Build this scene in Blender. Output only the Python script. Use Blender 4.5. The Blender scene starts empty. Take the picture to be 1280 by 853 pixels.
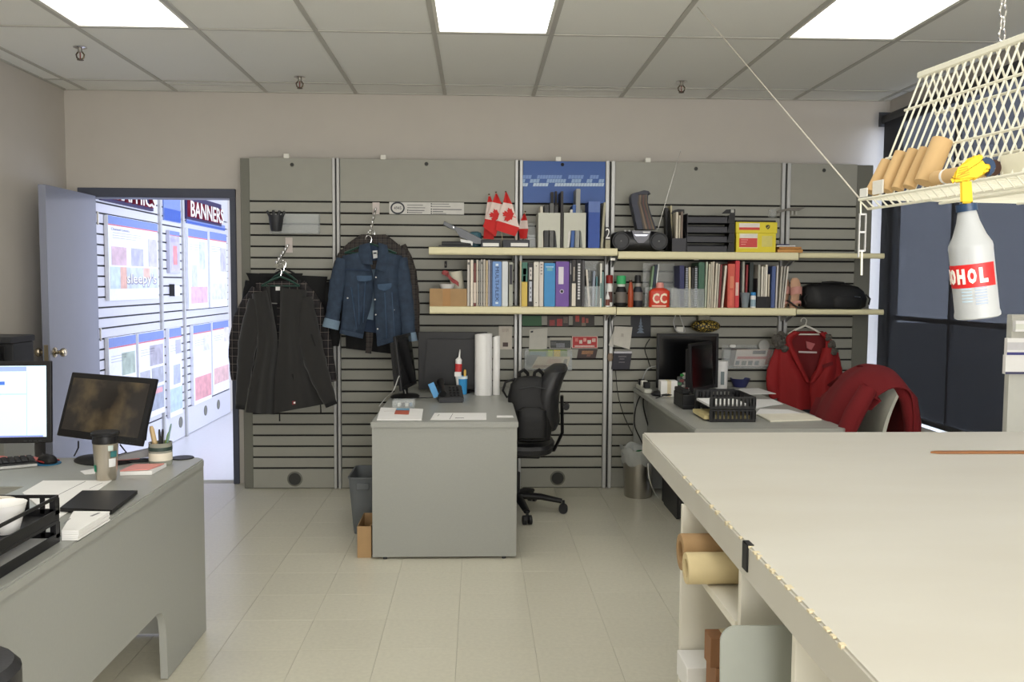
import bpy, bmesh, math, random
from mathutils import Vector, Matrix
sc = bpy.context.scene
C = sc.collection
PI = math.pi
rnd = random.Random(11)
# ------------------------------------------------------------------ camera
F, H, PITCH, YAW, ROLL = 1109.0, 1.425, .0657, .0385, .0059
fw = Vector((math.sin(YAW)*math.cos(PITCH), math.cos(YAW)*math.cos(PITCH), -math.sin(PITCH)))
rt0 = Vector((math.cos(YAW), -math.sin(YAW), 0)); up0 = rt0.cross(fw)
rt = math.cos(ROLL)*rt0+math.sin(ROLL)*up0; up = -math.sin(ROLL)*rt0+math.cos(ROLL)*up0
EYE = Vector((0, 0, H))
cam = bpy.data.objects.new('camera', bpy.data.cameras.new('camera')); C.objects.link(cam)
cam.data.sensor_width = 36; cam.data.lens = F/1280*36; cam.data.clip_start = .05
m3 = Matrix((rt, up, -fw)).transposed().to_4x4(); m3.translation = EYE; cam.matrix_world = m3
sc.camera = cam
# ------------------------------------------------------------------ light, exposure
sc.view_settings.view_transform = 'Standard'; sc.view_settings.look = 'None'
sc.view_settings.gamma = 1; sc.view_settings.use_curve_mapping = False
sc.view_settings.exposure = 0.0
w = bpy.data.worlds.new('sky'); sc.world = w; w.use_nodes = True
bg = w.node_tree.nodes['Background']; bg.inputs[0].default_value = (.66, .76, 1, 1); bg.inputs[1].default_value = 8.0
def area(name, loc, rot, sx, sy, power, col):
    l = bpy.data.lights.new(name, 'AREA'); l.shape = 'RECTANGLE'; l.size = sx; l.size_y = sy; l.energy = power; l.color = col
    o = bpy.data.objects.new(name, l); C.objects.link(o); o.location = loc; o.rotation_euler = rot; return o
area('showroom_daylight', (1.35, 8.3, 1.5), (0, PI/2, 0), 2.4, 3.4, 195, (.70, .78, 1))      # storefront glazing of the showroom
area('fill_light_behind', (1.2, -2.3, 1.2), (PI/2, 0, 0), 3.2, 2.1, 205, (1, .99, .98))   # unseen fill added behind the camera to brighten slats and left desk
FIX = 5.1   # radiance of the fluorescent troffers
# ------------------------------------------------------------------ helpers
def ray(px, py): return fw + rt*((px-640)/F) - up*((py-426.5)/F)
def PY(px, py, Y): d = ray(px, py); return EYE + d*(Y/d.y)
def PX(px, py, X): d = ray(px, py); return EYE + d*(X/d.x)
def PZ(px, py, Z): d = ray(px, py); return EYE + d*((Z-H)/d.z)
def lin(c): return tuple((v/12.92 if v <= .04045 else ((v+.055)/1.055)**2.4) for v in (x/255 for x in c))
_m = {}
def mat(name, col, rough=.5, metal=0, var=.05, scale=30, bump=0, trans=0, alpha=1, emit=0, ior=1.45, coat=0, sheen=0, subs=0, randv=0, stretch=None, col2=None, spec=.5):
    if name in _m: return _m[name]
    m = bpy.data.materials.new(name); m.use_nodes = True; nt = m.node_tree; N = nt.nodes; L = nt.links
    b = N['Principled BSDF']; c = lin(col)
    b.inputs['Roughness'].default_value = rough; b.inputs['Metallic'].default_value = metal
    b.inputs['IOR'].default_value = ior; b.inputs['Transmission Weight'].default_value = trans; b.inputs['Alpha'].default_value = alpha
    b.inputs['Coat Weight'].default_value = coat; b.inputs['Sheen Weight'].default_value = sheen
    b.inputs['Specular IOR Level'].default_value = spec
    if subs: b.inputs['Subsurface Weight'].default_value = subs; b.inputs['Subsurface Radius'].default_value = (.02, .02, .02)
    tc = N.new('ShaderNodeTexCoord'); no = N.new('ShaderNodeTexNoise'); no.inputs['Scale'].default_value = scale; no.inputs['Detail'].default_value = 4
    if stretch:
        mp = N.new('ShaderNodeMapping'); mp.inputs['Scale'].default_value = stretch; L.new(tc.outputs['Object'], mp.inputs[0]); L.new(mp.outputs[0], no.inputs['Vector'])
    else: L.new(tc.outputs['Object'], no.inputs['Vector'])
    mx = N.new('ShaderNodeMix'); mx.data_type = 'RGBA'
    d = lin(col2) if col2 else tuple(x*(1-2*var) for x in c)
    e = c if col2 else tuple(min(1, x*(1+2*var)) for x in c)
    mx.inputs[6].default_value = (*d, 1); mx.inputs[7].default_value = (*e, 1); L.new(no.outputs['Fac'], mx.inputs[0])
    out = mx.outputs[2]
    if randv:
        oi = N.new('ShaderNodeObjectInfo'); hs = N.new('ShaderNodeHueSaturation'); mr = N.new('ShaderNodeMapRange')
        mr.inputs[3].default_value = 1-randv; mr.inputs[4].default_value = 1+randv
        L.new(oi.outputs['Random'], mr.inputs[0]); L.new(mr.outputs[0], hs.inputs['Value']); L.new(out, hs.inputs['Color']); out = hs.outputs[0]
    L.new(out, b.inputs['Base Color'])
    if emit: L.new(out, b.inputs['Emission Color']); b.inputs['Emission Strength'].default_value = emit
    if bump:
        bp = N.new('ShaderNodeBump'); bp.inputs['Strength'].default_value = bump; bp.inputs['Distance'].default_value = .004
        L.new(no.outputs['Fac'], bp.inputs['Height']); L.new(bp.outputs[0], b.inputs['Normal'])
    _m[name] = m; return m
def bmat(*c, **k):   # a plain coloured plastic, paper or card by its colour
    return mat('colour_%d_%d_%d%s' % (*c, ''.join('_%s%s' % (a, v) for a, v in sorted(k.items()))), c, **k)
class MB:
    "collects boxes, tubes and lofts; obj() links them as ONE mesh object"
    def __init__(s, org=(0, 0, 0)):
        if isinstance(org, bpy.types.Object): org = org.location if org.rotation_euler.z == 0 else (0, 0, 0)
        s.org = Vector(org); s.bm = bmesh.new(); s.X = Matrix(); s.mi = 0; s.wn = False
    def V(s, p): return s.bm.verts.new(s.X @ Vector(p) - s.org)
    def F(s, vs):
        try: f = s.bm.faces.new(vs)
        except ValueError: return None
        f.material_index = s.mi; f.smooth = True; return f
    def box(s, a, b, bev=0, seg=1):
        x0, y0, z0 = a; x1, y1, z1 = b
        v = [s.V((x, y, z)) for z in (z0, z1) for y in (y0, y1) for x in (x0, x1)]
        fs = [s.F([v[i] for i in q]) for q in ((0, 2, 3, 1), (4, 5, 7, 6), (0, 1, 5, 4), (2, 6, 7, 3), (0, 4, 6, 2), (1, 3, 7, 5))]
        if bev:
            s.wn = True; es = list({e for f in fs for e in f.edges})
            r = bmesh.ops.bevel(s.bm, geom=es, offset=bev, segments=seg, affect='EDGES', profile=.5)
            for f in r['faces']: f.material_index = s.mi; f.smooth = True
        return s
    def bc(s, c, d, bev=0, seg=1):   # centred box
        return s.box([c[i]-d[i]/2 for i in range(3)], [c[i]+d[i]/2 for i in range(3)], bev, seg)
    def ring(s, c, u, v, r, n, r2=None):
        r2 = r if r2 is None else r2
        return [s.V(Vector(c)+u*(math.cos(2*PI*i/n)*r)+v*(math.sin(2*PI*i/n)*r2)) for i in range(n)]
    def skin(s, rings, cap0=True, cap1=True, close=True):
        for a, b in zip(rings, rings[1:]):
            n = len(a)
            for i in range(n if close else n-1): s.F([a[i], a[(i+1) % n], b[(i+1) % n], b[i]])
        if cap0: s.F(list(reversed(rings[0])))
        if cap1: s.F(rings[-1])
        return s
    def tube(s, pts, r, n=8, cap=True, flat=1):
        pts = [Vector(p) for p in pts]; rs = r if isinstance(r, (list, tuple)) else [r]*len(pts)
        rings = []; prev = None
        for i, p in enumerate(pts):
            t = (pts[min(i+1, len(pts)-1)]-pts[max(i-1, 0)]).normalized()
            if prev is None:
                u = t.cross(Vector((0, 0, 1)));
                if u.length < .05: u = t.cross(Vector((0, 1, 0)))
            else: u = prev - t*prev.dot(t)
            u.normalize(); prev = u; v = t.cross(u)
            rings.append(s.ring(p, u, v, rs[i], n, rs[i]*flat))
        return s.skin(rings, cap, cap)
    def cyl(s, p0, p1, r0, r1=None, n=16, cap=True): return s.tube([p0, p1], [r0, r0 if r1 is None else r1], n, cap)
    def lathe(s, prof, c=(0, 0, 0), n=20, cap0=True, cap1=True, sx=1, sy=1):
        c = Vector(c); rings = [[s.V(c+Vector((r*sx*math.cos(2*PI*i/n), r*sy*math.sin(2*PI*i/n), z))) for i in range(n)] for r, z in prof]
        return s.skin(rings, cap0, cap1)
    def prism(s, poly, axis, a, b):  # poly 2D points in the plane across axis: x->(y,z), y->(x,z), z->(x,y)
        def P(p, t): return (t, p[0], p[1]) if axis == 'x' else (p[0], t, p[1]) if axis == 'y' else (p[0], p[1], t)
        A = [s.V(P(p, a)) for p in poly]; B = [s.V(P(p, b)) for p in poly]
        return s.skin([A, B])
    def grid(s, fn, nu, nv, th=0):  # surface fn(u,v), u,v in 0..1
        g = [[s.V(fn(i/nu, j/nv)) for j in range(nv+1)] for i in range(nu+1)]
        fs = [s.F([g[i][j], g[i+1][j], g[i+1][j+1], g[i][j+1]]) for i in range(nu) for j in range(nv)]
        if th:
            s.bm.normal_update(); r = bmesh.ops.solidify(s.bm, geom=[f for f in fs if f], thickness=th)
            for q in r['geom']:
                if isinstance(q, bmesh.types.BMFace): q.material_index = s.mi; q.smooth = True
        return s
    def quad(s, a, b, c, d): s.F([s.V(a), s.V(b), s.V(c), s.V(d)]); return s
    def ball(s, c, r, n=12, sq=(1, 1, 1)):
        k = n//2
        rings = [[s.V((c[0]+r*sq[0]*math.sin(PI*j/k)*math.cos(2*PI*i/n), c[1]+r*sq[1]*math.sin(PI*j/k)*math.sin(2*PI*i/n), c[2]-r*sq[2]*math.cos(PI*j/k))) for i in range(n)] for j in range(1, k)]
        return s.skin(rings)
    def mesh(s, name, mats, angle=38):
        bmesh.ops.recalc_face_normals(s.bm, faces=s.bm.faces[:])
        me = bpy.data.meshes.new(name); s.bm.to_mesh(me); s.bm.free()
        for m in (mats if isinstance(mats, (list, tuple)) else [mats]): me.materials.append(m)
        me.set_sharp_from_angle(angle=math.radians(angle)); return me
    def bevel(s, w_, seg=2): bmesh.ops.bevel(s.bm, geom=s.bm.edges[:], offset=w_, segments=seg, affect='EDGES'); s.wn = True; return s
    def obj(s, name, mats, parent=None, label=None, angle=38):
        o = bpy.data.objects.new(name, s.mesh(name, mats, angle)); C.objects.link(o)
        if s.wn: o.modifiers.new('weighted', 'WEIGHTED_NORMAL').keep_sharp = True
        if parent: o.parent = parent
        elif s.org.length: o.location = s.org
        if label: o['label'] = label
        return o
def thing(name, label, cat, loc=(0, 0, 0), rz=0, group=None):
    o = bpy.data.objects.new(name, None); C.objects.link(o); o.empty_display_size = .05
    o.location = loc; o.rotation_euler = (0, 0, rz); o['label'] = label; o['category'] = cat
    if group: o['group'] = group
    return o
def tag(o, label, cat, group=None):
    o['label'] = label; o['category'] = cat
    if group: o['group'] = group
    return o
def struct(o): o['kind'] = 'structure'; return o
def copy_tree(o, parent=None):
    c = o.copy(); C.objects.link(c)
    if parent: c.parent = parent
    for ch in o.children: copy_tree(ch, c)
    return c
def dup(root, loc=None, rz=None, label=None, group=None):
    c = copy_tree(root)
    if loc is not None: c.location = loc
    if rz is not None: c.rotation_euler.z = rz
    if label: c['label'] = label
    if group: c['group'] = group
    return c
def inst(o, loc, parent=None, rot=None):   # another object on the same mesh
    c = o.copy(); c.parent = None; c.name = o.name.split('.')[0]; C.objects.link(c); c.location = loc
    if parent: c.parent = parent
    if rot: c.rotation_euler = rot
    return c
ROTF = {'-y': Matrix(((1, 0, 0), (0, 0, -1), (0, 1, 0))), '+x': Matrix(((0, 0, 1), (1, 0, 0), (0, 1, 0))), '+z': Matrix.Identity(3), '-x': Matrix(((0, 0, -1), (-1, 0, 0), (0, 1, 0))),
        '-y90': Matrix(((0, 1, 0), (0, 0, -1), (-1, 0, 0)))}
def text(s, c, wd, ht, m, parent, face='-y', ext=.0006, name='lettering', rot=None, bold=0):
    "lettering fitted into wd x ht, centred at c (parent's space), facing an axis"
    cu = bpy.data.curves.new('t', 'FONT'); cu.body = s; cu.align_x = 'CENTER'; cu.extrude = .02; cu.resolution_u = 2; cu.offset = bold
    o = bpy.data.objects.new('t', cu); C.objects.link(o)
    me = bpy.data.meshes.new_from_object(o.evaluated_get(bpy.context.evaluated_depsgraph_get()))
    bpy.data.objects.remove(o); bpy.data.curves.remove(cu)
    xs = [v.co.x for v in me.vertices]; ys = [v.co.y for v in me.vertices]
    cx, cy = (min(xs)+max(xs))/2, (min(ys)+max(ys))/2; kx = wd/(max(xs)-min(xs)); ky = ht/(max(ys)-min(ys))
    R = rot if rot is not None else ROTF[face]
    org = parent.location if parent and parent.parent is None and parent.rotation_euler.z == 0 else Vector()
    for v in me.vertices: v.co = R @ Vector(((v.co.x-cx)*kx, (v.co.y-cy)*ky, v.co.z/.02*ext)) + Vector(c)
    me.materials.clear(); me.materials.append(m); me.name = name
    t = bpy.data.objects.new(name, me); C.objects.link(t)
    if parent: t.parent = parent
    return t
def loc_of(parent, p): return Vector(p)-parent.location
# ------------------------------------------------------------------ shared materials
M_wall = mat('warm_white_paint', (194, 188, 179), .75, var=.02, scale=6)
M_white = mat('white_enamel', (228, 226, 216), .4, var=.02)
M_tile = mat('ceiling_tile_fibre', (242, 242, 236), .9, var=.035, scale=220, bump=.25, randv=.02)
M_tee = mat('ceiling_tee_enamel', (190, 188, 180), .5, var=.02)
M_black = mat('black_plastic', (24, 24, 26), .45, var=.1, spec=.4)
M_dark = mat('charcoal_plastic', (44, 45, 48), .5, var=.08)
M_steel = mat('brushed_steel', (176, 172, 164), .32, 1, var=.05, scale=60, stretch=(1, 1, .05))
M_chrome = mat('chrome', (220, 220, 220), .12, 1, var=.01)
M_alu = mat('pale_aluminium', (186, 186, 184), .38, .25, var=.03)
M_slat = mat('grey_melamine_slat', (154, 153, 143), .5, var=.025, scale=12, randv=.012)
M_slatcap = mat('grey_end_trim', (112, 112, 102), .55, var=.03)
M_groove = mat('groove_shadow_plastic', (22, 21, 20), .8)
M_desk = mat('grey_laminate', (156, 157, 151), .38, var=.02, scale=90)
M_deskedge = mat('grey_edge_band', (158, 159, 154), .4, var=.02)
M_paper = mat('white_paper', (236, 235, 232), .8, var=.015)
M_acryl = mat('clear_acrylic', (235, 240, 240), .06, trans=.0, alpha=.16, var=.0, ior=1.3)
M_kraft = mat('kraft_cardboard', (170, 138, 98), .8, var=.06, scale=18)
M_cream = mat('cream_shelf_laminate', (226, 218, 178), .45, var=.02)
# ------------------------------------------------------------------ setting
XL, XR, YB, YF, HC = -2.82, 2.90, 6.246, -2.4, 2.718
def flat(name, a, b, m): return struct(MB().box(a, b).obj(name, m))
dl, dr = -2.685, PY(291, 420, YB).x; dtop = PY(220, 247, YB).z
WT = .12
bw = MB()
bw.box((XL-.1, YB, 0), (dl, YB+WT, 2.9)); bw.box((dr, YB, 0), (XR+.05, YB+WT, 2.9)); bw.box((dl, YB, dtop), (dr, YB+WT, 2.9))
struct(bw.obj('wall_back', M_wall))
flat('wall_left', (XL-.1, YF, 0), (XL, YB, 2.9), M_wall)
flat('wall_front', (XL-.1, YF-.1, 0), (XR+.3, YF, 2.9), M_wall)
W0, W1, WS, WH = 2.9, 6.24, .52, 2.62          # window opening in the right wall
rw = MB()
rw.box((XR, YF, 0), (XR+.1, W0, 2.9)); rw.box((XR, W1, 0), (XR+.1, YB, 2.9)); rw.box((XR, W0, 0), (XR+.1, W1, WS)); rw.box((XR, W0, WH), (XR+.1, W1, 2.9))
struct(rw.obj('wall_right', M_wall))
win = MB(); fx = XR+.03
M_frame = mat('window_frame_alu', (170, 170, 172), .4, var=.03)
for y in (W0, 3.6, 4.5, 5.4, W1-.03): win.box((fx, y, WS), (fx+.03, y+.03, WH))
for z in (WS, 1.18, WH-.06): win.box((fx+.003, W0, z), (fx+.037, W1, z+.03))
wo = struct(win.obj('window_1', M_frame))
g = MB(); g.box((fx+.018, W0, WS), (fx+.022, W1, WH))
go = g.obj('pane', mat('window_glass', (235, 245, 250), .02, alpha=.12, var=0), wo)
struct(MB().box((XR-.06, W0-.05, WS-.03), (XR+.03, W1, WS)).obj('trim_1', M_white))
# ground outside the window
struct(MB().box((XR+.25, -14, -.4), (60, 40, -.3)).obj('trim_2', mat('asphalt_outside', (86, 86, 84), .9, var=.1)))
# floor
M_ft = mat('vinyl_composition_tile', (206, 202, 184), .30, var=.055, scale=60, randv=.02, bump=.02, spec=.45)
fl = struct(MB().box((XL-.1, YF, -.06), (XR+.3, YB+WT, -.0025)).obj('floor', mat('floor_grout', (176, 172, 156), .8)))
T = .3048
tm = None; rest = MB()
y = YB-T*.4
for r in range(29):
    for c_ in range(19):
        x = -2.82+c_*T
        if y+T < YF: continue
        x1 = x+T-.0012
        if r < 16 and 5 <= c_ <= 18 and x1 < 1.9 and r > 0:
            if tm is None:
                tm = MB().box((0, 0, -.0025), (T-.0012, T-.0012, 0), .0008).obj('floor_tile', M_ft, fl); tm.location = (x, y, 0)
            else: inst(tm, (x, y, 0), fl)
        else: rest.box((x, y, -.0025), (min(x1, XR), min(y+T-.0012, YB), 0))
    y -= T
ro = rest.obj('floor_tile', M_ft, fl); ro['kind'] = 'stuff'
# ceiling: tiles, tees, troffers
A0 = .6096; gx = [-1.451+A0*i for i in range(-3, 8)]; gx = [XL]+[x for x in gx if x > XL+.05 and x < XR-.05]+[XR]
gy = [YB, 5.932, 4.716, 3.497, 2.278, 1.059, -.16, -1.379, YF]
ce = struct(MB().box((XL-.1, YF, 2.80), (XR+.3, YB, 2.9)).obj('ceiling', M_wall))
fixcol = [i for i, x in enumerate(gx) if min(abs(x-v) for v in (-2.061, -.232, 1.597)) < .01]
fixrow = [2, 4, 6]; fixes = []; tiles = {}
for j in range(len(gy)-1):
    for i in range(len(gx)-1):
        if i in fixcol and j in fixrow: fixes.append((gx[i], gy[j+1])); continue
        k = (round(gx[i+1]-gx[i], 3), round(gy[j]-gy[j+1], 3))
        if k not in tiles:
            tiles[k] = MB().box((.008, .008, 0), (k[0]-.008, k[1]-.008, .016), .003).obj('ceiling_tile', M_tile, ce); tiles[k].location = (gx[i], gy[j+1], HC+.002)
        else: inst(tiles[k], (gx[i], gy[j+1], HC+.002), ce)
for x in gx[1:-1]: MB().box((x-.0125, YF, HC-.004), (x+.0125, YB, HC+.001)).box((x-.003, YF, HC), (x+.003, YB, HC+.04)).obj('ceiling_tee', M_tee, ce)
for y in gy[1:-1]: MB().box((XL, y-.0085, HC-.003), (XR, y+.0085, HC+.0015)).obj('ceiling_tee', M_tee, ce)
for a, b in ((2, 3), (6, 7)): MB().box((gx[a], 6.02, HC-.003), (gx[b], 6.033, HC+.0015)).obj('ceiling_tee', M_tee, ce)
struct(MB().box((XL, YB-.022, HC-.003), (XR, YB, HC+.02)).obj('trim_3', M_tee)); struct(MB().box((XL, YF, HC-.003), (XL+.022, YB, HC+.02)).obj('trim_4', M_tee))
# troffers give off light
me_ = bpy.data.materials.new('lit_diffuser'); me_.use_nodes = True; nt = me_.node_tree; nt.nodes.clear()
em = nt.nodes.new('ShaderNodeEmission'); ou = nt.nodes.new('ShaderNodeOutputMaterial'); vo = nt.nodes.new('ShaderNodeTexVoronoi'); vo.inputs['Scale'].default_value = 90
cr = nt.nodes.new('ShaderNodeMapRange'); cr.inputs[3].default_value = FIX; cr.inputs[4].default_value = FIX*.85; tcn = nt.nodes.new('ShaderNodeTexCoord')
nt.links.new(tcn.outputs['Object'], vo.inputs[0]); nt.links.new(vo.outputs[0], cr.inputs[0]); nt.links.new(cr.outputs[0], em.inputs[1]); nt.links.new(em.outputs[0], ou.inputs[0]); em.inputs[0].default_value = (1, .985, .945, 1)
places = ['left', 'middle', 'right']
for n, (x, y) in enumerate(fixes):
    far = n < 3
    t = thing('ceiling_light', ('%s lit fluorescent panel in the ceiling row in view' % ['left', 'middle', 'right'][n] if far else 'lit fluorescent ceiling panel outside the view, %s of the %s row' % (['left', 'middle', 'right'][n % 3], ['', 'second', 'third'][n//3])), 'light', (x, y, HC), group='ceiling light panels')
    b = MB(); w_, l_ = A0, 1.219
    for q in (((.012, .012), (w_-.012, .03)), ((.012, l_-.03), (w_-.012, l_-.012)), ((.012, .03), (.03, l_-.03)), ((w_-.03, .03), (w_-.012, l_-.03))): b.box((*q[0], -.002), (*q[1], .05))
    b.obj('housing', M_white, t)
    MB().box((.028, .028, .006), (w_-.028, l_-.028, .012)).obj('diffuser', me_, t)
# baseboard, door frame
M_base = mat('vinyl_cove_base', (120, 116, 106), .5)
M_dframe = mat('dark_grey_door_paint', (74, 78, 92), .4, var=.03)
struct(MB().box((dr+.075, YB-.008, 0), (XR, YB, .1)).obj('baseboard_back', M_base)); struct(MB().box((XL, YF, 0), (XL+.008, YB, .1)).obj('baseboard_left', M_base))
t1 = MB(); fo = PY(297.5, 420, YB).x; zt = PY(220, 236, YB).z
t1.box((dr-.004, YB-.02, 0), (fo, YB+WT+.02, zt), .003); t1.box((dl-.055, YB-.02, 0), (dl+.004, YB+WT+.02, zt), .003); t1.box((dl-.055, YB-.021, dtop-.004), (fo, YB+WT+.021, zt), .003)
struct(t1.obj('trim_5', M_dframe))
# ------------------------------------------------------------------ blind at the window
mb_ = bpy.data.materials.new('solar_screen_fabric'); mb_.use_nodes = True; nt = mb_.node_tree; N = nt.nodes; L = nt.links
pb = N['Principled BSDF']; pb.inputs['Roughness'].default_value = .8; pb.inputs['Base Color'].default_value = (*lin((46, 47, 52)), 1); pb.inputs['Specular IOR Level'].default_value = .2
tr = N.new('ShaderNodeBsdfTransparent'); ms = N.new('ShaderNodeMixShader'); wv = N.new('ShaderNodeTexWave'); tcn = N.new('ShaderNodeTexCoord')
wv.bands_direction = 'Z'; wv.inputs['Scale'].default_value = 60; wv.inputs['Distortion'].default_value = 1.5; mr = N.new('ShaderNodeMapRange'); mr.inputs[3].default_value = .016; mr.inputs[4].default_value = .030
L.new(tcn.outputs['Object'], wv.inputs[0]); L.new(wv.outputs['Fac'], mr.inputs[0]); L.new(mr.outputs[0], ms.inputs[0]); L.new(pb.outputs[0], ms.inputs[1]); L.new(tr.outputs[0], ms.inputs[2])
L.new(ms.outputs[0], N['Material Output'].inputs[0])
XB = 2.805; b0 = 6.12; b1 = 3.0; zt_ = PX(1103, 150, XB).z; zb_ = .585
t = thing('roller_blind', 'dark charcoal roller blind covering the tall window on the right wall', 'blind', (XB, b0, zt_))
m = MB(t); m.cyl((XB+.02, b0+.02, zt_), (XB+.02, b1, zt_), .033, n=20); m.obj('roller', M_dark, t)
m = MB(t); m.quad((XB, b1+.03, zb_), (XB, b0, zb_), (XB, b0, zt_), (XB, b1+.03, zt_)); m.obj('fabric', mb_, t)
m = MB(t); m.box((XB-.012, b1+.03, zb_-.03), (XB+.01, b0, zb_), .004); m.obj('bottom_bar', M_dark, t)
m = MB(t); m.box((XB-.03, b0+.02, zt_-.05), (XR, b0+.025, zt_+.05)); m.obj('bracket', M_dark, t); m = MB(t); m.box((XB-.03, b1-.005, zt_-.05), (XR, b1, zt_+.05)); m.obj('bracket', M_dark, t)
m = MB(t); m.tube([(XB-.03, b1+.015, zt_), (XB-.03, b1+.015, 1.2)], .003, 6); m.obj('pull_cord', M_white, t)
# ------------------------------------------------------------------ slat wall builder (local: x along, faces -y)
def slat_panel(label, loc, wd, ztop, zg0, zg1, n, mats, rz=0, group=None, top_m=None, hole=None, tophole=None, dep=.03, clip=None, name='slatwall_panel'):
    t = thing(name, label, 'slatwall', loc, rz, group)
    ms_, mg = mats; p = (zg0-zg1)/n; g = .0115
    MB().box((0, .012, 0.0), (wd, dep, ztop-.004)).obj('back_board', mg, t)
    MB().box((0, 0, zg0+g/2), (wd, .012, ztop), .0015).obj('top_board', top_m or ms_, t)
    s = MB().box((0, 0, 0), (wd, .010, p-g), .0022).obj('slat', ms_, t); s.location = (0, 0, zg1+g/2)
    for i in range(1, n): inst(s, (0, 0, zg1+g/2+i*p), t)
    b = MB().box((0, 0, .004), (wd, .012, zg1-g/2), .0015).obj('bottom_board', ms_, t)
    for k, h in enumerate(([hole] if hole else [])+([tophole] if tophole else [])):
        r = .047 if (k == 0 and hole) else .0125
        q = MB(); q.tube([(h[0], -.004, h[1]), (h[0], -.0005, h[1])], [r*1.0, r*1.12], 24); q.obj('grommet', M_slatcap, t)
        q = MB(); q.cyl((h[0], -.0046, h[1]), (h[0], -.0035, h[1]), r*.9, n=24); q.obj('grommet_hole', mat('grommet_dark', (52, 52, 50), .6), t)
    if clip:
        q = MB(); q.box((clip-.018, -.004, ztop-.002), (clip+.018, .03, ztop+.028), .002); q.obj('wall_clip', M_white, t)
    return t
YS = 6.085
zg0 = PY(533, 253.5, YS).z; zg1 = PY(368, 585.5, YS).z; ztop = PY(533, 199.5, YS).z
def sxx(px, y=400): return PY(px, y, YS).x
M_blue_board = mat('blue_sign_board', (38, 84, 158), .4, var=.05, scale=4)
P_ = [(314, 416.5, (368.6, 599), (365, 206), 358), (426, 642.5, None, (533, 205), 479), (652.5, 754.5, (697, 598), None, 698), (766.5, 972, None, (870, 211), 810), (983.5, 1066, None, (1030, 213), None)]
lab = ['grey slatwall panel left of the first upright, behind the dark jackets', 'wide grey slatwall panel behind the denim jacket and the middle desk', 'narrow grey slatwall panel topped with the blue pixel sign', 'wide grey slatwall panel behind the radio and the black monitor', 'narrow grey slatwall panel at the right end, behind the red parka']
panels = []
for (a, b, ho, th, cl), l in zip(P_, lab):
    x0, x1 = sxx(a), sxx(b)
    f = lambda q: (PY(q[0], q[1], YS).x-x0, PY(q[0], q[1], YS).z) if q else None
    t = slat_panel(l, (x0, YS, 0), x1-x0, ztop, zg0, zg1, 24, (M_slat, M_groove), group='slatwall panels', hole=f(ho), tophole=f(th), clip=(sxx(cl, 198)-x0) if cl else None)
    panels.append(t)
# the blue sign at the top of the narrow panel
x0, x1 = sxx(652.8), sxx(754.2)
t = thing('wall_sign', 'blue sign with a pale pixel lettering pattern above the magazine files', 'sign', (x0, YS-.001, zg0))
MB(t).box((x0, YS-.006, zg0+.006), (x1, YS-.001, ztop-.002), .001).obj('board', M_blue_board, t)
pal = [bmat(120, 150, 205), bmat(150, 178, 215), bmat(190, 208, 226)]
rows = [(219, 223.5, [(652.5, 664), (671, 702), (710, 729), (737, 748)]), (224, 228.5, [(652.5, 656), (662, 674), (683, 707), (714, 726), (733, 740), (748, 755)]), (229, 233, [(652.5, 659.5), (666, 685), (693, 755)])]
tl = []
for r, (ya, yb, segs) in enumerate(rows):
    for a, b in segs:
        n = max(1, round((b-a)/3.6))
        for k in range(n):
            xa, xb = a+(b-a)*k/n, a+(b-a)*(k+1)/n
            A = PY(xa, yb, YS-.007); B = PY(min(xb-.35, 754.3), ya, YS-.007); sk = .006
            m = MB(t); m.prism([(A.x, A.z), (B.x, A.z), (min(B.x+sk, x1), B.z), (min(A.x+sk, x1), B.z)], 'y', YS-.0075, YS-.0062); m.obj('letter_pixel', pal[r], t)
m = MB(t); c_ = PY(703, 206, YS); m.cyl((c_.x, YS-.0072, c_.z), (c_.x, YS-.0062, c_.z), .012, n=20); m.obj('grommet_hole', M_groove, t)
# uprights: pairs of aluminium standards with a dark slot
M_slot = mat('standard_slot', (46, 46, 44), .7)
for i, (a, b, l) in enumerate(((416.8, 425.6, 'between the two panels behind the jackets'), (642.8, 652.2, 'left of the blue sign'), (754.7, 766.2, 'right of the blue sign'), (972.3, 983.2, 'behind the right ends of the shelves'))):
    x0, x1 = sxx(a), sxx(b); z0 = 0
    t = thing('slotted_upright', 'pale aluminium slotted upright '+l, 'upright', (x0, YS, 0), group='slotted uprights')
    w3 = (x1-x0)*.40
    for xa, xb in ((x0, x0+w3), (x1-w3, x1)): MB(t).box((xa, YS-.016, .0), (xb, YS+.02, ztop+.004), .003).obj('rail', M_alu, t)
    MB(t).box((x0+w3, YS-.004, .006), (x1-w3, YS+.02, ztop)).obj('slot_channel', M_slot, t)
# end trims and the frame that carries the panels off the wall
xe0, xe1 = sxx(302.5), sxx(313.7)
tag(MB((xe0, YS, 0)).box((xe0, YS+.006, 0), (xe1, YB-.01, ztop-.004), .002).obj('end_trim', M_slatcap), 'dark grey end trim at the left edge of the slatwall', 'trim')
xe0, xe1 = sxx(1066.3), sxx(1086)
tag(MB((xe0, YS, 0)).box((xe0, YS+.004, 0), (xe1, YB-.01, ztop-.004), .002).obj('end_trim', M_slatcap), 'dark grey end trim at the right edge of the slatwall', 'trim')
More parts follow.
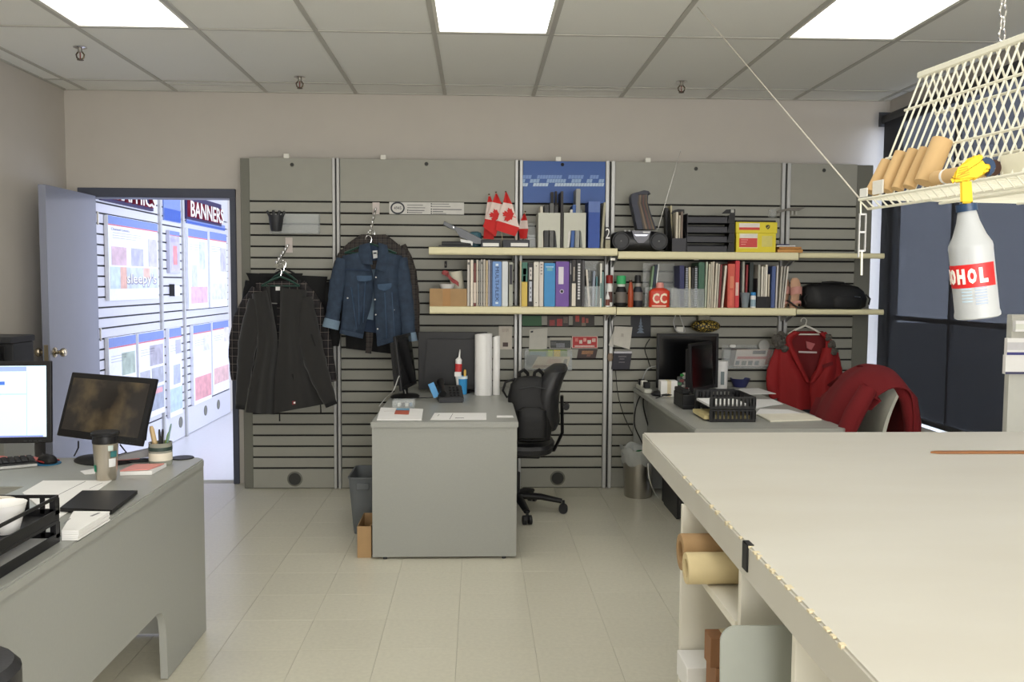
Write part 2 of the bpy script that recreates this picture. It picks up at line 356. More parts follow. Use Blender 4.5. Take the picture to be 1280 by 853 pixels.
# ------------------------------------------------------------------ shelves
YFR = 5.78
def shelf(label, xa, xb, pyc, ztopref, depth, yfront=YFR, th=.05):
    z = PY((xa+xb)/2, pyc, yfront).z; x0 = PY(xa, pyc, yfront).x; x1 = PY(xb, pyc, yfront).x
    t = thing('wall_shelf', label, 'shelf', (x0, yfront, z-th), group='cream wall shelves')
    m = MB(t); y1 = yfront+depth
    pr = [(y1, z-.022), (y1, z), (yfront+.01, z), (yfront+.003, z-.004), (yfront, z-.013), (yfront, z-th+.011), (yfront+.004, z-th+.003), (yfront+.01, z-th), (yfront+.022, z-th), (yfront+.022, z-.022)]
    m.prism(pr, 'x', x0, x1); m.obj('board', M_cream, t, angle=25)
    return t, x0, x1, z
def brackets(t, xs, z, y0, y1):
    for x in xs:
        m = MB(t); m.prism([(y1, z-.022), (y0+.04, z-.022), (y0+.04, z-.034), (y1, z-.10)], 'x', x-.004, x+.004); m.obj('bracket', M_alu, t)
ub = YS-.018-YFR
U1, a, b, zU1 = shelf('upper cream shelf on the left, under the flags and magazine files', 536, 772, 309.6, 0, ub); brackets(U1, (sxx(647), sxx(640), sxx(757)), zU1, YFR, YS-.017)
U2, a, b, zU2 = shelf('upper cream shelf in the middle, under the radio and yellow box', 773, 998.5, 315, 0, ub); brackets(U2, (sxx(764), sxx(975)), zU2, YFR, YS-.017)
U3, a, b, zU3 = shelf('narrow upper cream shelf at the right end, holding nothing but the envelope corner', 999.5, 1106, 316.5, 0, ub-.06, YFR+.06, .035); brackets(U3, (sxx(981),), zU3, YFR+.06, YS-.017)
L1, a, b, zL1 = shelf('lower cream shelf on the left, carrying the cardboard box and binders', 537, 770, 383.6, 0, ub); brackets(L1, (sxx(647), sxx(757)), zL1, YFR, YS-.017)
L2, a, b, zL2 = shelf('lower cream shelf in the middle, carrying bottles and booklets', 771, 995, 385, 0, ub); brackets(L2, (sxx(764), sxx(975)), zL2, YFR, YS-.017)
for sh, px, py in ((U2, 870.5, 324.5), (U2, 885.8, 323), (U1, 766, 325), (L2, 906, 393.5), (L1, 672, 392.5)):
    p = PY(px, py, YFR+.03); MB(sh).box((p.x-.016, YFR+.028, p.z-.004), (p.x+.016, YFR+.032, p.z+.012)).obj('shelf_clip', M_white, sh)
L3, a, b, zL3 = shelf('lower cream shelf at the right end, carrying the black shoulder bag', 996, 1105, 387, 0, ub-.05, YFR+.05, .035); brackets(L3, (sxx(981),), zL3, YFR+.05, YS-.017)
# ------------------------------------------------------------------ showroom beyond the door
M_lav = mat('showroom_white_slat', (206, 206, 214), .5, var=.02)
XS = -2.68; YE = 10.6
flat('wall_showroom_left', (XS-.2, YB+WT, 0), (XS-.035, YE, 3.4), M_wall); flat('wall_showroom_end', (XS-.2, YE, 0), (2.0, YE+.1, 3.4), M_wall)
flat('wall_showroom_right', (1.9, YB+WT, 0), (2.0, YE, 3.4), M_wall); flat('ceiling_showroom', (XS-.2, YB+WT, 3.4), (2.0, YE+.1, 3.5), M_wall)
flat('floor_showroom', (XS-.2, YB+WT, -.06), (2.0, YE+.1, -.001), mat('showroom_pale_floor', (226, 226, 228), .3, var=.02))
def SX(px, py, off=0): return PX(px, py, XS+off)
ys = [SX(201, 400).y, SX(229.5, 400).y]
zs0 = SX(150, 418).z
bays = [(YB+WT+.005, ys[0]-.018, 'left'), (ys[0]+.018, ys[1]-.018, 'middle'), (ys[1]+.018, SX(286.5, 400).y, 'right')]
gzt = SX(160, 260).z; gzb = SX(240, 560-12).z
for y0, y1, s in bays:
    t = slat_panel('white showroom slatwall bay seen at the %s of the doorway' % s, (XS, y0, 0), y1-y0, 2.9, 2.05, .26, 24, (M_lav, M_slot), PI/2, 'showroom slatwall bays', name='showroom_slatwall')
    if s != 'left':
        for px, py in (((226, 541),) if s == 'middle' else ((257, 524), (273, 516))):
            q = SX(px, py); m = MB(); m.cyl((q.y-y0, -.004, .15), (q.y-y0, -.0005, .15), .05, n=20); m.obj('cable_hole', M_slatcap, t)
for k, y in enumerate(ys):
    tag(MB((XS, y, 0)).box((XS-.01, y-.017, 0), (XS+.022, y+.017, 2.9), .003).obj('showroom_upright', M_alu), '%s grey upright between the showroom slatwall bays' % ('nearer', 'further')[k], 'upright')
def poster(label, px0, px1, py0, py1, pxref, items, th=.03, head=(120, 140, 200), base=(232, 234, 242), cat='poster'):
    "poster on the showroom wall: pixel edges, items = (u0,v0,u1,v1,colour) with v down"
    off = th; a = PX(px0, py0, XS+off); b = PX(px1, (py0+py1)/2, XS+off); z1 = a.z; z0 = PX(px0, py1, XS+off).z
    t = thing('display_poster', label, cat, (XS+.001, a.y, z0), PI/2, 'showroom display posters')
    wd = b.y-a.y; ht = z1-z0
    MB().box((0, -th, 0), (wd, 0, ht), .002).obj('board', bmat(*base), t)
    MB().box((.003, -th-.001, ht*.90), (wd-.003, -th, ht-.003)).obj('header_band', bmat(*head), t)
    MB().box((.003, -th-.001, ht*.885), (wd-.003, -th, ht*.899)).obj('red_line', bmat(206, 110, 120), t)
    for k_, (u0, v0, u1, v1, c) in enumerate(items):
        MB().box((wd*u0, -th-.0012-.0003*k_, ht*(1-v1)), (wd*u1, -th, ht*(1-v0))).obj('printed_picture', mat('print_%d_%d_%d' % c, tuple(int(v*.62+235*.38) for v in c), .5, var=.22, scale=14), t)
    m = MB()
    for k in range(3): m.box((wd*.08, -th-.0012, ht*(.80-.03*k)), (wd*(.62-.1*(k == 2)), -th, ht*(.805-.03*k)))
    m.obj('printed_lines', bmat(168, 170, 190), t)
    return t, wd, ht, th
BL = (150, 165, 205); RD = (205, 120, 130); GY = (150, 152, 170)
t, wd, ht, th = poster('large poster with the sleepy lettering just inside the doorway, upper row', 134.5, 197.5, 268.5, 376.5, 0, [(.05, .36, .33, .58, (196, 150, 170)), (.42, .36, .67, .58, (150, 150, 190)), (.78, .22, .97, .58, (176, 172, 205)), (.02, .6, .25, .86, (180, 205, 228)), (.2, .6, .32, .86, (220, 140, 120)), (.32, .6, .98, .86, (176, 190, 225)), (.66, .6, .80, .74, (222, 150, 130))])
text("sleepy's", (wd*.635, -th-.0042, ht*.237), wd*.62, ht*.17, bmat(150, 146, 170), t, name='letter_shade', bold=.03); text("sleepy's", (wd*.62, -th-.0062, ht*.25), wd*.62, ht*.17, M_white, t, bold=.01)
text("Channel Letters", (wd*.22, -th-.0014, ht*.845), wd*.34, ht*.03, bmat(150, 152, 180), t)
poster('narrow picture poster between the two showroom uprights, upper row', 211.7, 224.8, 288, 341.6, 0, [(.1, .12, .9, .95, (160, 150, 190)), (.3, .35, .7, .8, (210, 90, 95))], base=(190, 190, 206))
poster('tall pale poster with a pink lower picture, right of the second showroom upright', 234.8, 259.8, 284.8, 387.5, 0, [(.55, .15, .85, .5, (180, 196, 214)), (.15, .45, .42, .75, (182, 190, 205)), (.1, .72, .95, .93, (226, 150, 180))])
poster('tall pale poster beside the right door jamb, upper row', 261.8, 283.5, 289, 385, 0, [(.6, .2, .95, .52, (170, 166, 200)), (.05, .68, .95, .9, (206, 214, 222))])
t, wd, ht, th = poster('poster behind the left monitors in the lower row, with a green picture', 135.5, 171, 423, 545, 0, [(.45, .18, .95, .42, (128, 150, 132)), (.05, .5, .5, .9, BL)])
poster('lower row poster with grid of machine pictures left of first upright', 172.8, 205.5, 417.4, 529, 0, [(.42, .16, .96, .40, (132, 128, 148)), (.04, .44, .42, .63, GY), (.48, .43, .96, .62, (128, 132, 150)), (.04, .66, .96, .93, (116, 128, 152)), (.5, .68, .9, .74, (214, 120, 130))])
poster('lower row poster with round photo between the showroom uprights', 211, 227.5, 411, 524, 0, [(.5, .14, .95, .3, (150, 150, 180)), (.3, .42, .85, .64, (140, 150, 190)), (.02, .68, .98, .94, (150, 182, 214))])
poster('lower row poster with red picture right of the second showroom upright', 241.2, 264.3, 407, 508, 0, [(.55, .15, .95, .35, (200, 200, 215)), (.06, .66, .96, .95, (206, 110, 120))])
poster('last lower row poster beside the right door jamb', 265.3, 286, 403, 495, 0, [(.7, .1, .98, .3, (200, 190, 210)), (.06, .64, .96, .86, (222, 150, 150))])
M_navy = bmat(46, 40, 84); M_red3 = bmat(150, 40, 60)
def letters(word, label, px0, px1, py0, py1):
    a = PX(px0, py0, XS+.05); b = PX(px1, py0, XS+.05); z0 = PX(px0, py1, XS+.05).z
    t = thing('sign_letters', label, 'sign', (XS+.001, a.y, z0), PI/2)
    wd = b.y-a.y; ht = a.z-z0
    MB().box((-.03, -.02, -.02), (wd+.03, 0, ht+.05)).obj('backing', M_navy, t)
    text(word, (wd/2, -.035, ht/2), wd, ht, M_red3, t, ext=.014, name='letter_sides', bold=.02); text(word, (wd/2, -.051, ht/2), wd*.995, ht*.97, M_white, t, ext=.0015, name='letter_faces', bold=.012)
letters('GRAPHICS', 'raised white GRAPHICS letters on navy over the sleepy poster, partly hidden by the door head', 134, 194, 227, 247)
letters('BANNERS', 'raised white BANNERS letters with red sides at the top right of the doorway', 238, 279, 250, 271)
def bluesign(lab, p0, p1, q0, q1):
    a = PX(p0, q0, XS+.012); b = PX(p1, q0, XS+.012); z0 = PX(p0, q1, XS+.012).z
    t = thing('header_sign', lab, 'sign', (XS+.001, a.y, z0), PI/2); wd = b.y-a.y; ht = a.z-z0
    MB().box((0, -.012, 0), (wd, 0, ht), .002).obj('board', bmat(120, 140, 196), t); MB().box((.002, -.0135, .004), (wd-.002, -.012, ht*.42)).obj('colour_band', bmat(58, 92, 176), t)
bluesign('blue header board between the showroom uprights', 204.5, 225, 238, 275); bluesign('blue header board under the BANNERS letters', 233.5, 281, 271.5, 279)
# price tag hook on the showroom slats
q = SX(212, 364); t = thing('sign_holder', 'small white card in a holder between the showroom uprights', 'sign', (XS+.001, q.y, q.z-.04), PI/2)
MB().box((0, -.04, 0), (.14, -.037, .09)).obj('card', M_paper, t); MB().box((-.01, -.045, -.005), (-.004, 0, .1)).obj('bracket', M_dark, t)
# ------------------------------------------------------------------ the open door
M_door = mat('grey_door_paint', (136, 140, 156), .24, var=.02, scale=5, spec=.9)
xd1 = -2.612; xd0 = xd1-.045; yd0 = PX(58.5, 300, xd1).y; yd1 = YB-.03
zdt = PX(58.5, 231, xd1).z
do = struct(thing('door_1', 'grey flush door standing open into the room', 'door', (xd1, yd1, 0))); del do['category']; del do['label']
MB(do).box((xd0, yd0, .01), (xd1, yd1, zdt), .002).obj('leaf', M_door, do)
q = PX(73, 440, xd1)
kb = mat('satin_brass_nickel', (196, 184, 160), .22, 1, var=.03)
for sgn in (1, -1):
    xf = xd1 if sgn > 0 else xd0
    m = MB(do); m.X = Matrix.Translation((xf, yd0+.06, q.z)) @ Matrix.Rotation(sgn*PI/2, 4, 'Y')
    m.lathe([(.032, 0), (.032, .004), (.026, .010), (.013, .014), (.011, .030), (.020, .036), (.027, .046), (.028, .056), (.022, .066), (.008, .070)], n=24); m.obj('knob', kb, do)
m = MB(do); m.box((xd0+.01, yd0-.0015, q.z-.05), (xd1-.01, yd0, q.z+.05)); m.obj('latch_plate', kb, do)
for z in (.25, 1.05, 1.85): m = MB(do); m.cyl((xd1+.006, yd1+.01, z-.045), (xd1+.006, yd1+.01, z+.045), .007, n=10); m.obj('hinge', M_steel, do)
# ------------------------------------------------------------------ desks
ZD = .714
def desk(label, x0, x1, y0, y1, near=True, far=True, side=None, cut=0):
    t = thing('office_desk', label, 'desk', (x0, y0, 0))
    m = MB(t)
    poly = [(x0, y0), (x1-cut, y0), (x1, y0+cut), (x1, y1), (x0, y1)] if cut else [(x0, y0), (x1, y0), (x1, y1), (x0, y1)]
    m.prism(poly, 'z', ZD-.03, ZD); m.bevel(.004, 2)
    m.obj('desktop', M_desk, t)
    if near: MB(t).box((x0+.006, y0+.012, .012), (x1-.006, y0+.034, ZD-.03), .001).obj('end_panel', M_desk, t)
    if far: MB(t).box((x0+.006, y1-.04, .012), (x1-.006, y1-.018, ZD-.03), .001).obj('end_panel', M_desk, t)
    if side: MB(t).box((side, y0+.034, .25), (side+.02, y1-.04, ZD-.03)).obj('modesty_panel', M_desk, t)
    for x in (x0+.07, x1-.07):
        for y, f in ((y0+.023, near), (y1-.029, far)):
            if f: m = MB(t); m.cyl((x, y, 0), (x, y, .014), .011, n=10); m.obj('glide_foot', M_dark, t)
    return t
p0 = PZ(463, 528, ZD); p1 = PZ(648, 528, ZD); YD = (p0.y+p1.y)/2
MX0, MX1 = p0.x, p1.x
desk('grey laminate desk standing end-on in the middle of the room', MX0, MX1, YD, 6.03, side=MX0+.06)
RX0, RX1, RY0 = PZ(868, 536, ZD).x, PZ(1050, 532, ZD).x, PZ(960, 536.5, ZD).y
desk('grey laminate desk on the right, covered with trays and papers', RX0, RX1, RY0, 6.04, near=False, side=RX0+.1, cut=.03)
# left L-shaped desk: the long side panel with its leg cut-out faces the aisle
LX = PZ(258, 572, ZD).x; LY1 = PZ(258, 572, ZD).y; NX, NY = PZ(33, 608, ZD).x, PZ(33, 608, ZD).y
t = thing('corner_desk', 'grey laminate corner desk on the left with monitors, trays and papers', 'desk', (LX, LY1, 0))
m = MB(t); m.prism([(LX, 1.0), (LX, LY1-.03), (LX-.03, LY1), (XL+.02, LY1), (XL+.02, NY), (NX, NY), (NX-.05, 1.0)], 'z', ZD-.032, ZD)
m.bevel(.005, 2); m.obj('desktop', M_desk, t)
ya = LY1-.008; q1 = PX(203, 850, LX-.03); q2 = PX(196, 762, LX-.03)
yl = max(q1.y, 3.05); zc = .275
pr = [(ya, .004), (ya, ZD-.032), (1.05, ZD-.032), (1.05, .004), (1.5, .004), (1.5, zc), (yl-.09, zc), (yl-.05, zc-.012), (yl-.02, zc-.045), (yl-.008, zc-.1), (yl, .004)]
m = MB(t); m.prism(pr, 'x', LX-.036, LX-.010); m.obj('side_panel', M_desk, t)
MB(t).box((XL+.05, LY1-.06, .01), (LX-.037, LY1-.038, ZD-.032)).obj('back_panel', M_desk, t)
MB(t).box((XL+.03, NY+.02, .01), (XL+.05, LY1-.06, ZD-.032)).obj('end_panel', M_desk, t)
q = PZ(228, 573, ZD); m = MB(t); m.cyl((q.x, q.y, ZD-.001), (q.x, q.y, ZD+.004), .046, .043, 28); m.obj('cable_grommet', M_black, t)
# ------------------------------------------------------------------ monitors
def monitor(label, loc, rz, wd, ht, tilt=0, lift=.12, screen=None, base=.11, back=False, bez=.018, th=.035, deep=.02):
    t = thing('computer_monitor', label, 'monitor', loc, rz)
    R = Matrix.Translation((0, 0, lift)) @ Matrix.Rotation(-tilt, 4, 'X')
    m = MB(); m.X = R; m.box((-wd/2, 0, 0), (wd/2, th*.5, ht), .004, 2); m.prism([(-wd*.42, ht*.1), (wd*.42, ht*.1), (wd*.36, ht*.88), (-wd*.36, ht*.88)], 'y', th*.4, th+deep); m.obj('housing', M_black, t)
    m = MB(); m.X = R; m.box((-wd/2+bez, -.0012, bez*1.3), (wd/2-bez, .002, ht-bez)); so = m.obj('screen', screen or mat('screen_off', (12, 12, 14), .15, var=.02), t)
    m = MB(); m.box((-.028, th*.5, .012), (.028, th*.5+.022, lift+(ht*.45 if tilt < .05 else .05)), .004); m.obj('stand_neck', M_black, t)
    m = MB(); m.lathe([(base, 0), (base, .004), (base*.9, .012), (base*.3, .02), (.02, .022)], (0, .03, 0), 32, sx=1.15, sy=.8); m.obj('stand_base', M_black, t)
    m = MB(); m.X = R
    for k in range(4): m.box((wd/2-.10+k*.018, -.002, .006), (wd/2-.09+k*.018, 0, .010))
    o = m.obj('buttons', M_dark, t); o['kind'] = 'stuff'
    return t, so, R
def emis(name, c, s): return mat(name, c, .3, emit=s, var=.01)
q = PZ(22, 575, ZD)
q1_ = PY(64, 552, 3.42); wd = .53
t, so, R = monitor('wide monitor at the left frame edge showing a lit web page', (q1_.x-wd/2-.01, 3.42, ZD), .10, wd, .315, tilt=.06, lift=q1_.z-ZD-.01, screen=emis('page_white', (206, 226, 240), .62))
def scr(u0, v0, u1, v1, c, s=.62, k=0):
    m = MB(); m.X = R; a, b = -.265+.02, .265-.02
    m.box((a+(b-a)*u0, -.0018-.0002*k, .024+.27*v0), (a+(b-a)*u1, -.0012, .024+.27*v1)); m.obj('page_block', emis('page_%d_%d_%d' % c, c, s), t)
scr(0, .93, .86, 1, (150, 170, 215)); scr(0, .74, .70, .79, (70, 110, 200)); scr(0, .8, .86, .93, (228, 238, 246)); scr(.86, 0, .862, .93, (130, 150, 180)); scr(0, .60, .86, .62, (180, 205, 225))
for k in range(5): scr(.1, .1+.1*k, .5+.05*(k % 3), .115+.1*k, (180, 200, 220), .55)
scr(0, 0, .98, .02, (120, 130, 200))
# second monitor: dark photograph on screen
mp_ = bpy.data.materials.new('dark_photo_screen'); mp_.use_nodes = True; nt = mp_.node_tree; N = nt.nodes; L = nt.links; pbs = N['Principled BSDF']
pbs.inputs['Roughness'].default_value = .25; pbs.inputs['Base Color'].default_value = (.012, .011, .01, 1)
tcn = N.new('ShaderNodeTexCoord'); no = N.new('ShaderNodeTexNoise'); no.inputs['Scale'].default_value = 6; no.inputs['Detail'].default_value = 8
rp = N.new('ShaderNodeValToRGB'); rp.color_ramp.elements[0].position = .42; rp.color_ramp.elements[0].color = (*lin((34, 28, 24)), 1); rp.color_ramp.elements[1].position = .68; rp.color_ramp.elements[1].color = (*lin((128, 108, 74)), 1)
L.new(tcn.outputs['Object'], no.inputs[0]); L.new(no.outputs['Fac'], rp.inputs[0]); L.new(rp.outputs[0], pbs.inputs['Emission Color']); pbs.inputs['Emission Strength'].default_value = .6
qb = PZ(130, 578, ZD)
t, so, R = monitor('tilted black monitor showing a dim brown photograph', (qb.x-.025, qb.y, ZD), -.52, .49, .262, tilt=.30, lift=.085, screen=mp_, base=.115, bez=.022)
m = MB(); m.X = R
for k in range(4): m.bc((.03+.012*k, -.0015, .011), (.006, .002, .004))
o = m.obj('lit_buttons', emis('button_blue', (90, 110, 255), 1.2), t); o['kind'] = 'stuff'
# middle desk monitors
q = PZ(566, 487, ZD); Ym = 5.72; a_ = PY(523, 415, Ym); b_ = PY(609, 487, Ym)
t, so, R = monitor('black monitor on the middle desk turned with its back to us', ((a_.x+b_.x)/2, Ym, ZD), PI, b_.x-a_.x, a_.z-b_.z+.0, lift=max(.02, b_.z-ZD), base=.1)
q = PZ(512, 497, ZD)
monitor('slim black monitor seen edge-on at the left of the middle desk', (q.x, q.y+.02, ZD), 1.42, .40, .33, tilt=.12, lift=.06, base=.11)
# right desk monitors
Ym = 5.80; a_ = PY(821, 417, Ym); b_ = PY(898, 486, Ym)
monitor('broad black monitor at the wall end of the right desk', ((a_.x+b_.x)/2, Ym, ZD), .05, b_.x-a_.x, .36, lift=a_.z-ZD-.36)
q = PZ(872, 492, ZD)
monitor('smaller black monitor turned sideways in front of the broad one', (q.x+.02, q.y-.06, ZD), .95, .38, .31, tilt=.05, lift=PY(874, 492, q.y-.06).z-ZD+.02, base=.1)
# ------------------------------------------------------------------ work table with cubbies
ZT = .92; c0 = PZ(803, 541, ZT); c1 = PZ(1095, 853, ZT); c2 = PZ(1280, 535.5, ZT)
print('table', c0, c1, c2)
ex = (c1.x-c0.x)/(c1.y-c0.y)   # left edge drift
def tx(y): return c0.x+ex*(y-c0.y)
TY0, TX1 = .12, 2.12; THK = .072
M_tab = mat('stained_white_table_laminate', (210, 208, 199), .42, var=.02, scale=1.6, stretch=(1, 3, 1), col2=(196, 191, 178))
t = thing('work_table', 'large white work table over cubbies in the right foreground', 'table', (c0.x, c0.y, 0))
m = MB(t); m.prism([(tx(TY0), TY0), (c0.x, c0.y), (TX1, c0.y+.02), (TX1, TY0)], 'z', ZT-THK, ZT); m.bevel(.004, 2); m.obj('tabletop', M_tab, t)
M_mel = mat('white_melamine', (232, 228, 214), .5, var=.015)
def tpx(px, py, z): return PX(px, py, .55)
CX0 = .535; CX1 = 1.5; ye = 2.26
for y in (ye, 1.776, 1.46, .98, .45): MB(t).box((CX0+(.0 if y > 2 else .01), y, .06), (CX1, y+.019, ZT-THK), .001).obj('divider_panel', M_mel, t)
MB(t).box((CX1, .45, .06), (CX1+.018, ye+.019, ZT-THK)).obj('back_panel', M_mel, t)
MB(t).box((CX0, .45, .04), (CX1, ye+.019, .06)).obj('bottom_panel', M_mel, t); MB(t).box((CX0+.06, .47, 0), (CX1-.02, ye, .04)).obj('plinth', M_mel, t)
zs = .72
MB(t).box((CX0+.005, 1.796, zs-.018), (CX1, ye, zs)).obj('cubby_shelf', M_mel, t)
MB(t).box((CX0+.01, 1.796, .382), (CX1, ye, .40)).obj('cubby_shelf', M_mel, t)
# legs under the overhanging far end
for x in (c0.x+.95, TX1-.1): MB(t).box((x-.03, c0.y-.12, 0), (x+.03, c0.y-.06, ZT-THK), .003).obj('leg', M_mel, t)
# worn tape on the table edge, black clip, ruler
M_tape = mat('yellowed_masking_tape', (216, 204, 172), .7, var=.1)
for k in range(26):
    px = 868+k*8.6+rnd.uniform(-3, 3)
    y = PX(px, 600, .5).y if False else None
    u = k/26; yy = 2.28-(2.28-1.16)*(u**.8)+rnd.uniform(-.012, .012)
    if rnd.random() < .18: continue
    x = tx(yy); MB(t).box((x-.0016, yy-.012*rnd.uniform(.5, 1), ZT-.007*rnd.uniform(.3, 1.2)), (x+.008*rnd.uniform(.5, 1.3), yy+.006*rnd.uniform(.3, 1), ZT+.0006), .0003).obj('tape_scrap', M_tape, t)
yk = PX(936, 690, tx(1.85)).y; x = tx(yk)
tag(MB((x, yk, ZT)).box((x-.004, yk-.016, ZT-.052), (x-.0005, yk+.016, ZT+.003), .001).box((x-.004, yk-.016, ZT+.0005), (x+.010, yk+.016, ZT+.003), .001).obj('edge_clip', M_black), 'black plastic clip gripping the left edge of the white table', 'clip')
a_ = PZ(1163, 567, ZT); b_ = PZ(1300, 567, ZT)
m = MB(a_); m.prism([(a_.x, a_.y), (a_.x+.02, a_.y-.012), (b_.x+.1, a_.y-.014), (b_.x+.1, a_.y+.014), (a_.x+.02, a_.y+.012)], 'z', ZT+.001, ZT+.006)
tag(m.obj('wooden_ruler', mat('brown_ruler_wood', (150, 98, 52), .5, var=.12, stretch=(1, 12, 12))), 'thin brown wooden straightedge with a pointed end on the white table', 'ruler')
# rolls, sheet and boxes in the cubbies
M_cream2 = mat('cream_paper_roll', (214, 196, 152), .8, var=.03)
def roll(label, c, r, x0, x1, mm, name='paper_roll', cat='roll', hollow=True):
    y, z = c; m = MB((x0, y, z-r)); n = 28
    R1 = [[m.V((x, y+rr*math.cos(2*PI*i/n), z+rr*math.sin(2*PI*i/n))) for i in range(n)] for x, rr in ((x0+.05, r*.55), (x0, r*.6), (x0, r*.97), (x0+.004, r), (x1, r), (x1, r*.6))]
    m.skin(R1, True, True); return tag(m.obj(name, mm), label, cat)
yq = 2.04
roll('thick cream paper roll sticking out of the top cubby', (2.03, zs+.037), .037, .490, 1.3, M_cream2)
roll('brown cardboard tube lying behind the cream roll in the top cubby', (2.13, zs+.045), .045, .50, 1.2, M_kraft)
roll('short grey tube under the cubby shelf edge', (1.85, zs+.021), .021, .72, 1.1, mat('grey_tube_end', (150, 142, 128), .7))
m = MB((.47, 1.62, .06)); n = 8; rr = .03; w_ = .74; h_ = .705
pts = [(0, 0), (w_, 0), (w_, h_)]+[(rr-rr*math.sin(k*PI/2/n), h_-rr+rr*math.cos(k*PI/2/n)) for k in range(n+1)]
m.X = Matrix.Translation((.47, 1.62, .061)) @ Matrix.Rotation(-.05, 4, 'X'); m.prism(pts, 'y', 0, .006)
tag(m.obj('plastic_sheet', mat('grey_plastic_sheet', (176, 180, 172), .35, var=.02)), 'grey plastic sheet with a rounded corner standing in the middle cubby', 'sheet')
def cube_box(label, a, b, mm, name='cardboard_box', flap=True, cat='box', group=None):
    t = thing(name, label, cat, (a[0], a[1], a[2]), group=group); MB(t).box(a, b, .001).obj('body', mm, t)
    xm = (a[0]+b[0])/2; MB(t).box((xm-.012, a[1]-.0006, a[2]), (xm+.012, b[1], b[2]+.0006)).obj('tape', M_tape, t); return t
M_rb = mat('reddish_box_card', (150, 108, 76), .7, var=.06)
y_ = 2.0; a_ = PY(888, 808, y_); b_ = PY(908, 853, y_)
cube_box('small reddish brown box on top of the lower cubby stack', (CX0+.01, y_, .529), (CX0+.10, y_+.055, .60), M_rb)
cube_box('reddish brown box under the small one in the lower cubby', (CX0+.022, y_-.005, .401), (CX0+.12, y_+.08, .528), M_rb)
tag(MB((CX0, 2.19, .401)).box((CX0-.01, 2.14, .401), (CX0+.10, 2.252, .466), .002).obj('cream_carton', M_paper), 'pale cream carton at the front of the lower cubby', 'box')
# ------------------------------------------------------------------ white notice panel with note pads by the blind
yc = 3.75; a_ = PY(1258.5, 393, yc+.035)
t = thing('notice_panel', 'white upright notice panel with pads, before the blind at the right frame edge', 'panel', (a_.x, yc, 0))
MB(t).box((a_.x, yc, .03), (a_.x+.40, yc+.035, a_.z), .004, 2).obj('board', mat('grey_white_board', (196, 196, 188), .5, var=.02), t); MB(t).box((a_.x, yc-.006, a_.z-.17), (a_.x+.40, yc-.0005, a_.z), .002).obj('header_board', mat('header_grey', (180, 178, 168), .5), t)
for x in (a_.x+.05, a_.x+.35): MB(t).box((x-.02, yc-.15, 0), (x+.02, yc+.18, .03), .003).obj('foot', M_white, t)
def pad(label, pxa, pya, pxb, pyb, bands):
    A = PY(pxa, pya, yc-.03); B = PY(pxb, pyb, yc-.03); t = thing('note_pad', label, 'note pad', (A.x, yc-.007, B.z))
    MB(t).box((A.x, yc-.03, B.z), (B.x, yc-.0075, A.z), .001).obj('sheets', M_paper, t)
    for k, (f0, f1, c) in enumerate(bands): MB(t).box((A.x, yc-.0315, B.z+(A.z-B.z)*f0), (B.x, yc-.03, B.z+(A.z-B.z)*f1)).obj('printed_band', bmat(*c), t)
pad('note pad with blue and red band hung on the white notice panel', 1259.5, 423, 1290, 444, [(.0, .16, (70, 70, 130)), (.3, .75, (205, 204, 206))]); pad('lower white note pad with dark bottom edge on the white notice panel', 1257.5, 444, 1285, 468, [(0, .12, (70, 70, 100))])
pad('pale card pinned on the white notice panel', 1270, 401, 1295, 415, [(.2, .7, (220, 222, 210))])
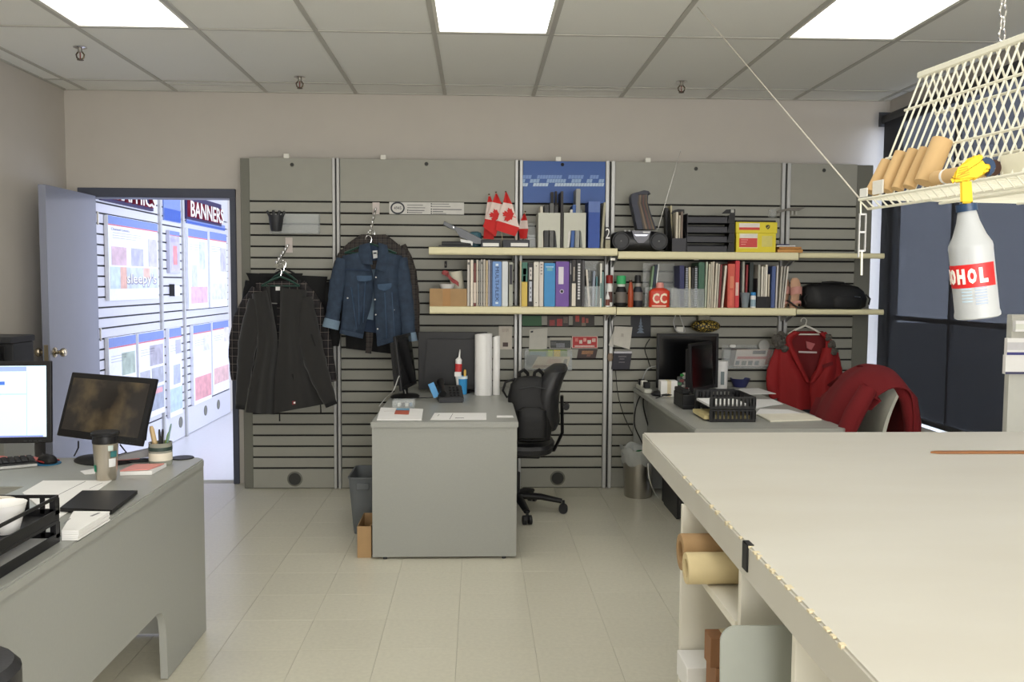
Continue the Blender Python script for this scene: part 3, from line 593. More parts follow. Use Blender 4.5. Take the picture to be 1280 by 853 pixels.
# ------------------------------------------------------------------ office chair with backpack
M_leath = mat('black_leatherette', (38, 38, 40), .42, var=.05, scale=120, bump=.12)
def office_chair(label, loc, rz, seat_z=.45):
    t = thing('office_chair', label, 'chair', loc, rz)    # faces local -y
    for k in range(5):
        a = 2*PI*k/5+.35; d = Vector((math.cos(a), math.sin(a), 0))
        m = MB(); m.tube([d*.02+Vector((0, 0, .105)), d*.16+Vector((0, 0, .10)), d*.29+Vector((0, 0, .075))], [.03, .026, .02], 10, flat=.75); m.obj('base_arm', M_black, t)
        m = MB(); c = d*.30; s = Vector((-d.y, d.x, 0))
        for k2 in (-1, 1): m.cyl(c+s*(.008*k2)+Vector((0, 0, .028)), c+s*(.026*k2)+Vector((0, 0, .028)), .028, n=16)
        m.box((c.x-.008, c.y-.008, .025), (c.x+.008, c.y+.008, .08)); m.obj('caster', M_black, t)
    m = MB(); m.cyl((0, 0, .09), (0, 0, .25), .03); m.cyl((0, 0, .25), (0, 0, seat_z-.09), .018); m.obj('gas_column', M_dark, t)
    MB().box((-.09, -.1, seat_z-.10), (.09, .16, seat_z-.065), .008).obj('tilt_plate', M_black, t)
    m = MB(); m.tube([(.09, 0, seat_z-.085), (.22, -.02, seat_z-.10), (.24, -.02, seat_z-.105)], [.006, .006, .01], 8); m.obj('lever', M_black, t)
    def seat(u, v):
        x = (u-.5)*2; y = (v-.5)*2; r = max(abs(x), abs(y)); return (x*.24*(1-.06*y*y), y*.235*(1-.05*x*x), seat_z-.02*r**4-.012*math.cos(x*1.5)*0+.01*math.cos(PI*x*.5)-(.03*max(0, -y-.5)))
    m = MB(); rings = []
    for z, k in ((seat_z-.065, .90), (seat_z-.055, .98), (seat_z-.025, 1.0), (seat_z-.005, .95), (seat_z+.004, .8)):
        rings.append([m.V((.245*k*math.copysign(abs(math.cos(a))**.55, math.cos(a)), .24*k*math.copysign(abs(math.sin(a))**.55, math.sin(a)), z)) for a in [2*PI*i/32 for i in range(32)]])
    m.skin(rings); m.obj('seat', M_leath, t)
    m = MB(); rings = []
    zz = [.0, .04, .12, .22, .30, .36, .39]
    for i, z in enumerate(zz):
        k = [.72, .86, .95, 1, .98, .85, .5][i]; yb = .235+.05*(z/.39)**2-.03*math.sin(z/.39*PI)
        rings.append([m.V((.215*k*math.copysign(abs(math.cos(a))**.6, math.cos(a)), yb-.02+.068*(1 if 0 < i < 6 else .6)*math.copysign(abs(math.sin(a))**.7, math.sin(a)), seat_z+.08+z)) for a in [2*PI*j/28 for j in range(28)]])
    m.skin(rings); m.obj('backrest', M_leath, t)
    m = MB(); m.tube([(0, .12, seat_z-.08), (0, .24, seat_z-.06), (0, .29, seat_z+.05), (0, .285, seat_z+.28)], [.026]*4, 8, flat=.4); m.obj('back_bracket', M_black, t)
    m = MB(); m.cyl((.03, .315, seat_z+.22), (.08, .315, seat_z+.22), .02); m.obj('back_knob', M_black, t)
    return t
yc_ = 5.44; xc_ = PY(644, 600, yc_).x
office_chair('black leather swivel chair tucked in at the middle desk', (xc_, yc_, 0), -PI/2-.15, seat_z=.455)
t = thing('backpack', 'black backpack hung over the back of the swivel chair', 'bag', (xc_+.08, yc_-.14, .44))
M_nyl = mat('black_nylon', (17, 17, 18), .6, var=.15, scale=50, bump=.2)
m = MB(t); rings = []
bx, by = PY(665, 500, yc_-.17).x, yc_-.17
for z, kx, ky, ox in ((.475, .6, .7, .0), (.49, .9, 1, 0), (.56, 1, 1.05, -.004), (.66, 1.04, 1.0, -.012), (.75, 1.0, .9, -.02), (.82, .88, .75, -.02), (.86, .6, .5, -.015), (.868, .3, .3, -.01)):
    rings.append([m.V((bx+ox+.125*kx*math.copysign(abs(math.cos(a))**.7, math.cos(a)), by+.07*ky*math.copysign(abs(math.sin(a))**.7, math.sin(a)), z)) for a in [2*PI*j/28 for j in range(28)]])
m.skin(rings); m.obj('main_pack', M_nyl, t)
m = MB(t); rings = []
for z, k in ((.50, .7), (.51, 1), (.60, 1.02), (.67, .95), (.69, .6)): rings.append([m.V((bx-.005+.09*k*math.copysign(abs(math.cos(a))**.6, math.cos(a)), by-.06+.04*k*math.copysign(abs(math.sin(a))**.6, math.sin(a)), z)) for a in [2*PI*j/24 for j in range(24)]])
m.skin(rings); m.obj('front_pocket', M_nyl, t)
for s, dx in ((-1, -.06), (1, .03)): m = MB(t); m.tube([(bx+dx-.02, by+.01, .85), (bx+dx-.015, by, .89), (bx+dx+.01, by+.01, .905), (bx+dx+.035, by+.03, .88), (bx+dx+.04, by+.05, .82)], [.012]*5, 8, flat=.5); m.obj('strap', M_nyl, t)
m = MB(t); m.tube([(bx-.10, by+.02, .85), (bx-.16, by, .83), (bx-.175, by-.005, .78), (bx-.15, by, .74), (bx-.125, by, .76)], [.013]*5, 8, flat=.5); m.obj('strap', M_nyl, t)
m = MB(t); m.tube([(bx-.08, by-.075, .80), (bx, by-.085, .815), (bx+.08, by-.075, .80)], .004, 6); m.obj('zip', M_dark, t)
# grey chair under the red jacket
yj = 4.62; pj = PY(1076, 500, yj)
t = thing('armchair', 'pale grey shell chair with black seat under the draped red jacket', 'chair', (pj.x-.2, yj, 0))
M_shell = mat('pale_grey_shell', (190, 190, 178), .5)
m = MB(t); ox = pj.x
m.grid(lambda u, v: (ox+.02-.045*math.sin(v*2.2)+.11*v, yj-.23+.46*u, .50+.46*v-.10*(2*u-1)**4*v), 14, 10, .02); m.obj('back_shell', M_shell, t)
MB(t).box((ox-.45, yj-.22, .43), (ox+.01, yj+.22, .50), .02, 3).obj('seat', M_leath, t)
for s in (-1, 1):
    m = MB(t); m.tube([(ox-.38, yj+s*.25, .645), (ox-.2, yj+s*.26, .65), (ox-.02, yj+s*.25, .645)], [.026, .03, .026], 10, flat=.6); m.obj('armrest', M_black, t)
    m = MB(t); m.tube([(ox-.2, yj+s*.255, .66), (ox-.2, yj+s*.25, .5), (ox-.2, yj+s*.19, .45)], .014, 8); m.obj('arm_post', M_black, t)
m = MB(t); m.cyl((ox-.2, yj, .10), (ox-.2, yj, .44), .025); m.obj('column', M_black, t)
for k in range(5):
    a = 2*PI*k/5; d = Vector((math.cos(a), math.sin(a), 0)); c = Vector((ox-.2, yj, 0))
    m = MB(t); m.tube([c+Vector((0, 0, .10)), c+d*.27+Vector((0, 0, .07))], [.026, .018], 8); m.ball(c+d*.27+Vector((0, 0, .028)), .028, 10); m.obj('base_arm', M_black, t)
# stool at the lower left corner
r_ = .125; cx_, cy_ = -.975, 1.62; q = PY(5, 836, cy_)
t = thing('stool', 'round black padded stool cut off at the lower left corner', 'stool', (cx_, cy_, 0)); zt2 = q.z
print('stool', q)
m = MB(t); m.lathe([(r_*.8, zt2-.07), (r_, zt2-.055), (r_, zt2-.015), (r_*.9, zt2), (r_*.5, zt2+.004)], (cx_, cy_, 0), 28); m.obj('seat', M_leath, t)
m = MB(t); m.cyl((cx_, cy_, .02), (cx_, cy_, zt2-.07), .025); m.obj('post', M_black, t)
m = MB(t); m.lathe([(.18, 0), (.18, .012), (.05, .03)], (cx_, cy_, 0), 28); m.obj('base', M_black, t)
# ------------------------------------------------------------------ bins and floor boxes
M_bin = mat('grey_bin_plastic', (98, 102, 104), .5, var=.03)
bx0, bx1, by0, by1, bz = MX0-.185, MX0-.012, 4.93, 5.28, .33
t = thing('waste_bin', 'grey plastic waste bin standing at the left side of the middle desk', 'bin', (bx0, by0, 0))
def rr(x0, x1, y0, y1, z, r=.03, n=4):
    o = []
    for cx, cy, a0 in ((x1-r, y1-r, 0), (x0+r, y1-r, PI/2), (x0+r, y0+r, PI), (x1-r, y0+r, 1.5*PI)):
        for k in range(n+1): a = a0+PI/2*k/n; o.append((cx+r*math.cos(a), cy+r*math.sin(a), z))
    return o
m = MB(t); R_ = [[m.V(p) for p in rr(bx0+i, bx1-i, by0+i, by1-i, z)] for z, i in ((.001, .03), (.05, .025), (bz-.01, .004), (bz-.008, 0), (bz, 0), (bz, .008), (.06, .032), (.02, .036))]
m.skin(R_); m.obj('body', M_bin, t)
MB(t).box((bx0+.05, by0-.006, bz-.07), (bx1-.05, by0+.014, bz-.03), .004).obj('handle', M_bin, t)
ax0, ax1, ay0, ay1, az = MX0-.075, MX0-.004, 4.53, 4.80, .165
t = thing('open_carton', 'small open brown carton on the floor at the desk corner', 'box', (ax0, ay0, 0)); w_ = .004
for nm, a, b in (('side', (ax0, ay0, 0), (ax1, ay0+w_, az)), ('side', (ax0, ay1-w_, 0), (ax1, ay1, az)), ('side', (ax0, ay0+w_, 0), (ax0+w_, ay1-w_, az)), ('side', (ax1-w_, ay0+w_, 0), (ax1, ay1-w_, az)), ('bottom', (ax0+w_, ay0+w_, 0), (ax1-w_, ay1-w_, w_))): MB(t).box(a, b).obj(nm, M_kraft, t)
q = PZ(797, 620, 0); cx, cy = q.x, 5.84
t = thing('steel_bin', 'round brushed steel bin with a clear bag near the right desk', 'bin', (cx, cy, 0))
m = MB(t); m.lathe([(.088, .001), (.09, .01), (.102, .27), (.104, .272), (.098, .272), (.086, .02), (.05, .015)], (cx, cy, 0), 32); m.obj('body', M_steel, t)
M_bag = mat('clear_bag_film', (225, 228, 226), .25, alpha=.55, var=.02, bump=.5)
m = MB(t); n = 40; R_ = []
for k, (z, r) in enumerate(((.225, .107), (.25, .112), (.28, .113), (.315, .118), (.335, .124), (.32, .105), (.27, .09))): R_.append([m.V((cx+(r+.006*math.sin(i*2.1+k*1.7))*math.cos(2*PI*i/n), cy+(r+.006*math.sin(i*2.1+k*1.7))*math.sin(2*PI*i/n), z+.012*math.sin(i*.9+k))) for i in range(n)])
m.skin(R_, False, False); m.obj('liner_bag', M_bag, t)
m = MB((cx, cy, .25)); m.ball((cx+.02, cy, .285), .055, 12, (1, .8, .5)); tag(m.obj('green_wrapper', mat('green_wrapper', (40, 110, 62), .5, var=.3, scale=40)), 'crumpled green wrapper in the steel bin', 'rubbish')
# PC tower under the right desk
t = thing('computer_tower', 'dark computer tower under the right desk', 'computer', (RX0+.13, 5.2, 0))
MB(t).box((RX0+.135, 5.22, .012), (RX0+.33, 5.66, .42), .006, 2).obj('case', M_dark, t); MB(t).box((RX0+.137, 5.205, .02), (RX0+.328, 5.22, .415), .004).obj('front_panel', M_black, t)
for z in (.33, .28): MB(t).box((RX0+.16, 5.2035, z), (RX0+.305, 5.205, z+.035), .0005).obj('drive_bay', M_dark, t)
for x in (RX0+.15, RX0+.315): MB(t).box((x-.01, 5.25, 0), (x+.01, 5.62, .0125)).obj('foot', M_black, t)
# printer on a low cabinet behind the left monitors
yp = 4.55; a_ = PY(43, 418, yp+.25); zbp = PY(42.5, 458, yp).z; px1 = a_.x
t = thing('low_cabinet', 'grey low cabinet behind the left desk carrying the printer', 'cabinet', (px1-.02, yp-.05, 0))
MB(t).box((XL+.01, yp-.05, .02), (px1-.01, yp+.24, zbp-.002), .003).obj('body', M_desk, t); MB(t).box((XL+.03, yp-.065, .04), (px1-.01, yp-.0505, zbp-.03), .002).obj('door', M_desk, t); MB(t).box((XL+.02, yp-.03, 0), (px1-.02, yp+.23, .02)).obj('plinth', M_dark, t)
t = thing('printer', 'black desktop printer on the low cabinet beside the open door', 'printer', (px1-.385, yp, zbp)); x0 = px1-.385
MB(t).box((x0, yp+.03, zbp), (px1, yp+.24, a_.z-.035), .006, 2).obj('body', M_dark, t); MB(t).box((x0-.004, yp+.0, a_.z-.034), (px1+.004, yp+.25, a_.z), .006, 2).obj('lid', M_dark, t)
MB(t).box((x0+.04, yp+.022, zbp+.02), (px1-.04, yp+.0295, zbp+.10), .002).obj('output_slot', M_black, t); MB(t).box((x0+.05, yp-.10, zbp+.012), (px1-.05, yp+.03, zbp+.02), .002).obj('paper_tray', M_black, t)
m = MB(t); m.X = Matrix.Translation((px1-.19, yp-.005, a_.z-.09)) @ Matrix.Rotation(.5, 4, 'X'); m.box((-.12, -.012, -.035), (.15, 0, .035), .002); m.obj('control_panel', M_black, t)
for r in range(3):
    for c in range(6): m = MB(t); m.X = Matrix.Translation((px1-.19, yp-.005, a_.z-.09)) @ Matrix.Rotation(.5, 4, 'X'); m.box((-.10+.032*c, -.015, -.027+.02*r), (-.08+.032*c, -.0121, -.015+.02*r), .001); m.obj('button', mat('button_grey', (120, 120, 124), .5), t)
# ------------------------------------------------------------------ things on the left desk
def sheet(label, pts, z, mm=M_paper, th=.002, name='paper_sheet', cat='paper', group=None, zp=None, marks=()):
    P = [PZ(x, y, zp or z) for x, y in pts]; m = MB(P[0])
    m.prism([(p.x, p.y) for p in P], 'z', z+.0008, z+.0008+th); o = m.obj(name, mm)
    tag(o, label, cat, group)
    for (pa, pb, w_, c) in marks:
        a, b = PZ(*pa, zp or z), PZ(*pb, zp or z); d = (b-a).normalized(); s = Vector((-d.y, d.x, 0))*w_
        k = MB(P[0]); k.prism([tuple((a+s)[:2]), tuple((b+s)[:2]), tuple((b-s)[:2]), tuple((a-s)[:2])], 'z', z+th+.0009, z+th+.0014); k.obj('printed_mark', bmat(*c), o)
    return o
# keyboard
q = PZ(-8, 584, ZD)
t = thing('keyboard', 'black keyboard with a pale front edge at the left frame edge', 'keyboard', (q.x, q.y, ZD), .55)
MB().box((-.22, -.075, .001), (.14, .075, .018), .005, 2).obj('case', M_black, t); MB().box((-.215, -.085, .001), (.14, -.07, .012), .003).obj('front_edge', M_alu, t)
for r in range(5):
    for c in range(16): MB().box((-.208+.0215*c, -.055+.024*r, .018), (-.19+.0215*c, -.035+.024*r, .024), .002).obj('key', M_dark, t) if c > 5 else None
# mouse
q = PZ(60, 580, ZD)
t = thing('computer_mouse', 'black mouse with red sides on a blue pad in front of the tilted monitor', 'mouse', (q.x, q.y, ZD), -.7)
m = MB(); m.lathe([(.046, .001), (.046, .004), (.03, .0045)], (0, 0, 0), 24, sx=1.1); m.obj('blue_pad', bmat(40, 110, 150), t)
m = MB(); R_ = [[m.V((.052*k*math.cos(a)-.004, .031*k*math.sin(a), z)) for a in [2*PI*i/20 for i in range(20)]] for z, k in ((.005, .95), (.014, 1), (.026, .85), (.034, .55), (.037, .2))]; m.skin(R_); m.obj('shell', M_black, t)
for s in (-1, 1): MB().box((-.03, s*.029-.003, .010), (.03, s*.029+.003, .016), .002).obj('side_grip', bmat(170, 50, 50), t)
MB().box((-.045, -.004, .028), (-.02, .004, .034), .002).obj('wheel', M_dark, t); m = MB(); m.tube([(-.05, 0, .012), (-.08, .02, .03), (-.10, .03, .006)], .002, 6); m.obj('cord', M_dark, t)
# tumbler
q = PZ(133, 600, ZD)
t = thing('travel_tumbler', 'tall brushed steel travel tumbler with black lid and green stickers', 'cup', (q.x, q.y, ZD))
m = MB(); m.lathe([(.031, .0005), (.034, .004), (.038, .06), (.0425, .155), (.043, .158)], n=32); m.obj('body', mat('tumbler_steel', (190, 182, 168), .3, .9, var=.04, scale=50, stretch=(1, 1, .05)), t)
m = MB(); m.lathe([(.0435, .155), (.0445, .16), (.042, .185), (.047, .188), (.048, .198), (.044, .203), (.03, .204)], n=32); m.obj('lid', M_black, t); pass
def sticker(a0, a1, z0, z1, c):
    m = MB(); m.grid(lambda u, v: ((.0352+.0085*((z0+(z1-z0)*v)/.16)+.0012)*math.cos(a0+(a1-a0)*u), (.0352+.0085*((z0+(z1-z0)*v)/.16)+.0012)*math.sin(a0+(a1-a0)*u), z0+(z1-z0)*v), 6, 2); m.obj('sticker', bmat(*c), t)
sticker(-2.6, -2.1, .040, .068, (40, 130, 100)); sticker(-.95, -.3, .06, .095, (228, 228, 226)); sticker(-.8, -.2, .10, .125, (60, 120, 120)); sticker(-1.0, -.6, .128, .15, (200, 214, 208))
t.scale = (1, 1, .86)
# pen cup
q = PZ(201, 581, ZD)
t = thing('pen_cup', 'glass jar with a pale band holding pens on the left desk', 'pen cup', (q.x, q.y, ZD))
m = MB(); m.lathe([(.040, .0005), (.043, .01), (.043, .085), (.0445, .088), (.041, .088), (.039, .012)], n=28); m.obj('jar', mat('grey_green_glass_jar', (150, 152, 140), .15, var=.04), t)
m = MB(); m.lathe([(.0437, .02), (.0437, .05)], n=28, cap0=False, cap1=False); m.obj('label_band', bmat(222, 214, 196), t); m = MB(); m.lathe([(.044, .058), (.044, .072)], n=28, cap0=False, cap1=False); m.obj('dark_band', bmat(50, 66, 60), t)
for k, (dx, dy, ln, r, c, l) in enumerate(((-.02, 0, .150, .010, (205, 176, 130), 'wooden stick'), (-.005, .015, .135, .005, (30, 30, 34), 'black pen'), (.008, -.01, .14, .005, (36, 36, 40), 'dark marker'), (.018, .01, .125, .006, (150, 190, 70), 'green highlighter'), (.026, -.004, .16, .004, (120, 150, 140), 'grey green pen'))):
    tip = Vector((q.x+dx*1.7, q.y+dy, ZD+ln)); bs = Vector((q.x+dx*.4, q.y+dy*.5, ZD+.014)); m = MB(bs); m.tube([bs, bs.lerp(tip, .9), tip], [r, r, r*.6], 8)
    tag(m.obj('pen', bmat(*c)), l+' standing in the glass pen jar', 'pen')
# paper stuff
M_pink = bmat(226, 150, 140)
sheet('pad of white sheets under the pink notes beside the pen jar', [(150, 595), (166, 586), (208, 584), (190, 594)], ZD, th=.014, name='note_pad', cat='note pad')
sheet('pink note pad lying on white sheets beside the pen jar', [(150, 590), (168, 582), (205, 581), (186, 588)], ZD+.016, M_pink, .004, 'note_pad', 'note pad')
q = PZ(168, 578, ZD); t = thing('stapler', 'grey and pink stapler lying between the tumbler and the pen jar', 'stapler', (q.x, q.y, ZD), .35)
m = MB(); m.prism([(-.07, .016), (.06, .02), (.075, .04), (.05, .05), (-.03, .036), (-.075, .022)], 'y', -.018, .018); m.obj('arm', bmat(150, 148, 150), t); MB().box((-.07, -.016, .001), (.07, .016, .012), .004).obj('base', M_dark, t); MB().box((-.07, -.0185, .013), (.02, .0185, .018), .002).obj('magazine', bmat(190, 130, 128), t)
sheet('white paper scraps beside the tumbler on the left desk', [(100, 590), (118, 587), (122, 593), (106, 594)], ZD)
sheet('printed white sheets under the black folder on the left desk', [(28, 617), (54, 602), (140, 601.5), (70, 652)], ZD, marks=[((73, 620), (107, 603), .001, (90, 90, 95)), ((112, 612), (128, 605), .001, (130, 130, 135))], name='paper_sheets')
t = sheet('flat black folder on the corner of the left desk', [(75, 640), (103, 618), (172, 618), (140, 643)], ZD+.004, M_black, .012, 'folder', 'folder')
# neat stack of stapled papers
for k in range(5):
    o = sheet(['bottom sheaf of the white paper stack in front of the black tray', 'second sheaf from the bottom of the white paper stack', 'middle sheaf of the white paper stack by the tray', 'second sheaf from the top of the white paper stack', 'top printed sheaf of the white paper stack by the tray'][k], [(77, 664), (98+rnd.uniform(-1, 1), 664), (136+rnd.uniform(-1.5, 1.5), 640), (92, 639.5)], ZD+.0056*k, th=.0048, zp=ZD+.027, name='paper_stack', group='sheaves in the white paper stack', marks=[((114, 646), (124, 642), .004, (120, 120, 124)), ((80, 655), (88, 649), .001, (120, 120, 124))] if k == 4 else ())
q = PZ(98, 575, ZD)
m = MB((-1.9, 3.50, ZD)); m.grid(lambda u, v: (-2.02+.30*u+.03*v, 3.46+.10*v, ZD+.004+.014*abs(math.sin(u*9+v*2))*(1-.3*v)), 20, 5, .001)
tag(m.obj('plastic_bag', mat('pink_bag_film', (228, 122, 112), .4, var=.2, scale=20)), 'crumpled pink and white bag behind the mouse', 'bag')
# letter tray, two tiers
tp = [PZ(-20, 740, ZD), PZ(75, 697, ZD)]
bx1 = PZ(74, 678, ZD).x; by1 = PZ(74, 678, ZD).y; by0 = by1-.36; bx0 = bx1-.25
def letter_tray(label, x0, x1, y0, y1, z, h, mm=M_black, lowside=True, group=None, slots=8, opn=None, lo=.24, nobars=()):
    "low plastic tray; opn = side left open ('-x' ...)"
    t = thing('letter_tray', label, 'tray', (x0, y0, z), group=group); w_ = .005
    MB(t).box((x0, y0, z+.004), (x1, y1, z+.008)).obj('tray_floor', mm, t)
    def rail(a, b, z0, z1): MB(t).box((min(a[0], b[0])-(w_/2 if a[0] == b[0] else 0), min(a[1], b[1])-(w_/2 if a[1] == b[1] else 0), z0), (max(a[0], b[0])+(w_/2 if a[0] == b[0] else 0), max(a[1], b[1])+(w_/2 if a[1] == b[1] else 0), z1), .001).obj('rail', mm, t)
    for nm, a, b in (('-y', (x0, y0), (x1, y0)), ('+y', (x0, y1), (x1, y1)), ('-x', (x0, y0), (x0, y1)), ('+x', (x1, y0), (x1, y1))):
        if nm == opn: continue
        rail(a, b, z, z+h*lo); rail(a, b, z+h*.86, z+h)
        m = MB(t); n = slots
        for k in range(n+1):
            if nm in nobars and 0 < k < n: continue
            f = k/n; f0 = .012 if 0 < k < n else .05
            c = (a[0]+(b[0]-a[0])*f, a[1]+(b[1]-a[1])*f); d = .006 if 0 < k < n else .022
            sx_ = d if a[1] == b[1] else w_/2; sy_ = d if a[0] == b[0] else w_/2
            m.box((max(x0-w_/2, c[0]-sx_), max(y0-w_/2, c[1]-sy_), z+h*.22), (min(x1+w_/2, c[0]+sx_), min(y1+w_/2, c[1]+sy_), z+h*.88))
        o = m.obj('slat_bars', mm, t); o['kind'] = 'stuff'
    return t
letter_tray('lower black letter tray at the front left corner of the left desk', bx0, bx1, by0, by1, ZD+.001, .063, lo=.42, nobars=('+x',), slots=6)
letter_tray('upper black letter tray holding cups on the left desk', bx0, bx1, by0, by1, ZD+.0645, .066, lo=.42, nobars=('+x',), slots=6)
M_cup = bmat(226, 222, 212)
q = PZ(14, 655, ZD+.0735)
def bowl(label, c, r, h, mm, name='cup', cat='cup', rim=.1):
    t = MB(c); t.lathe([(r*.6, .001), (r*.64, .006), (r*.98, h), (r, h+.001), (r*.93, h-.002), (r*.6, .012)], c, 28); return tag(t.obj(name, mm), label, cat)
bowl('white paper cup lying nearest in the upper black tray', (bx1-.056, by1-.165, ZD+.0735), .052, .075, M_paper)
m = MB((bx1-.14, by1-.075, ZD+.0735)); m.lathe([(.058, .0), (.06, .003), (.06, .058), (.052, .06), (.03, .06), (.03, 0)], (bx1-.14, by1-.075, ZD+.0735), 32, False, False)
tag(m.obj('tape_roll', bmat(226, 218, 200)), 'wide roll of cream tape in the upper black tray', 'tape')
tag(MB((bx1-.075, by1-.29, ZD+.0735)).box((bx1-.10, by1-.32, ZD+.0735), (bx1-.03, by1-.235, ZD+.098), .002).obj('small_box', bmat(70, 78, 150)), 'small blue box in the upper black tray', 'box')
tag(MB((bx0+.02, by0+.02, ZD+.010)).box((bx0+.02, by0+.02, ZD+.010), (bx1-.02, by1-.02, ZD+.016)).obj('paper_sheets', M_paper), 'loose papers in the lower black tray on the left desk', 'paper')
# cables at the tilted monitor
for pts, l in (([(98, 552), (98, 560), (93, 570)], 'thin black video cable below the tilted monitor'), ([(150, 556), (158, 566), (140, 572)], 'black power lead behind the steel tumbler')):
    P = [PY(*pts[0], 3.48), PY(*pts[1], 3.5), PZ(*pts[2], ZD+.004)]; m = MB(P[2]); m.tube(P, .003, 6); tag(m.obj('cable', M_black), l, 'cable')
# ------------------------------------------------------------------ things on the middle desk
sheet('stack of printed papers at the front left of the middle desk', [(471, 526), (476, 511), (529, 513), (527, 526)], ZD, th=.006, name='paper_stack', marks=[((480, 516), (500, 516), .002, (200, 190, 190))])
sheet('blue and red ticket lying on the paper stack of the middle desk', [(493, 518), (495, 512.5), (512, 513), (511, 518.5)], ZD+.008, bmat(190, 96, 74), .002, 'ticket', 'card')
sheet('pale blue ticket lying over the red one on the middle desk', [(495, 513), (496, 511), (512, 511.5), (512, 513.4)], ZD+.0115, bmat(110, 160, 190), .002, 'ticket', 'card')
sheet('white sheet with a black mark at the front of the middle desk', [(538, 525.5), (543, 517), (608, 517), (608, 525.5)], ZD, marks=[((562, 525), (566, 518), .001, (40, 40, 40)), ((569, 523.5), (580, 523.5), .006, (50, 40, 36)), ((547, 521), (549, 519), .002, (150, 150, 150))])
sheet('narrow white label at the front right corner of the middle desk', [(621, 522.5), (621, 520), (641, 520), (642, 522.5)], ZD, th=.001, name='label_strip', cat='label')
q = PZ(504, 511, ZD); t = thing('plastic_tub', 'small clear plastic tub of bits behind the papers on the middle desk', 'tub', (q.x, q.y+.04, ZD))
for a, b in (((-.06, -.05, .001), (.06, -.047, .045)), ((-.06, .047, .001), (.06, .05, .045)), ((-.06, -.047, .001), (-.057, .047, .045)), ((.057, -.047, .001), (.06, .047, .045))): MB().box(a, b).obj('wall', M_acryl, t)
MB().box((-.057, -.047, .001), (.057, .047, .004)).obj('bottom', M_acryl, t)
for k in range(4): m = MB((q.x-.035+.022*k, q.y+.03+.01*(k % 2), ZD+.006)); c = (q.x-.035+.022*k, q.y+.03+.01*(k % 2), ZD+.006); m.box((c[0], c[1], c[2]), (c[0]+.017, c[1]+.02, c[2]+.02), .002); tag(m.obj('small_part', bmat(*((220, 220, 215), (60, 60, 62), (200, 200, 196), (90, 120, 150))[k])), 'little %s piece in the clear tub' % ('white', 'black', 'grey', 'blue')[k], 'small part')
# phone
q = PZ(562, 504, ZD); t = thing('desk_phone', 'dark desk phone with a blue note on the middle desk', 'phone', (q.x, q.y+.08, ZD), .12)
m = MB(); m.prism([(-.085, .001), (.085, .001), (.085, .085), (.06, .09), (-.085, .03)], 'x', -.075, .075); m.bevel(.006, 2); m.obj('body', M_dark, t)
m = MB(); m.X = Matrix.Translation((-.05, -.005, .085)); m.tube([(0, -.085, -.03), (0, -.06, -.015), (0, .05, .02), (0, .075, .022)], [.022, .017, .017, .024], 12); m.obj('handset', M_black, t)
for r in range(4):
    for c in range(3): m = MB(); m.X = Matrix.Translation((.0+.022*c, -.06+.028*r, .042+.012*r)) @ Matrix.Rotation(.40, 4, 'X'); m.box((-.007, -.006, 0), (.007, .006, .005), .001); m.obj('key', M_black, t)
m = MB(); m.X = Matrix.Translation((-.082, -.03, .03)) @ Matrix.Rotation(-.4, 4, 'Y'); m.box((-.018, -.002, 0), (.018, 0, .09)); m.obj('blue_note', bmat(92, 160, 214), t)
m = MB(); m.tube([(.05, .08, .03), (.02, .13, .01), (-.1, .16, .004), (-.25, .12, .004)], .003, 6); m.obj('cord', M_black, t)
q = PZ(578, 493, ZD); t = thing('blue_cup', 'bright blue plastic cup holding a glue tube on the middle desk', 'cup', (q.x, q.y, ZD)); m = MB(); m.lathe([(.026, .0005), (.028, .005), (.032, .115), (.033, .117), (.029, .115), (.025, .008)], n=28); m.obj('body', bmat(66, 160, 222), t)
m = MB(); m.lathe([(.0335, .100), (.0335, .117)], n=28, cap0=False, cap1=False); m.obj('white_rim', bmat(220, 236, 244), t)
t = thing('glue_tube', 'white glue tube with red label and pointed nozzle in the blue cup', 'tube', (q.x-.012, q.y, ZD+.01)); bx_, bz_ = -.012, 0
m = MB(); m.tube([(0, 0, .002), (-.015, 0, .12), (-.012, 0, .21), (-.008, 0, .225)], [.02, .02, .021, .008], 14); m.obj('body', M_paper, t); m = MB(); m.tube([(-.008, 0, .225), (-.004, 0, .275)], [.007, .003], 10); m.obj('nozzle', M_paper, t)
m = MB(); m.tube([(-.0145, 0, .135), (-.0123, 0, .185)], [.0216, .0220], 14, cap=False); m.obj('label', bmat(200, 60, 60), t); m = MB(); m.X = Matrix.Translation((-.02, -.022, .118)); m.box((-.018, -.003, -.012), (.016, 0, .016), .001); m.obj('tag', M_paper, t)
m = MB((q.x+.014, q.y-.005, ZD+.01)); m.tube([(q.x+.014, q.y-.005, ZD+.012), (q.x+.016, q.y-.005, ZD+.15), (q.x+.016, q.y-.005, ZD+.158)], [.008, .008, .004], 10); tag(m.obj('marker', bmat(216, 180, 90)), 'yellow marker standing in the blue cup', 'marker')
m = MB((q.x-.02, q.y+.012, ZD+.01)); m.tube([(q.x-.004, q.y+.012, ZD+.012), (q.x-.028, q.y+.012, ZD+.17)], .006, 8); tag(m.obj('marker', M_black), 'black marker standing in the blue cup', 'marker')
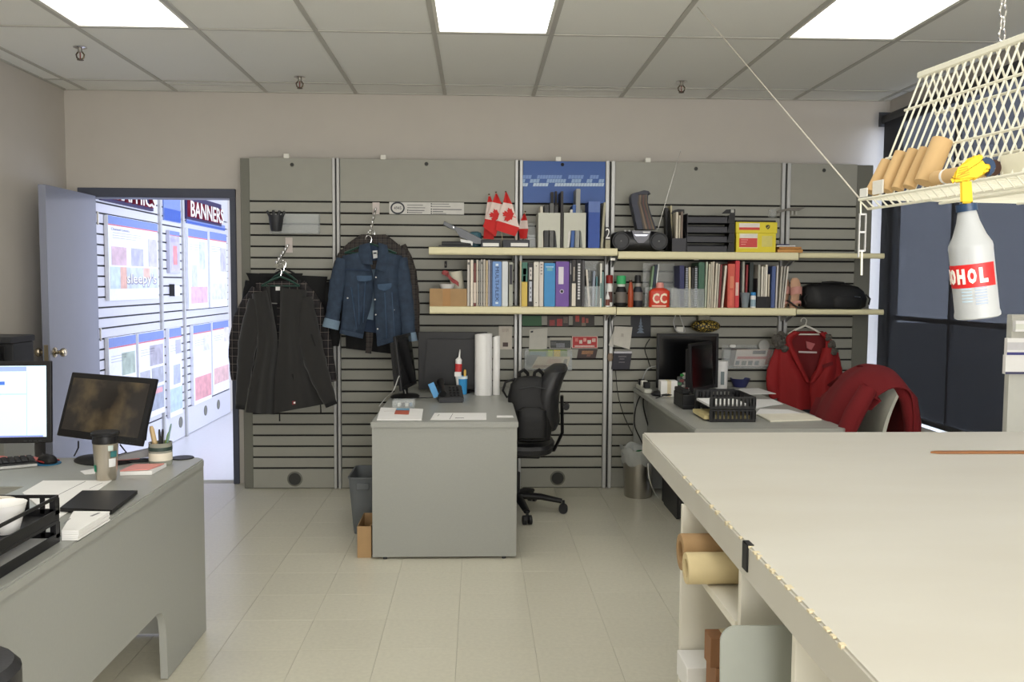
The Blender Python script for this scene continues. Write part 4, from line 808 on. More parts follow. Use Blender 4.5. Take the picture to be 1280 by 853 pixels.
# white rolls at the wall end
cy = 5.585; cx = PY(604, 450, cy).x
def upright_roll(label, cx, cy, r, z0, h, mm, turns=2.2):
    m = MB((cx, cy, z0)); n = 44
    def fn(u, v): a = u*2*PI*turns; k = r*(1-.28*u); return (cx+k*math.cos(a-1.2), cy+k*math.sin(a-1.2), z0+h*v+.004*math.sin(a)*v)
    m.grid(fn, n*2, 4, .0015); return tag(m.obj('paper_roll', mm), label, 'roll')
upright_roll('fat white paper roll standing on end at the wall end of the middle desk', cx, cy, .058, ZD+.001, .385, M_paper)
upright_roll('slimmer white roll standing right of the fat paper roll', cx+.083, cy+.01, .024, ZD+.001, .37, M_paper, 1.6)
q = PZ(601, 490, ZD); t = thing('stapler', 'black desk stapler in front of the white paper roll', 'stapler', (q.x-.02, q.y-.02, ZD), PI-.1)
MB().box((-.085, -.02, .001), (.085, .02, .014), .004).obj('base', M_black, t); m = MB(); m.prism([(.08, .016), (.08, .045), (-.02, .068), (-.085, .055), (-.08, .04)], 'y', -.018, .018); m.obj('arm', M_black, t)
# ------------------------------------------------------------------ things on the right desk
def tz(label, pxa, pxb, pyb, pyt, depth, group=None, tiers=1):
    a, b = PZ(pxa, pyb, ZD), PZ(pxb, pyb, ZD); zt = PY((pxa+pxb)/2, pyt, a.y).z; h = (zt-ZD)/tiers
    for k in range(tiers): r_ = letter_tray(label[k], a.x, b.x, a.y, a.y+depth, ZD+.001+h*k, h-.003, slots=11, group=group, opn='-x')
    return a, b, h
a, b, h = tz(['lower of the two black slotted trays at the front of the right desk', 'upper black slotted tray with papers at the front of the right desk'], 887, 944, 528, 496, .30, tiers=2, group='black slotted trays')
tag(MB((a.x+.01, a.y+.02, ZD+h+.01)).box((a.x+.0, a.y+.02, ZD+h+.011), (b.x-.03, a.y+.28, ZD+h+.022)).obj('paper_sheets', M_paper), 'white papers in the upper black slotted tray', 'paper')
tag(MB((a.x+.01, a.y+.02, ZD+.01)).box((a.x-.02, a.y+.03, ZD+.010), (b.x-.02, a.y+.28, ZD+.03)).obj('paper_sheets', bmat(222, 206, 150)), 'yellowish papers in the lower black slotted tray', 'paper')
a2 = PZ(868, 506, ZD)
letter_tray('black slotted tray further back on the right desk', a2.x+.01, a2.x+.25, a.y+.45, a.y+.72, ZD+.001, .085, slots=11)
q = PZ(860, 512, ZD); t = thing('pen_organiser', 'black desk organiser beside the slotted trays on the right desk', 'organiser', (q.x, q.y+.1, ZD))
MB().box((-.035, -.12, .001), (.035, .12, .085), .006, 2).obj('body', M_black, t); MB().box((-.035, -.1, .086), (.005, .1, .11), .004).obj('raised_bin', M_black, t); MB().box((-.038, -.123, .02), (.038, -.1205, .025)).obj('lip', M_dark, t)
P_s = [('white sheet lying behind the trays on the right desk', [(912, 494), (925, 486.5), (948, 486), (970, 493)]), ('white sheet right of the slotted tray on the right desk', [(944, 512), (944, 500), (966, 500), (979, 506), (962, 508)]), ('overlapping white sheets on the right desk edge', [(944, 519), (950, 512), (985, 513), (1012, 520)])]
for k, (l, p) in enumerate(P_s): sheet(l, p, ZD+.001*k, th=.003)
sheet('cream edged pad of paper nearest the front of the right desk', [(963, 528), (946, 519.5), (1007, 518.5), (1027, 526)], ZD, bmat(236, 232, 214), .007, 'note_pad', 'note pad')
q = PZ(925, 484, ZD); bowl('dark blue bowl behind the papers on the right desk', (q.x, q.y, ZD), .07, .06, bmat(52, 56, 104), 'bowl', 'bowl')
q = PY(836, 484, 5.5); cube_box('white card box in front of the broad monitor', (q.x-.05, 5.5, ZD+.0005), (q.x+.055, 5.58, ZD+.10), M_paper, 'white_box')
q = PZ(892, 487, ZD); t = thing('white_canister', 'white printed canister standing right of the sideways monitor', 'canister', (q.x+.06, q.y+.05, ZD)); m = MB(); m.lathe([(.044, .001), (.046, .004), (.046, .15), (.044, .155)], n=28); m.obj('body', M_paper, t); m = MB(); m.lathe([(.047, .155), (.047, .185), (.044, .19)], n=28); m.obj('lid', M_paper, t); MB().box((-.012, -.0475, .03), (.012, -.0455, .12)).obj('printed_panel', bmat(120, 132, 134), t)
q = PZ(855, 489, ZD); t = thing('treat_jar', 'clear jar of red and green wrapped treats before the sideways monitor', 'jar', (q.x-.01, q.y, ZD)); m = MB(); m.lathe([(.04, .001), (.042, .006), (.042, .10)], n=28, cap1=False); m.obj('jar_wall', mat('jar_glass', (230, 236, 236), .05, alpha=.2, var=0), t)
cols = [(200, 50, 44), (46, 150, 62), (214, 210, 200), (190, 60, 54), (60, 170, 80), (230, 224, 214), (206, 70, 50), (170, 40, 40)]
for k in range(14):
    a = k*2.4; z = ZD+.02+.0072*k; r = .022 if k < 12 else .008
    c = (q.x-.01+r*math.cos(a), q.y+r*math.sin(a), z); m = MB(c); m.ball(c, .0155, 8, (1.1, .9, .85)); tag(m.obj('wrapped_treat', bmat(*cols[k % 8])), ['red', 'green', 'white'][(0, 1, 2, 0, 1, 2, 0, 0)[k % 8]]+' wrapped treat in the clear jar on the right desk', 'sweet', 'wrapped treats in the jar')
m = MB((q.x, q.y, ZD)); m.tube([(q.x+.03, q.y-.05, ZD+.001), (q.x+.03, q.y-.045, ZD+.12), (q.x+.03, q.y-.045, ZD+.30)], [.014, .012, .004], 10); tag(m.obj('bottle_brush', bmat(214, 214, 210)), 'slim pale bottle with a long neck beside the treat jar', 'bottle')
q = PZ(826, 490, ZD)
# adapters, power strip and cables at the wall end
t = thing('power_strip', 'pale power strip with plugs at the back left corner of the right desk', 'power strip', (RX0+.02, 5.80, ZD)); MB().box((-.01, -.14, .001), (.04, .16, .03), .004).obj('strip', bmat(196, 196, 186), t)
for k in range(3): MB().box((-.005, -.11+.09*k, .03), (.035, -.06+.09*k, .07), .005).obj('plug', (M_black, M_white, M_black)[k], t)
m = MB((RX0+.12, 5.55, ZD)); m.lathe([(.06, .001), (.07, .012), (.055, .03), (.02, .036)], (RX0+.12, 5.55, ZD), 20, sx=1.3, sy=.8); tag(m.obj('coiled_lead', M_black), 'coiled black lead lying on the right desk before the white box', 'cable')
def cable(label, P, r=.004, mm=M_black):
    pts = [Vector(p) for p in P]; out = []
    for i in range(len(pts)-1):
        p0, p1, p2, p3 = pts[max(i-1, 0)], pts[i], pts[i+1], pts[min(i+2, len(pts)-1)]
        for k in range(6):
            u = k/6; out.append(.5*((2*p1)+(-p0+p2)*u+(2*p0-5*p1+4*p2-p3)*u*u+(-p0+3*p1-3*p2+p3)*u**3))
    out.append(pts[-1]); m = MB(pts[0]); m.tube(out, r, 7); return tag(m.obj('cable', mm), label, 'cable')
Yw = 6.04
cabs = [('thin black cable hanging down from the shelf joint past the black framed card', [(762, 322), (763, 390), (768, 440), (772, 490), (780, 520), (792, 545), (800, 560)], 6.05, .0025, M_black),
        ('looping black cable below the left edge of the right desk', [(812, 478), (804, 500), (808, 525), (816, 545), (822, 556)], 5.98, .005, M_black),
        ('black cable dropping straight from the desk corner', [(806, 486), (796, 505), (793, 530), (800, 548), (806, 560)], 5.99, .004, M_black),
        ('second straight black cable beside the desk leg', [(818, 486), (822, 505), (819, 530), (822, 560)], 5.95, .004, M_black),
        ('grey cable arching over the power strip', [(822, 458), (809, 462), (802, 480), (806, 492), (816, 490)], 5.88, .005, bmat(150, 152, 150)),
        ('black cable hanging by the left side of the broad monitor', [(812, 424), (806, 436), (810, 450), (814, 462)], 6.081, .003, M_black)]
for l, pp, Y, r, mm in cabs: cable(l, [PY(x, y, Y) for x, y in pp], r, mm)
cable('white cable trailing from the desk side down to the floor', [PY(810, 580, 5.7), PY(812, 600, 5.6), PZ(822, 622, .005), PZ(836, 629, .005), PZ(858, 628, .005)], .004, M_white)
cable('white antenna lead looping up behind the broad monitor', [PY(845, 393, 6.02), PY(842, 403, 6.0), PY(846, 414, 5.98), PY(856, 415, 5.98), PY(853, 404, 6.0), PY(849, 392, 6.02)], .004, bmat(190, 190, 190))
cable('black cord arching across the right desk by the monitor base', [PZ(820, 498, ZD+.004), PZ(838, 492, ZD+.02), PZ(850, 486, ZD+.03), PZ(866, 488, ZD+.01)], .003)
q = PY(850, 412, 5.98); tag(MB(q).bc((q.x, 5.99, q.z), (.05, .02, .035), .003).obj('network_box', M_white), 'small white network box above the broad monitor', 'adapter')
cable('pale cable from the monitor stand over the left side of the middle desk', [PZ(507, 492, ZD+.03), PY(500, 470, 5.3), PY(492, 488, 5.2), PZ(482, 498, ZD+.004), PZ(474, 508, ZD+.004)], .003, bmat(180, 180, 176))
# ------------------------------------------------------------------ things on the shelves
YB0 = YFR+.018
def sp(px, py, Y=YB0): p = PY(px, py, Y); return (p.x, p.z)
def book(label, a, b, ytop, z0, col, name='book', cat='book', depth=.2, lean=0, Y=YB0, group=None, rough=.5, gap=.0012, round_=False):
    "upright book or folder: a..b pixel columns, ytop pixel row; lean in pixels at the top"
    xa, xb = PY(a, ytop+30, Y).x+gap/2, PY(b, ytop+30, Y).x-gap/2; z1 = PY((a+b)/2, ytop, Y).z; dx = lean*Y/F
    m = MB((xa, Y, z0)); m.prism([(xa, z0+.0006), (xb, z0+.0006), (xb+dx, z1), (xa+dx, z1)], 'y', Y, Y+depth)
    if (xb-xa) > .012: m.bevel(min(.003, (xb-xa)*.15), 2)
    o = tag(m.obj(name, bmat(*col, rough=rough)), label, cat, group); o['_x'] = (xa, xb, z0, z1); return o
def spine(o, fz0, fz1, col, fx0=.12, fx1=.88, name='spine_label', Y=YB0, lean=0):
    xa, xb, z0, z1 = o['_x']; w_ = xb-xa; h = z1-z0; m = MB(o.location)
    m.box((xa+w_*fx0, Y-.0008, z0+h*fz0), (xa+w_*fx1, Y+.0005, z0+h*fz1)); return m.obj(name, bmat(*col), o)
def stext(o, s, fz0, fz1, fx0, fx1, col, Y=YB0):
    xa, xb, z0, z1 = o['_x']; w_ = xb-xa; h = z1-z0
    c = Vector((xa+w_*(fx0+fx1)/2, Y-.001, z0+h*(fz0+fz1)/2))-o.location
    me_o = text(s, c, h*(fz1-fz0), w_*(fx1-fx0), bmat(*col), None, '-y90', name='spine_lettering'); me_o.parent = o
z = zL1
# cardboard box with odds and ends
A = PY(537, 361, YB0); B = PY(583.5, 384, YB0); zt_ = A.z; d_ = .2; w_ = .004
t = thing('open_carton', 'small kraft cardboard carton of odds and ends at the left end of the lower shelf', 'box', (A.x, YB0, z))
for nm, a, b in (('side', (A.x, YB0, z+.0005), (B.x, YB0+w_, zt_)), ('side', (A.x, YB0+d_-w_, z+.0005), (B.x, YB0+d_, zt_)), ('side', (A.x, YB0+w_, z+.0005), (A.x+w_, YB0+d_-w_, zt_)), ('side', (B.x-w_, YB0+w_, z+.0005), (B.x, YB0+d_-w_, zt_)), ('bottom', (A.x+w_, YB0+w_, z+.0005), (B.x-w_, YB0+d_-w_, z+.005))): MB(t).box(a, b).obj(nm, M_kraft, t)
MB(t).box((A.x+.085, YB0-.0006, z+.001), (A.x+.135, YB0, zt_)).obj('tape', bmat(168, 124, 70), t)
c = PY(559, 358, YB0+.09); bowl('white bowl sticking out of the cardboard carton', (c.x, YB0+.07, zt_-.03), .052, .06, M_paper, 'bowl', 'bowl')
p = PY(574, 358, YB0+.11); m = MB(p); m.X = Matrix.Translation((p.x, p.y+.02, zt_-.06)) @ Matrix.Rotation(-.15, 4, 'Y'); m.lathe([(.036, 0), (.041, .01), (.046, .175), (.043, .175), (.037, .015)], n=26); tag(m.obj('paper_cup', bmat(206, 202, 184)), 'tall cream cup leaning in the cardboard carton', 'cup')
p = PY(560, 345, YB0+.05); t = thing('plaid_ribbon', 'red checked ribbon bow hanging over the cardboard carton', 'ribbon', p)
m = MB(t); m.grid(lambda u, v: (p.x-.02+.09*u, p.y+.01*math.sin(u*6), p.z+.03-.075*u-.028*v+.004*math.sin(u*9)), 12, 3, .002); m.obj('tail', mat('red_check', (150, 70, 70), .7, var=.4, scale=80), t); m = MB(t); m.ball((p.x-.018, p.y, p.z+.02), .02, 10, (1.2, .5, .9)); m.obj('bow', mat('red_check', (150, 70, 70)), t)
p = PY(557, 331, YS-.03); t = thing('wall_hook', 'small black hook on the slatwall above the cardboard carton', 'hook', p); MB(t).box((p.x-.008, YS-.012, p.z-.02), (p.x+.008, YS-.001, p.z+.025), .002).obj('plate', M_black, t); m = MB(t); m.tube([(p.x, YS-.012, p.z), (p.x, YS-.04, p.z-.008), (p.x, YS-.045, p.z+.006)], .003, 6); m.obj('pin', M_chrome, t)
# booklets and binders, left run
run = [(584, 587.3, 325, (196, 190, 182), 'pale grey magazine first in the row right of the carton'), (588, 591.6, 325, (226, 216, 200), 'cream magazine second in the row right of the carton'), (592, 595.2, 329, (116, 60, 54), 'maroon and white magazine near the carton'),
       (595.5, 597.7, 325, (206, 196, 180), 'thin cream magazine right of the maroon one'), (598.4, 600.6, 326, (150, 148, 142), 'thin grey magazine in the left run of the lower shelf'), (601, 603.4, 324.5, (176, 172, 164), 'slightly taller grey magazine in the left run'), (604, 606.8, 324.5, (188, 180, 168), 'warm grey magazine in the left run'),
       (607.4, 609.8, 326, (206, 186, 150), 'beige magazine in the left run'), (610.4, 612.4, 325, (172, 172, 184), 'bluish grey magazine left of the blue binder'), (612.8, 614.8, 326, (92, 100, 124), 'dark blue magazine touching the blue binder')]
for k, (a, b, yt, c, l) in enumerate(run):
    o = book(l, a, b, yt, z, c, 'magazine', 'magazine', group='magazines in the left run')
    if k == 2: spine(o, .08, .55, (222, 206, 190), 0.0, 1.0)
    if k in (0, 5): spine(o, .9, .95, (90, 88, 84), .1, .9)
o = book('light blue binder with MULTI-FLEX lettering down its spine', 615.3, 627, 327, z, (112, 150, 206), 'binder', 'binder'); stext(o, 'MULTI-FLEX', .12, .88, .34, .70, (34, 48, 92)); spine(o, .90, .95, (210, 226, 240), .35, .65, 'spine_dot'); spine(o, .06, .10, (210, 226, 240), .35, .65, 'spine_dot')
book('plain white binder right of the light blue binder', 627.4, 635, 327, z, (214, 218, 220), 'binder', 'binder')
o = book('grey binder with a black upper label', 636, 641.2, 328, z, (166, 166, 152), 'binder', 'binder'); spine(o, .5, .95, (44, 42, 52))
book('thin beige booklet left of the green and yellow book', 650, 651.6, 326, z, (208, 196, 168), 'booklet', 'booklet')
o = book('green and yellow book with a black title block', 652, 659.3, 328, z, (214, 184, 84), 'book', 'book'); spine(o, .56, .999, (60, 112, 96), 0, 1, 'upper_band'); spine(o, .72, .86, (16, 40, 34), .2, .8); spine(o, .56, .70, (206, 214, 200), .2, .7)
o = book('black book with two white spine panels', 659.8, 666.6, 329, z, (36, 34, 36), 'book', 'book'); spine(o, .62, .90, (214, 206, 200), .25, .75); spine(o, .12, .58, (196, 198, 208), .25, .75)
for fz in (.2, .3, .4, .7, .8): spine(o, fz, fz+.05, (60, 60, 66), .42, .58, 'spine_mark', Y=YB0-.0006)
o = book('white binder with two small dots right of the black book', 667, 673.6, 327.5, z, (222, 216, 204), 'binder', 'binder'); spine(o, .9, .92, (70, 66, 60), .4, .6, 'spine_dot'); spine(o, .08, .1, (70, 66, 60), .4, .6, 'spine_dot')
o = book('white book with small grey lettering left of the blue binder', 674, 679.4, 327.5, z, (214, 206, 198), 'book', 'book')
for k in range(4): spine(o, .93-.07*k, .955-.07*k, (120, 112, 112), .3, .7, 'spine_mark')
o = book('wide sky blue binder left of the purple one', 680, 694, 329, z, (58, 142, 200), 'binder', 'binder'); spine(o, .90, .925, (170, 206, 226), .15, .85, 'title_line'); spine(o, .82, .89, (110, 176, 190), .25, .75, 'title_block')
o = book('purple lever arch binder with white label and finger hole', 694.5, 711.5, 327, z, (112, 76, 158), 'binder', 'binder'); spine(o, .50, .88, (222, 216, 224), .2, .58)
xa, xb, z0_, z1_ = o['_x']; cx = xa+(xb-xa)*.46; cz = z0_+(z1_-z0_)*.34
m = MB(o.location); m.tube([(cx, YB0-.0012, cz), (cx, YB0, cz)], [.0135, .0135], 22); m.obj('ring', bmat(206, 196, 214), o); m = MB(o.location); m.cyl((cx, YB0-.002, cz), (cx, YB0-.001, cz), .0095, n=20); m.obj('finger_hole', M_black, o)
o = book('thin dark navy book right of the purple binder', 712, 714.4, 326, z, (32, 32, 46), 'book', 'book'); spine(o, .7, .95, (170, 168, 168), .3, .7)
o = book('black book with white lower half in the left run', 714.8, 719.8, 325, z, (38, 34, 34), 'book', 'book'); spine(o, .02, .50, (222, 214, 198), 0, 1, 'lower_band'); spine(o, .55, .85, (170, 160, 146), .35, .7)
o = book('black book with a tall column of white spine lettering', 720.2, 727, 325, z, (26, 25, 27), 'book', 'book')
for k in range(13): spine(o, .16+.06*k, .205+.06*k, (206, 204, 204), .3, .72, 'spine_mark')
book('dark grey folder left of the clear brochure holder', 727.4, 731, 325.5, z, (74, 72, 74), 'folder', 'folder', depth=.17)
def acryl_holder(label, a, b, y0, y1, z, Y=YB0, depth=.1, low=.45):
    A = PY(a, y0, Y); B = PY(b, y1, Y); t = thing('brochure_holder', label, 'brochure holder', (A.x, Y, z)); h = A.z-z; w_ = .003
    MB(t).box((A.x, Y, z+.0005), (B.x, Y+w_, z+h*low)).obj('front_wall', M_acryl, t); MB(t).box((A.x, Y+depth, z+.0005), (B.x, Y+depth+w_, z+h)).obj('back_wall', M_acryl, t)
    MB(t).box((A.x, Y+w_, z+.0005), (A.x+w_, Y+depth, z+h*low)).obj('side_wall', M_acryl, t); MB(t).box((B.x-w_, Y+w_, z+.0005), (B.x, Y+depth, z+h*low)).obj('side_wall', M_acryl, t); return t
acryl_holder('clear brochure holder at the right end of the left lower shelf', 731.4, 749.4, 326, 383, z)
book('white brochure leaning in the clear holder on the left lower shelf', 735.6, 738.2, 337, z+.002, (214, 206, 194), 'brochure', 'brochure', .07, -4, YB0+.015); book('blue grey brochure in the clear holder on the left lower shelf', 740, 743.2, 339, z+.002, (140, 150, 166), 'brochure', 'brochure', .07, 1, YB0+.015); book('teal brochure in the clear holder on the left lower shelf', 744.4, 746.2, 346, z+.002, (80, 130, 136), 'brochure', 'brochure', .07, .6, YB0+.015)
book('dark brochure at the back of the clear holder on the left lower shelf', 732.6, 735, 345, z+.002, (70, 68, 66), 'brochure', 'brochure', .07, -.5, YB0+.02)
o = book('white and teal booklet right of the clear brochure holder', 750, 752.4, 329.5, z, (226, 224, 214), 'booklet', 'booklet'); spine(o, .2, .55, (96, 140, 136), .1, .9)
book('thin teal booklet at the end of the left lower run', 752.8, 754.4, 340, z, (110, 150, 150), 'booklet', 'booklet')
# bottles
z = zL2
def bottle(label, px, prof, parts, zb, Y=YB0+.06, name='bottle', mm=M_black, cat='bottle'):
    x = PY(px, 370, Y).x; t = thing(name, label, cat, (x, Y, zb)); m = MB(); m.lathe(prof, n=24); m.obj('body', mm, t)
    for nm, pr, c in parts: m = MB(); m.lathe(pr, n=24, cap0=nm != 'label', cap1=nm != 'label'); m.obj(nm, bmat(*c), t)
    return t
k_ = YB0/F*1.0
bottle('white bottle with a dark red cap at the joint of the lower shelves', 761.5, [(.018, .0006), (.021, .004), (.021, .135), (.016, .155)], [('cap', [(.023, .155), (.023, .205), (.02, .21)], (140, 34, 32)), ('label', [(.0215, .03), (.0215, .10)], (96, 66, 60))], zL1, mm=M_paper)
bottle('small white nozzle bottle in front of the red capped bottle', 759.5, [(.013, .0006), (.014, .004), (.014, .06), (.006, .085), (.002, .115)], [('label', [(.0143, .01), (.0143, .05)], (120, 70, 60))], zL1, YB0+.018, mm=M_paper)
bottle('dark bottle with a bright green cap on the middle lower shelf', 776.3, [(.034, .0006), (.037, .006), (.037, .105), (.030, .125), (.024, .135), (.024, .152)], [('cap', [(.031, .152), (.031, .204), (.028, .208)], (60, 170, 104)), ('collar', [(.026, .136), (.026, .152)], (214, 220, 210)), ('label', [(.0374, .03), (.0374, .10)], (110, 104, 98))], z)
bottle('slim orange brown bottle between the green and black capped bottles', 788.2, [(.016, .0006), (.018, .004), (.018, .10), (.012, .15), (.009, .165)], [('cap', [(.011, .165), (.010, .18)], (70, 36, 26))], z, YB0+.03, mm=mat('orange_plastic', (170, 74, 40), .35))
bottle('dark blue black bottle with black cap on the middle lower shelf', 797, [(.030, .0006), (.032, .005), (.036, .05), (.034, .105), (.02, .135), (.02, .16)], [('cap', [(.021, .16), (.021, .20), (.017, .212)], (26, 25, 27)), ('label', [(.0365, .045), (.0345, .10)], (120, 112, 106)), ('neck_label', [(.0205, .137), (.0205, .158)], (160, 154, 146))], z, mm=bmat(34, 36, 46))
# brochure holder with the red CC jar
acryl_holder('clear brochure holder behind the red CC jar', 807, 846, 329, 384, z, YB0+.075, .09)
book('green booklet leaning in the holder behind the red CC jar', 810.5, 813, 333, z+.002, (120, 150, 116), 'brochure', 'brochure', .06, 5, YB0+.082); book('black and blue booklet in the holder behind the red CC jar', 813.4, 817, 331, z+.002, (30, 46, 66), 'brochure', 'brochure', .06, 5, YB0+.082); book('white edged booklet in the holder behind the red CC jar', 817.2, 818.8, 330, z+.002, (214, 218, 216), 'brochure', 'brochure', .06, 5, YB0+.082)
A = PY(812.5, 364, YB0); B = PY(838, 383, YB0)
t = thing('glue_jar', 'squat red jar with white CC letters and a pinkish top', 'jar', (A.x, YB0, z)); xm = (A.x+B.x)/2; hx = (B.x-A.x)/2
m = MB(t); R_ = [[m.V((xm+hx*k*math.copysign(abs(math.cos(a))**.6, math.cos(a)), YB0+.036+.034*k*math.copysign(abs(math.sin(a))**.6, math.sin(a)), zz)) for a in [2*PI*i/28 for i in range(28)]] for zz, k in ((z+.0006, .96), (z+.004, 1), (A.z-.004, 1), (A.z, .97), (A.z+.012, .72), (A.z+.02, .5))]; m.skin(R_); m.obj('body', mat('red_jar', (206, 62, 40), .35), t)
m = MB(t); m.lathe([(.026, A.z-z+.021), (.026, A.z-z+.045), (.02, A.z-z+.056)], (xm+.004, YB0+.036, z), 20); m.obj('cap', bmat(222, 150, 140), t)
for dx in (-.028, .022): text('C', Vector((xm+dx, YB0+.0005, z+(A.z-z)*.56))-t.location, .045, (A.z-z)*.62, bmat(246, 226, 200), t, ext=.002, name='letter', bold=.03)
MB(t).box((xm-hx*.8, YB0+.001, z+.006), (xm+hx*.6, YB0+.004, z+.014)).obj('label_line', bmat(246, 214, 190), t)
acryl_holder('clear empty holder in front of the spiral books', 838.8, 880, 361, 384, z, YB0-.006, .003, .98)
# spiral books etc
o = book('navy folder left of the spiral bound books', 850, 856, 332, z, (40, 44, 92), 'folder', 'folder', lean=-1)
def spiral(label, a, b, yt):
    o = book(label, a, b, yt, z, (46, 44, 44), 'spiral_book', 'book'); xa, xb, z0_, z1_ = o['_x']; m = MB(o.location); n = 22
    for k in range(n): zz = z0_+.012+(z1_-z0_-.02)*k/n; m.box((xa+.0008, YB0-.003, zz), (xb-.0008, YB0+.003, zz+.0055), .001)
    q = m.obj('spiral_binding', bmat(190, 196, 206), o); q['kind'] = 'stuff'
spiral('spiral bound book with white coil right of the navy folder', 856.4, 860, 333); o = book('curved cream booklet between the spiral books', 861.2, 864, 334, z, (206, 196, 168), 'booklet', 'booklet', lean=-1); book('black booklet between the cream one and second spiral book', 864.6, 867.4, 335, z, (30, 28, 28), 'booklet', 'booklet'); spiral('second spiral bound book left of the green folder', 868, 871.6, 333)
book('green suspension folder left of the cream booklets', 873, 880.6, 328, z, (58, 98, 76), 'folder', 'folder')
bk = [(881, 883.6, 327.5, (176, 184, 164), 1), (884.2, 886.2, 330, (206, 198, 176), 1.5), (886.8, 888.8, 328, (192, 186, 168), 1.5), (889.4, 892, 327, (196, 186, 166), 1), (892.6, 895, 329, (214, 206, 188), 2), (895.6, 897.6, 330, (190, 184, 168), 2), (898, 900.8, 331, (120, 44, 44), 2), (902, 904.6, 332, (222, 212, 196), 4)]
nm_ = ['pale green', 'cream', 'grey beige', 'tan grey', 'pale cream', 'greyish', 'maroon and white', 'leaning white']
for (a, b, yt, c, ln), s in zip(bk, nm_):
    o = book(s+' booklet in the run before the red books', a, b, yt, z, c, 'booklet', 'booklet', lean=ln, group='booklets before the red books')
o = book('thick salmon red book on the middle lower shelf', 909.6, 918.6, 330, z, (206, 88, 70), 'book', 'book'); spine(o, .45, .72, (214, 128, 96), .3, .8); spine(o, .05, .4, (222, 104, 84), .3, .7)
o = book('bright red slim book right of the thick salmon red book', 919, 924.4, 326, z, (206, 60, 66), 'book', 'book'); spine(o, .26, .54, (226, 190, 176), .1, .8)
for a, b, yt, c, l, ln in ((925.4, 927, 328, (44, 42, 40), 'thin black booklet behind the grey cup', 0), (927.6, 930.6, 327, (190, 190, 176), 'black and white booklet behind the grey cup', 0), (931.4, 934, 331, (150, 46, 50), 'maroon booklet behind the grey cup', 1), (936.8, 941.6, 328, (52, 62, 60), 'dark green grey folder behind the blue capped bottle', 0), (943, 944.6, 331, (196, 200, 196), 'thin white booklet left of the black document holder', 1)):
    book(l, a, b, yt, z, c, 'booklet', 'booklet', Y=YB0+.085, depth=.15, lean=ln)
x = PY(931, 380, YB0+.04).x; bowl('grey ceramic cup in front of the booklets on the lower shelf', (x, YB0+.04, z), .034, .10, bmat(132, 142, 148), 'cup', 'cup')
bottle('small pale bottle with a blue cap beside the grey cup', 941.5, [(.016, .0006), (.0175, .004), (.0175, .078), (.014, .082)], [('cap', [(.0165, .082), (.0165, .102), (.014, .104)], (58, 136, 196)), ('label', [(.0178, .01), (.0178, .055)], (150, 176, 190))], z, YB0+.02, mm=M_paper)
A = PY(946, 371, YB0); B = PY(963, 384, YB0); t = thing('document_holder', 'black document holder full of white sheets on the lower shelf', 'holder', (A.x, YB0, z))
MB(t).box((A.x, YB0, z+.0005), (B.x, YB0+.006, A.z), .001).obj('front', M_black, t); MB(t).box((A.x, YB0+.006, z+.0005), (A.x+.004, YB0+.2, A.z+.12)).obj('side', M_black, t); MB(t).box((B.x-.004, YB0+.006, z+.0005), (B.x, YB0+.2, A.z+.05)).obj('side', M_black, t); MB(t).box((A.x+.004, YB0+.006, z+.0005), (B.x-.004, YB0+.2, z+.006)).obj('floor', M_black, t)
for k, (a, b, yt, c) in enumerate(((947, 950, 331, (170, 170, 158)), (951.2, 953.6, 333, (226, 220, 204)), (954.2, 955.8, 334, (206, 200, 186)), (956.4, 959, 331, (232, 226, 210)), (959.6, 961.4, 343, (206, 196, 176)))):
    book(['greyish', 'white', 'thin cream', 'tallest white', 'short cream'][k]+' sheaf in the black document holder', a, b, yt, z+.007, c, 'paper_sheaf', 'paper', Y=YB0+.012, depth=.17, lean=.3)
book('blue booklet right of the black document holder', 964, 969, 333, z, (74, 92, 140), 'booklet', 'booklet', lean=.6); book('white booklet right of the blue booklet', 969.6, 971.6, 332, z, (206, 200, 196), 'booklet', 'booklet', lean=1)
for k, (a, b, c) in enumerate(((973.6, 975.6, (196, 190, 176)), (976.2, 978.2, (170, 166, 156)), (979, 981, (206, 200, 188)))): book(['first', 'second', 'last and rightmost'][k]+' pale leaning booklet at the right end of the middle lower shelf', a, b, 333, z, c, 'booklet', 'booklet', lean=2.5+k, group='pale leaning booklets')
# sandals and bag
z = zL3; Ys = YFR+.06
A = PY(1000, 383, Ys)
M_beige = mat('beige_suede', (206, 164, 134), .7, var=.06)
for k, (dx, dy, l) in enumerate(((0, 0, 'nearer beige sandal standing on its heel beside the black bag'), (-.045, .06, 'further pink beige sandal behind the nearer one'))):
    t = thing('sandal', l, 'shoe', (A.x-.02+dx, Ys+.04+dy, z), .25+.3*k); s = 1
    m = MB(); R_ = []
    for zz, kx, yy in ((.002, .75, .02), (.03, .9, .012), (.08, .8, .0), (.12, .95, -.002), (.165, 1.05, .0), (.195, .85, .006), (.208, .45, .01)): R_.append([m.V((.038*kx*math.cos(a), yy+.011*math.sin(a), zz)) for a in [2*PI*i/20 for i in range(20)]])
    m.skin(R_); m.obj('sole', M_beige, t)
    m = MB(); m.grid(lambda u, v: (.039*math.cos(PI*u), -.006-.034*math.sin(PI*u), .09+.05*v+.012*math.sin(PI*u)), 12, 3, .003); m.obj('strap', mat('pink_strap', (196, 140, 128), .6), t)
    m = MB(); m.grid(lambda u, v: (.036*math.cos(PI*u), -.004-.03*math.sin(PI*u), .02+.018*v+.02*math.sin(PI*u)), 12, 2, .003); m.obj('heel_strap', mat('pink_strap', (196, 140, 128)), t)
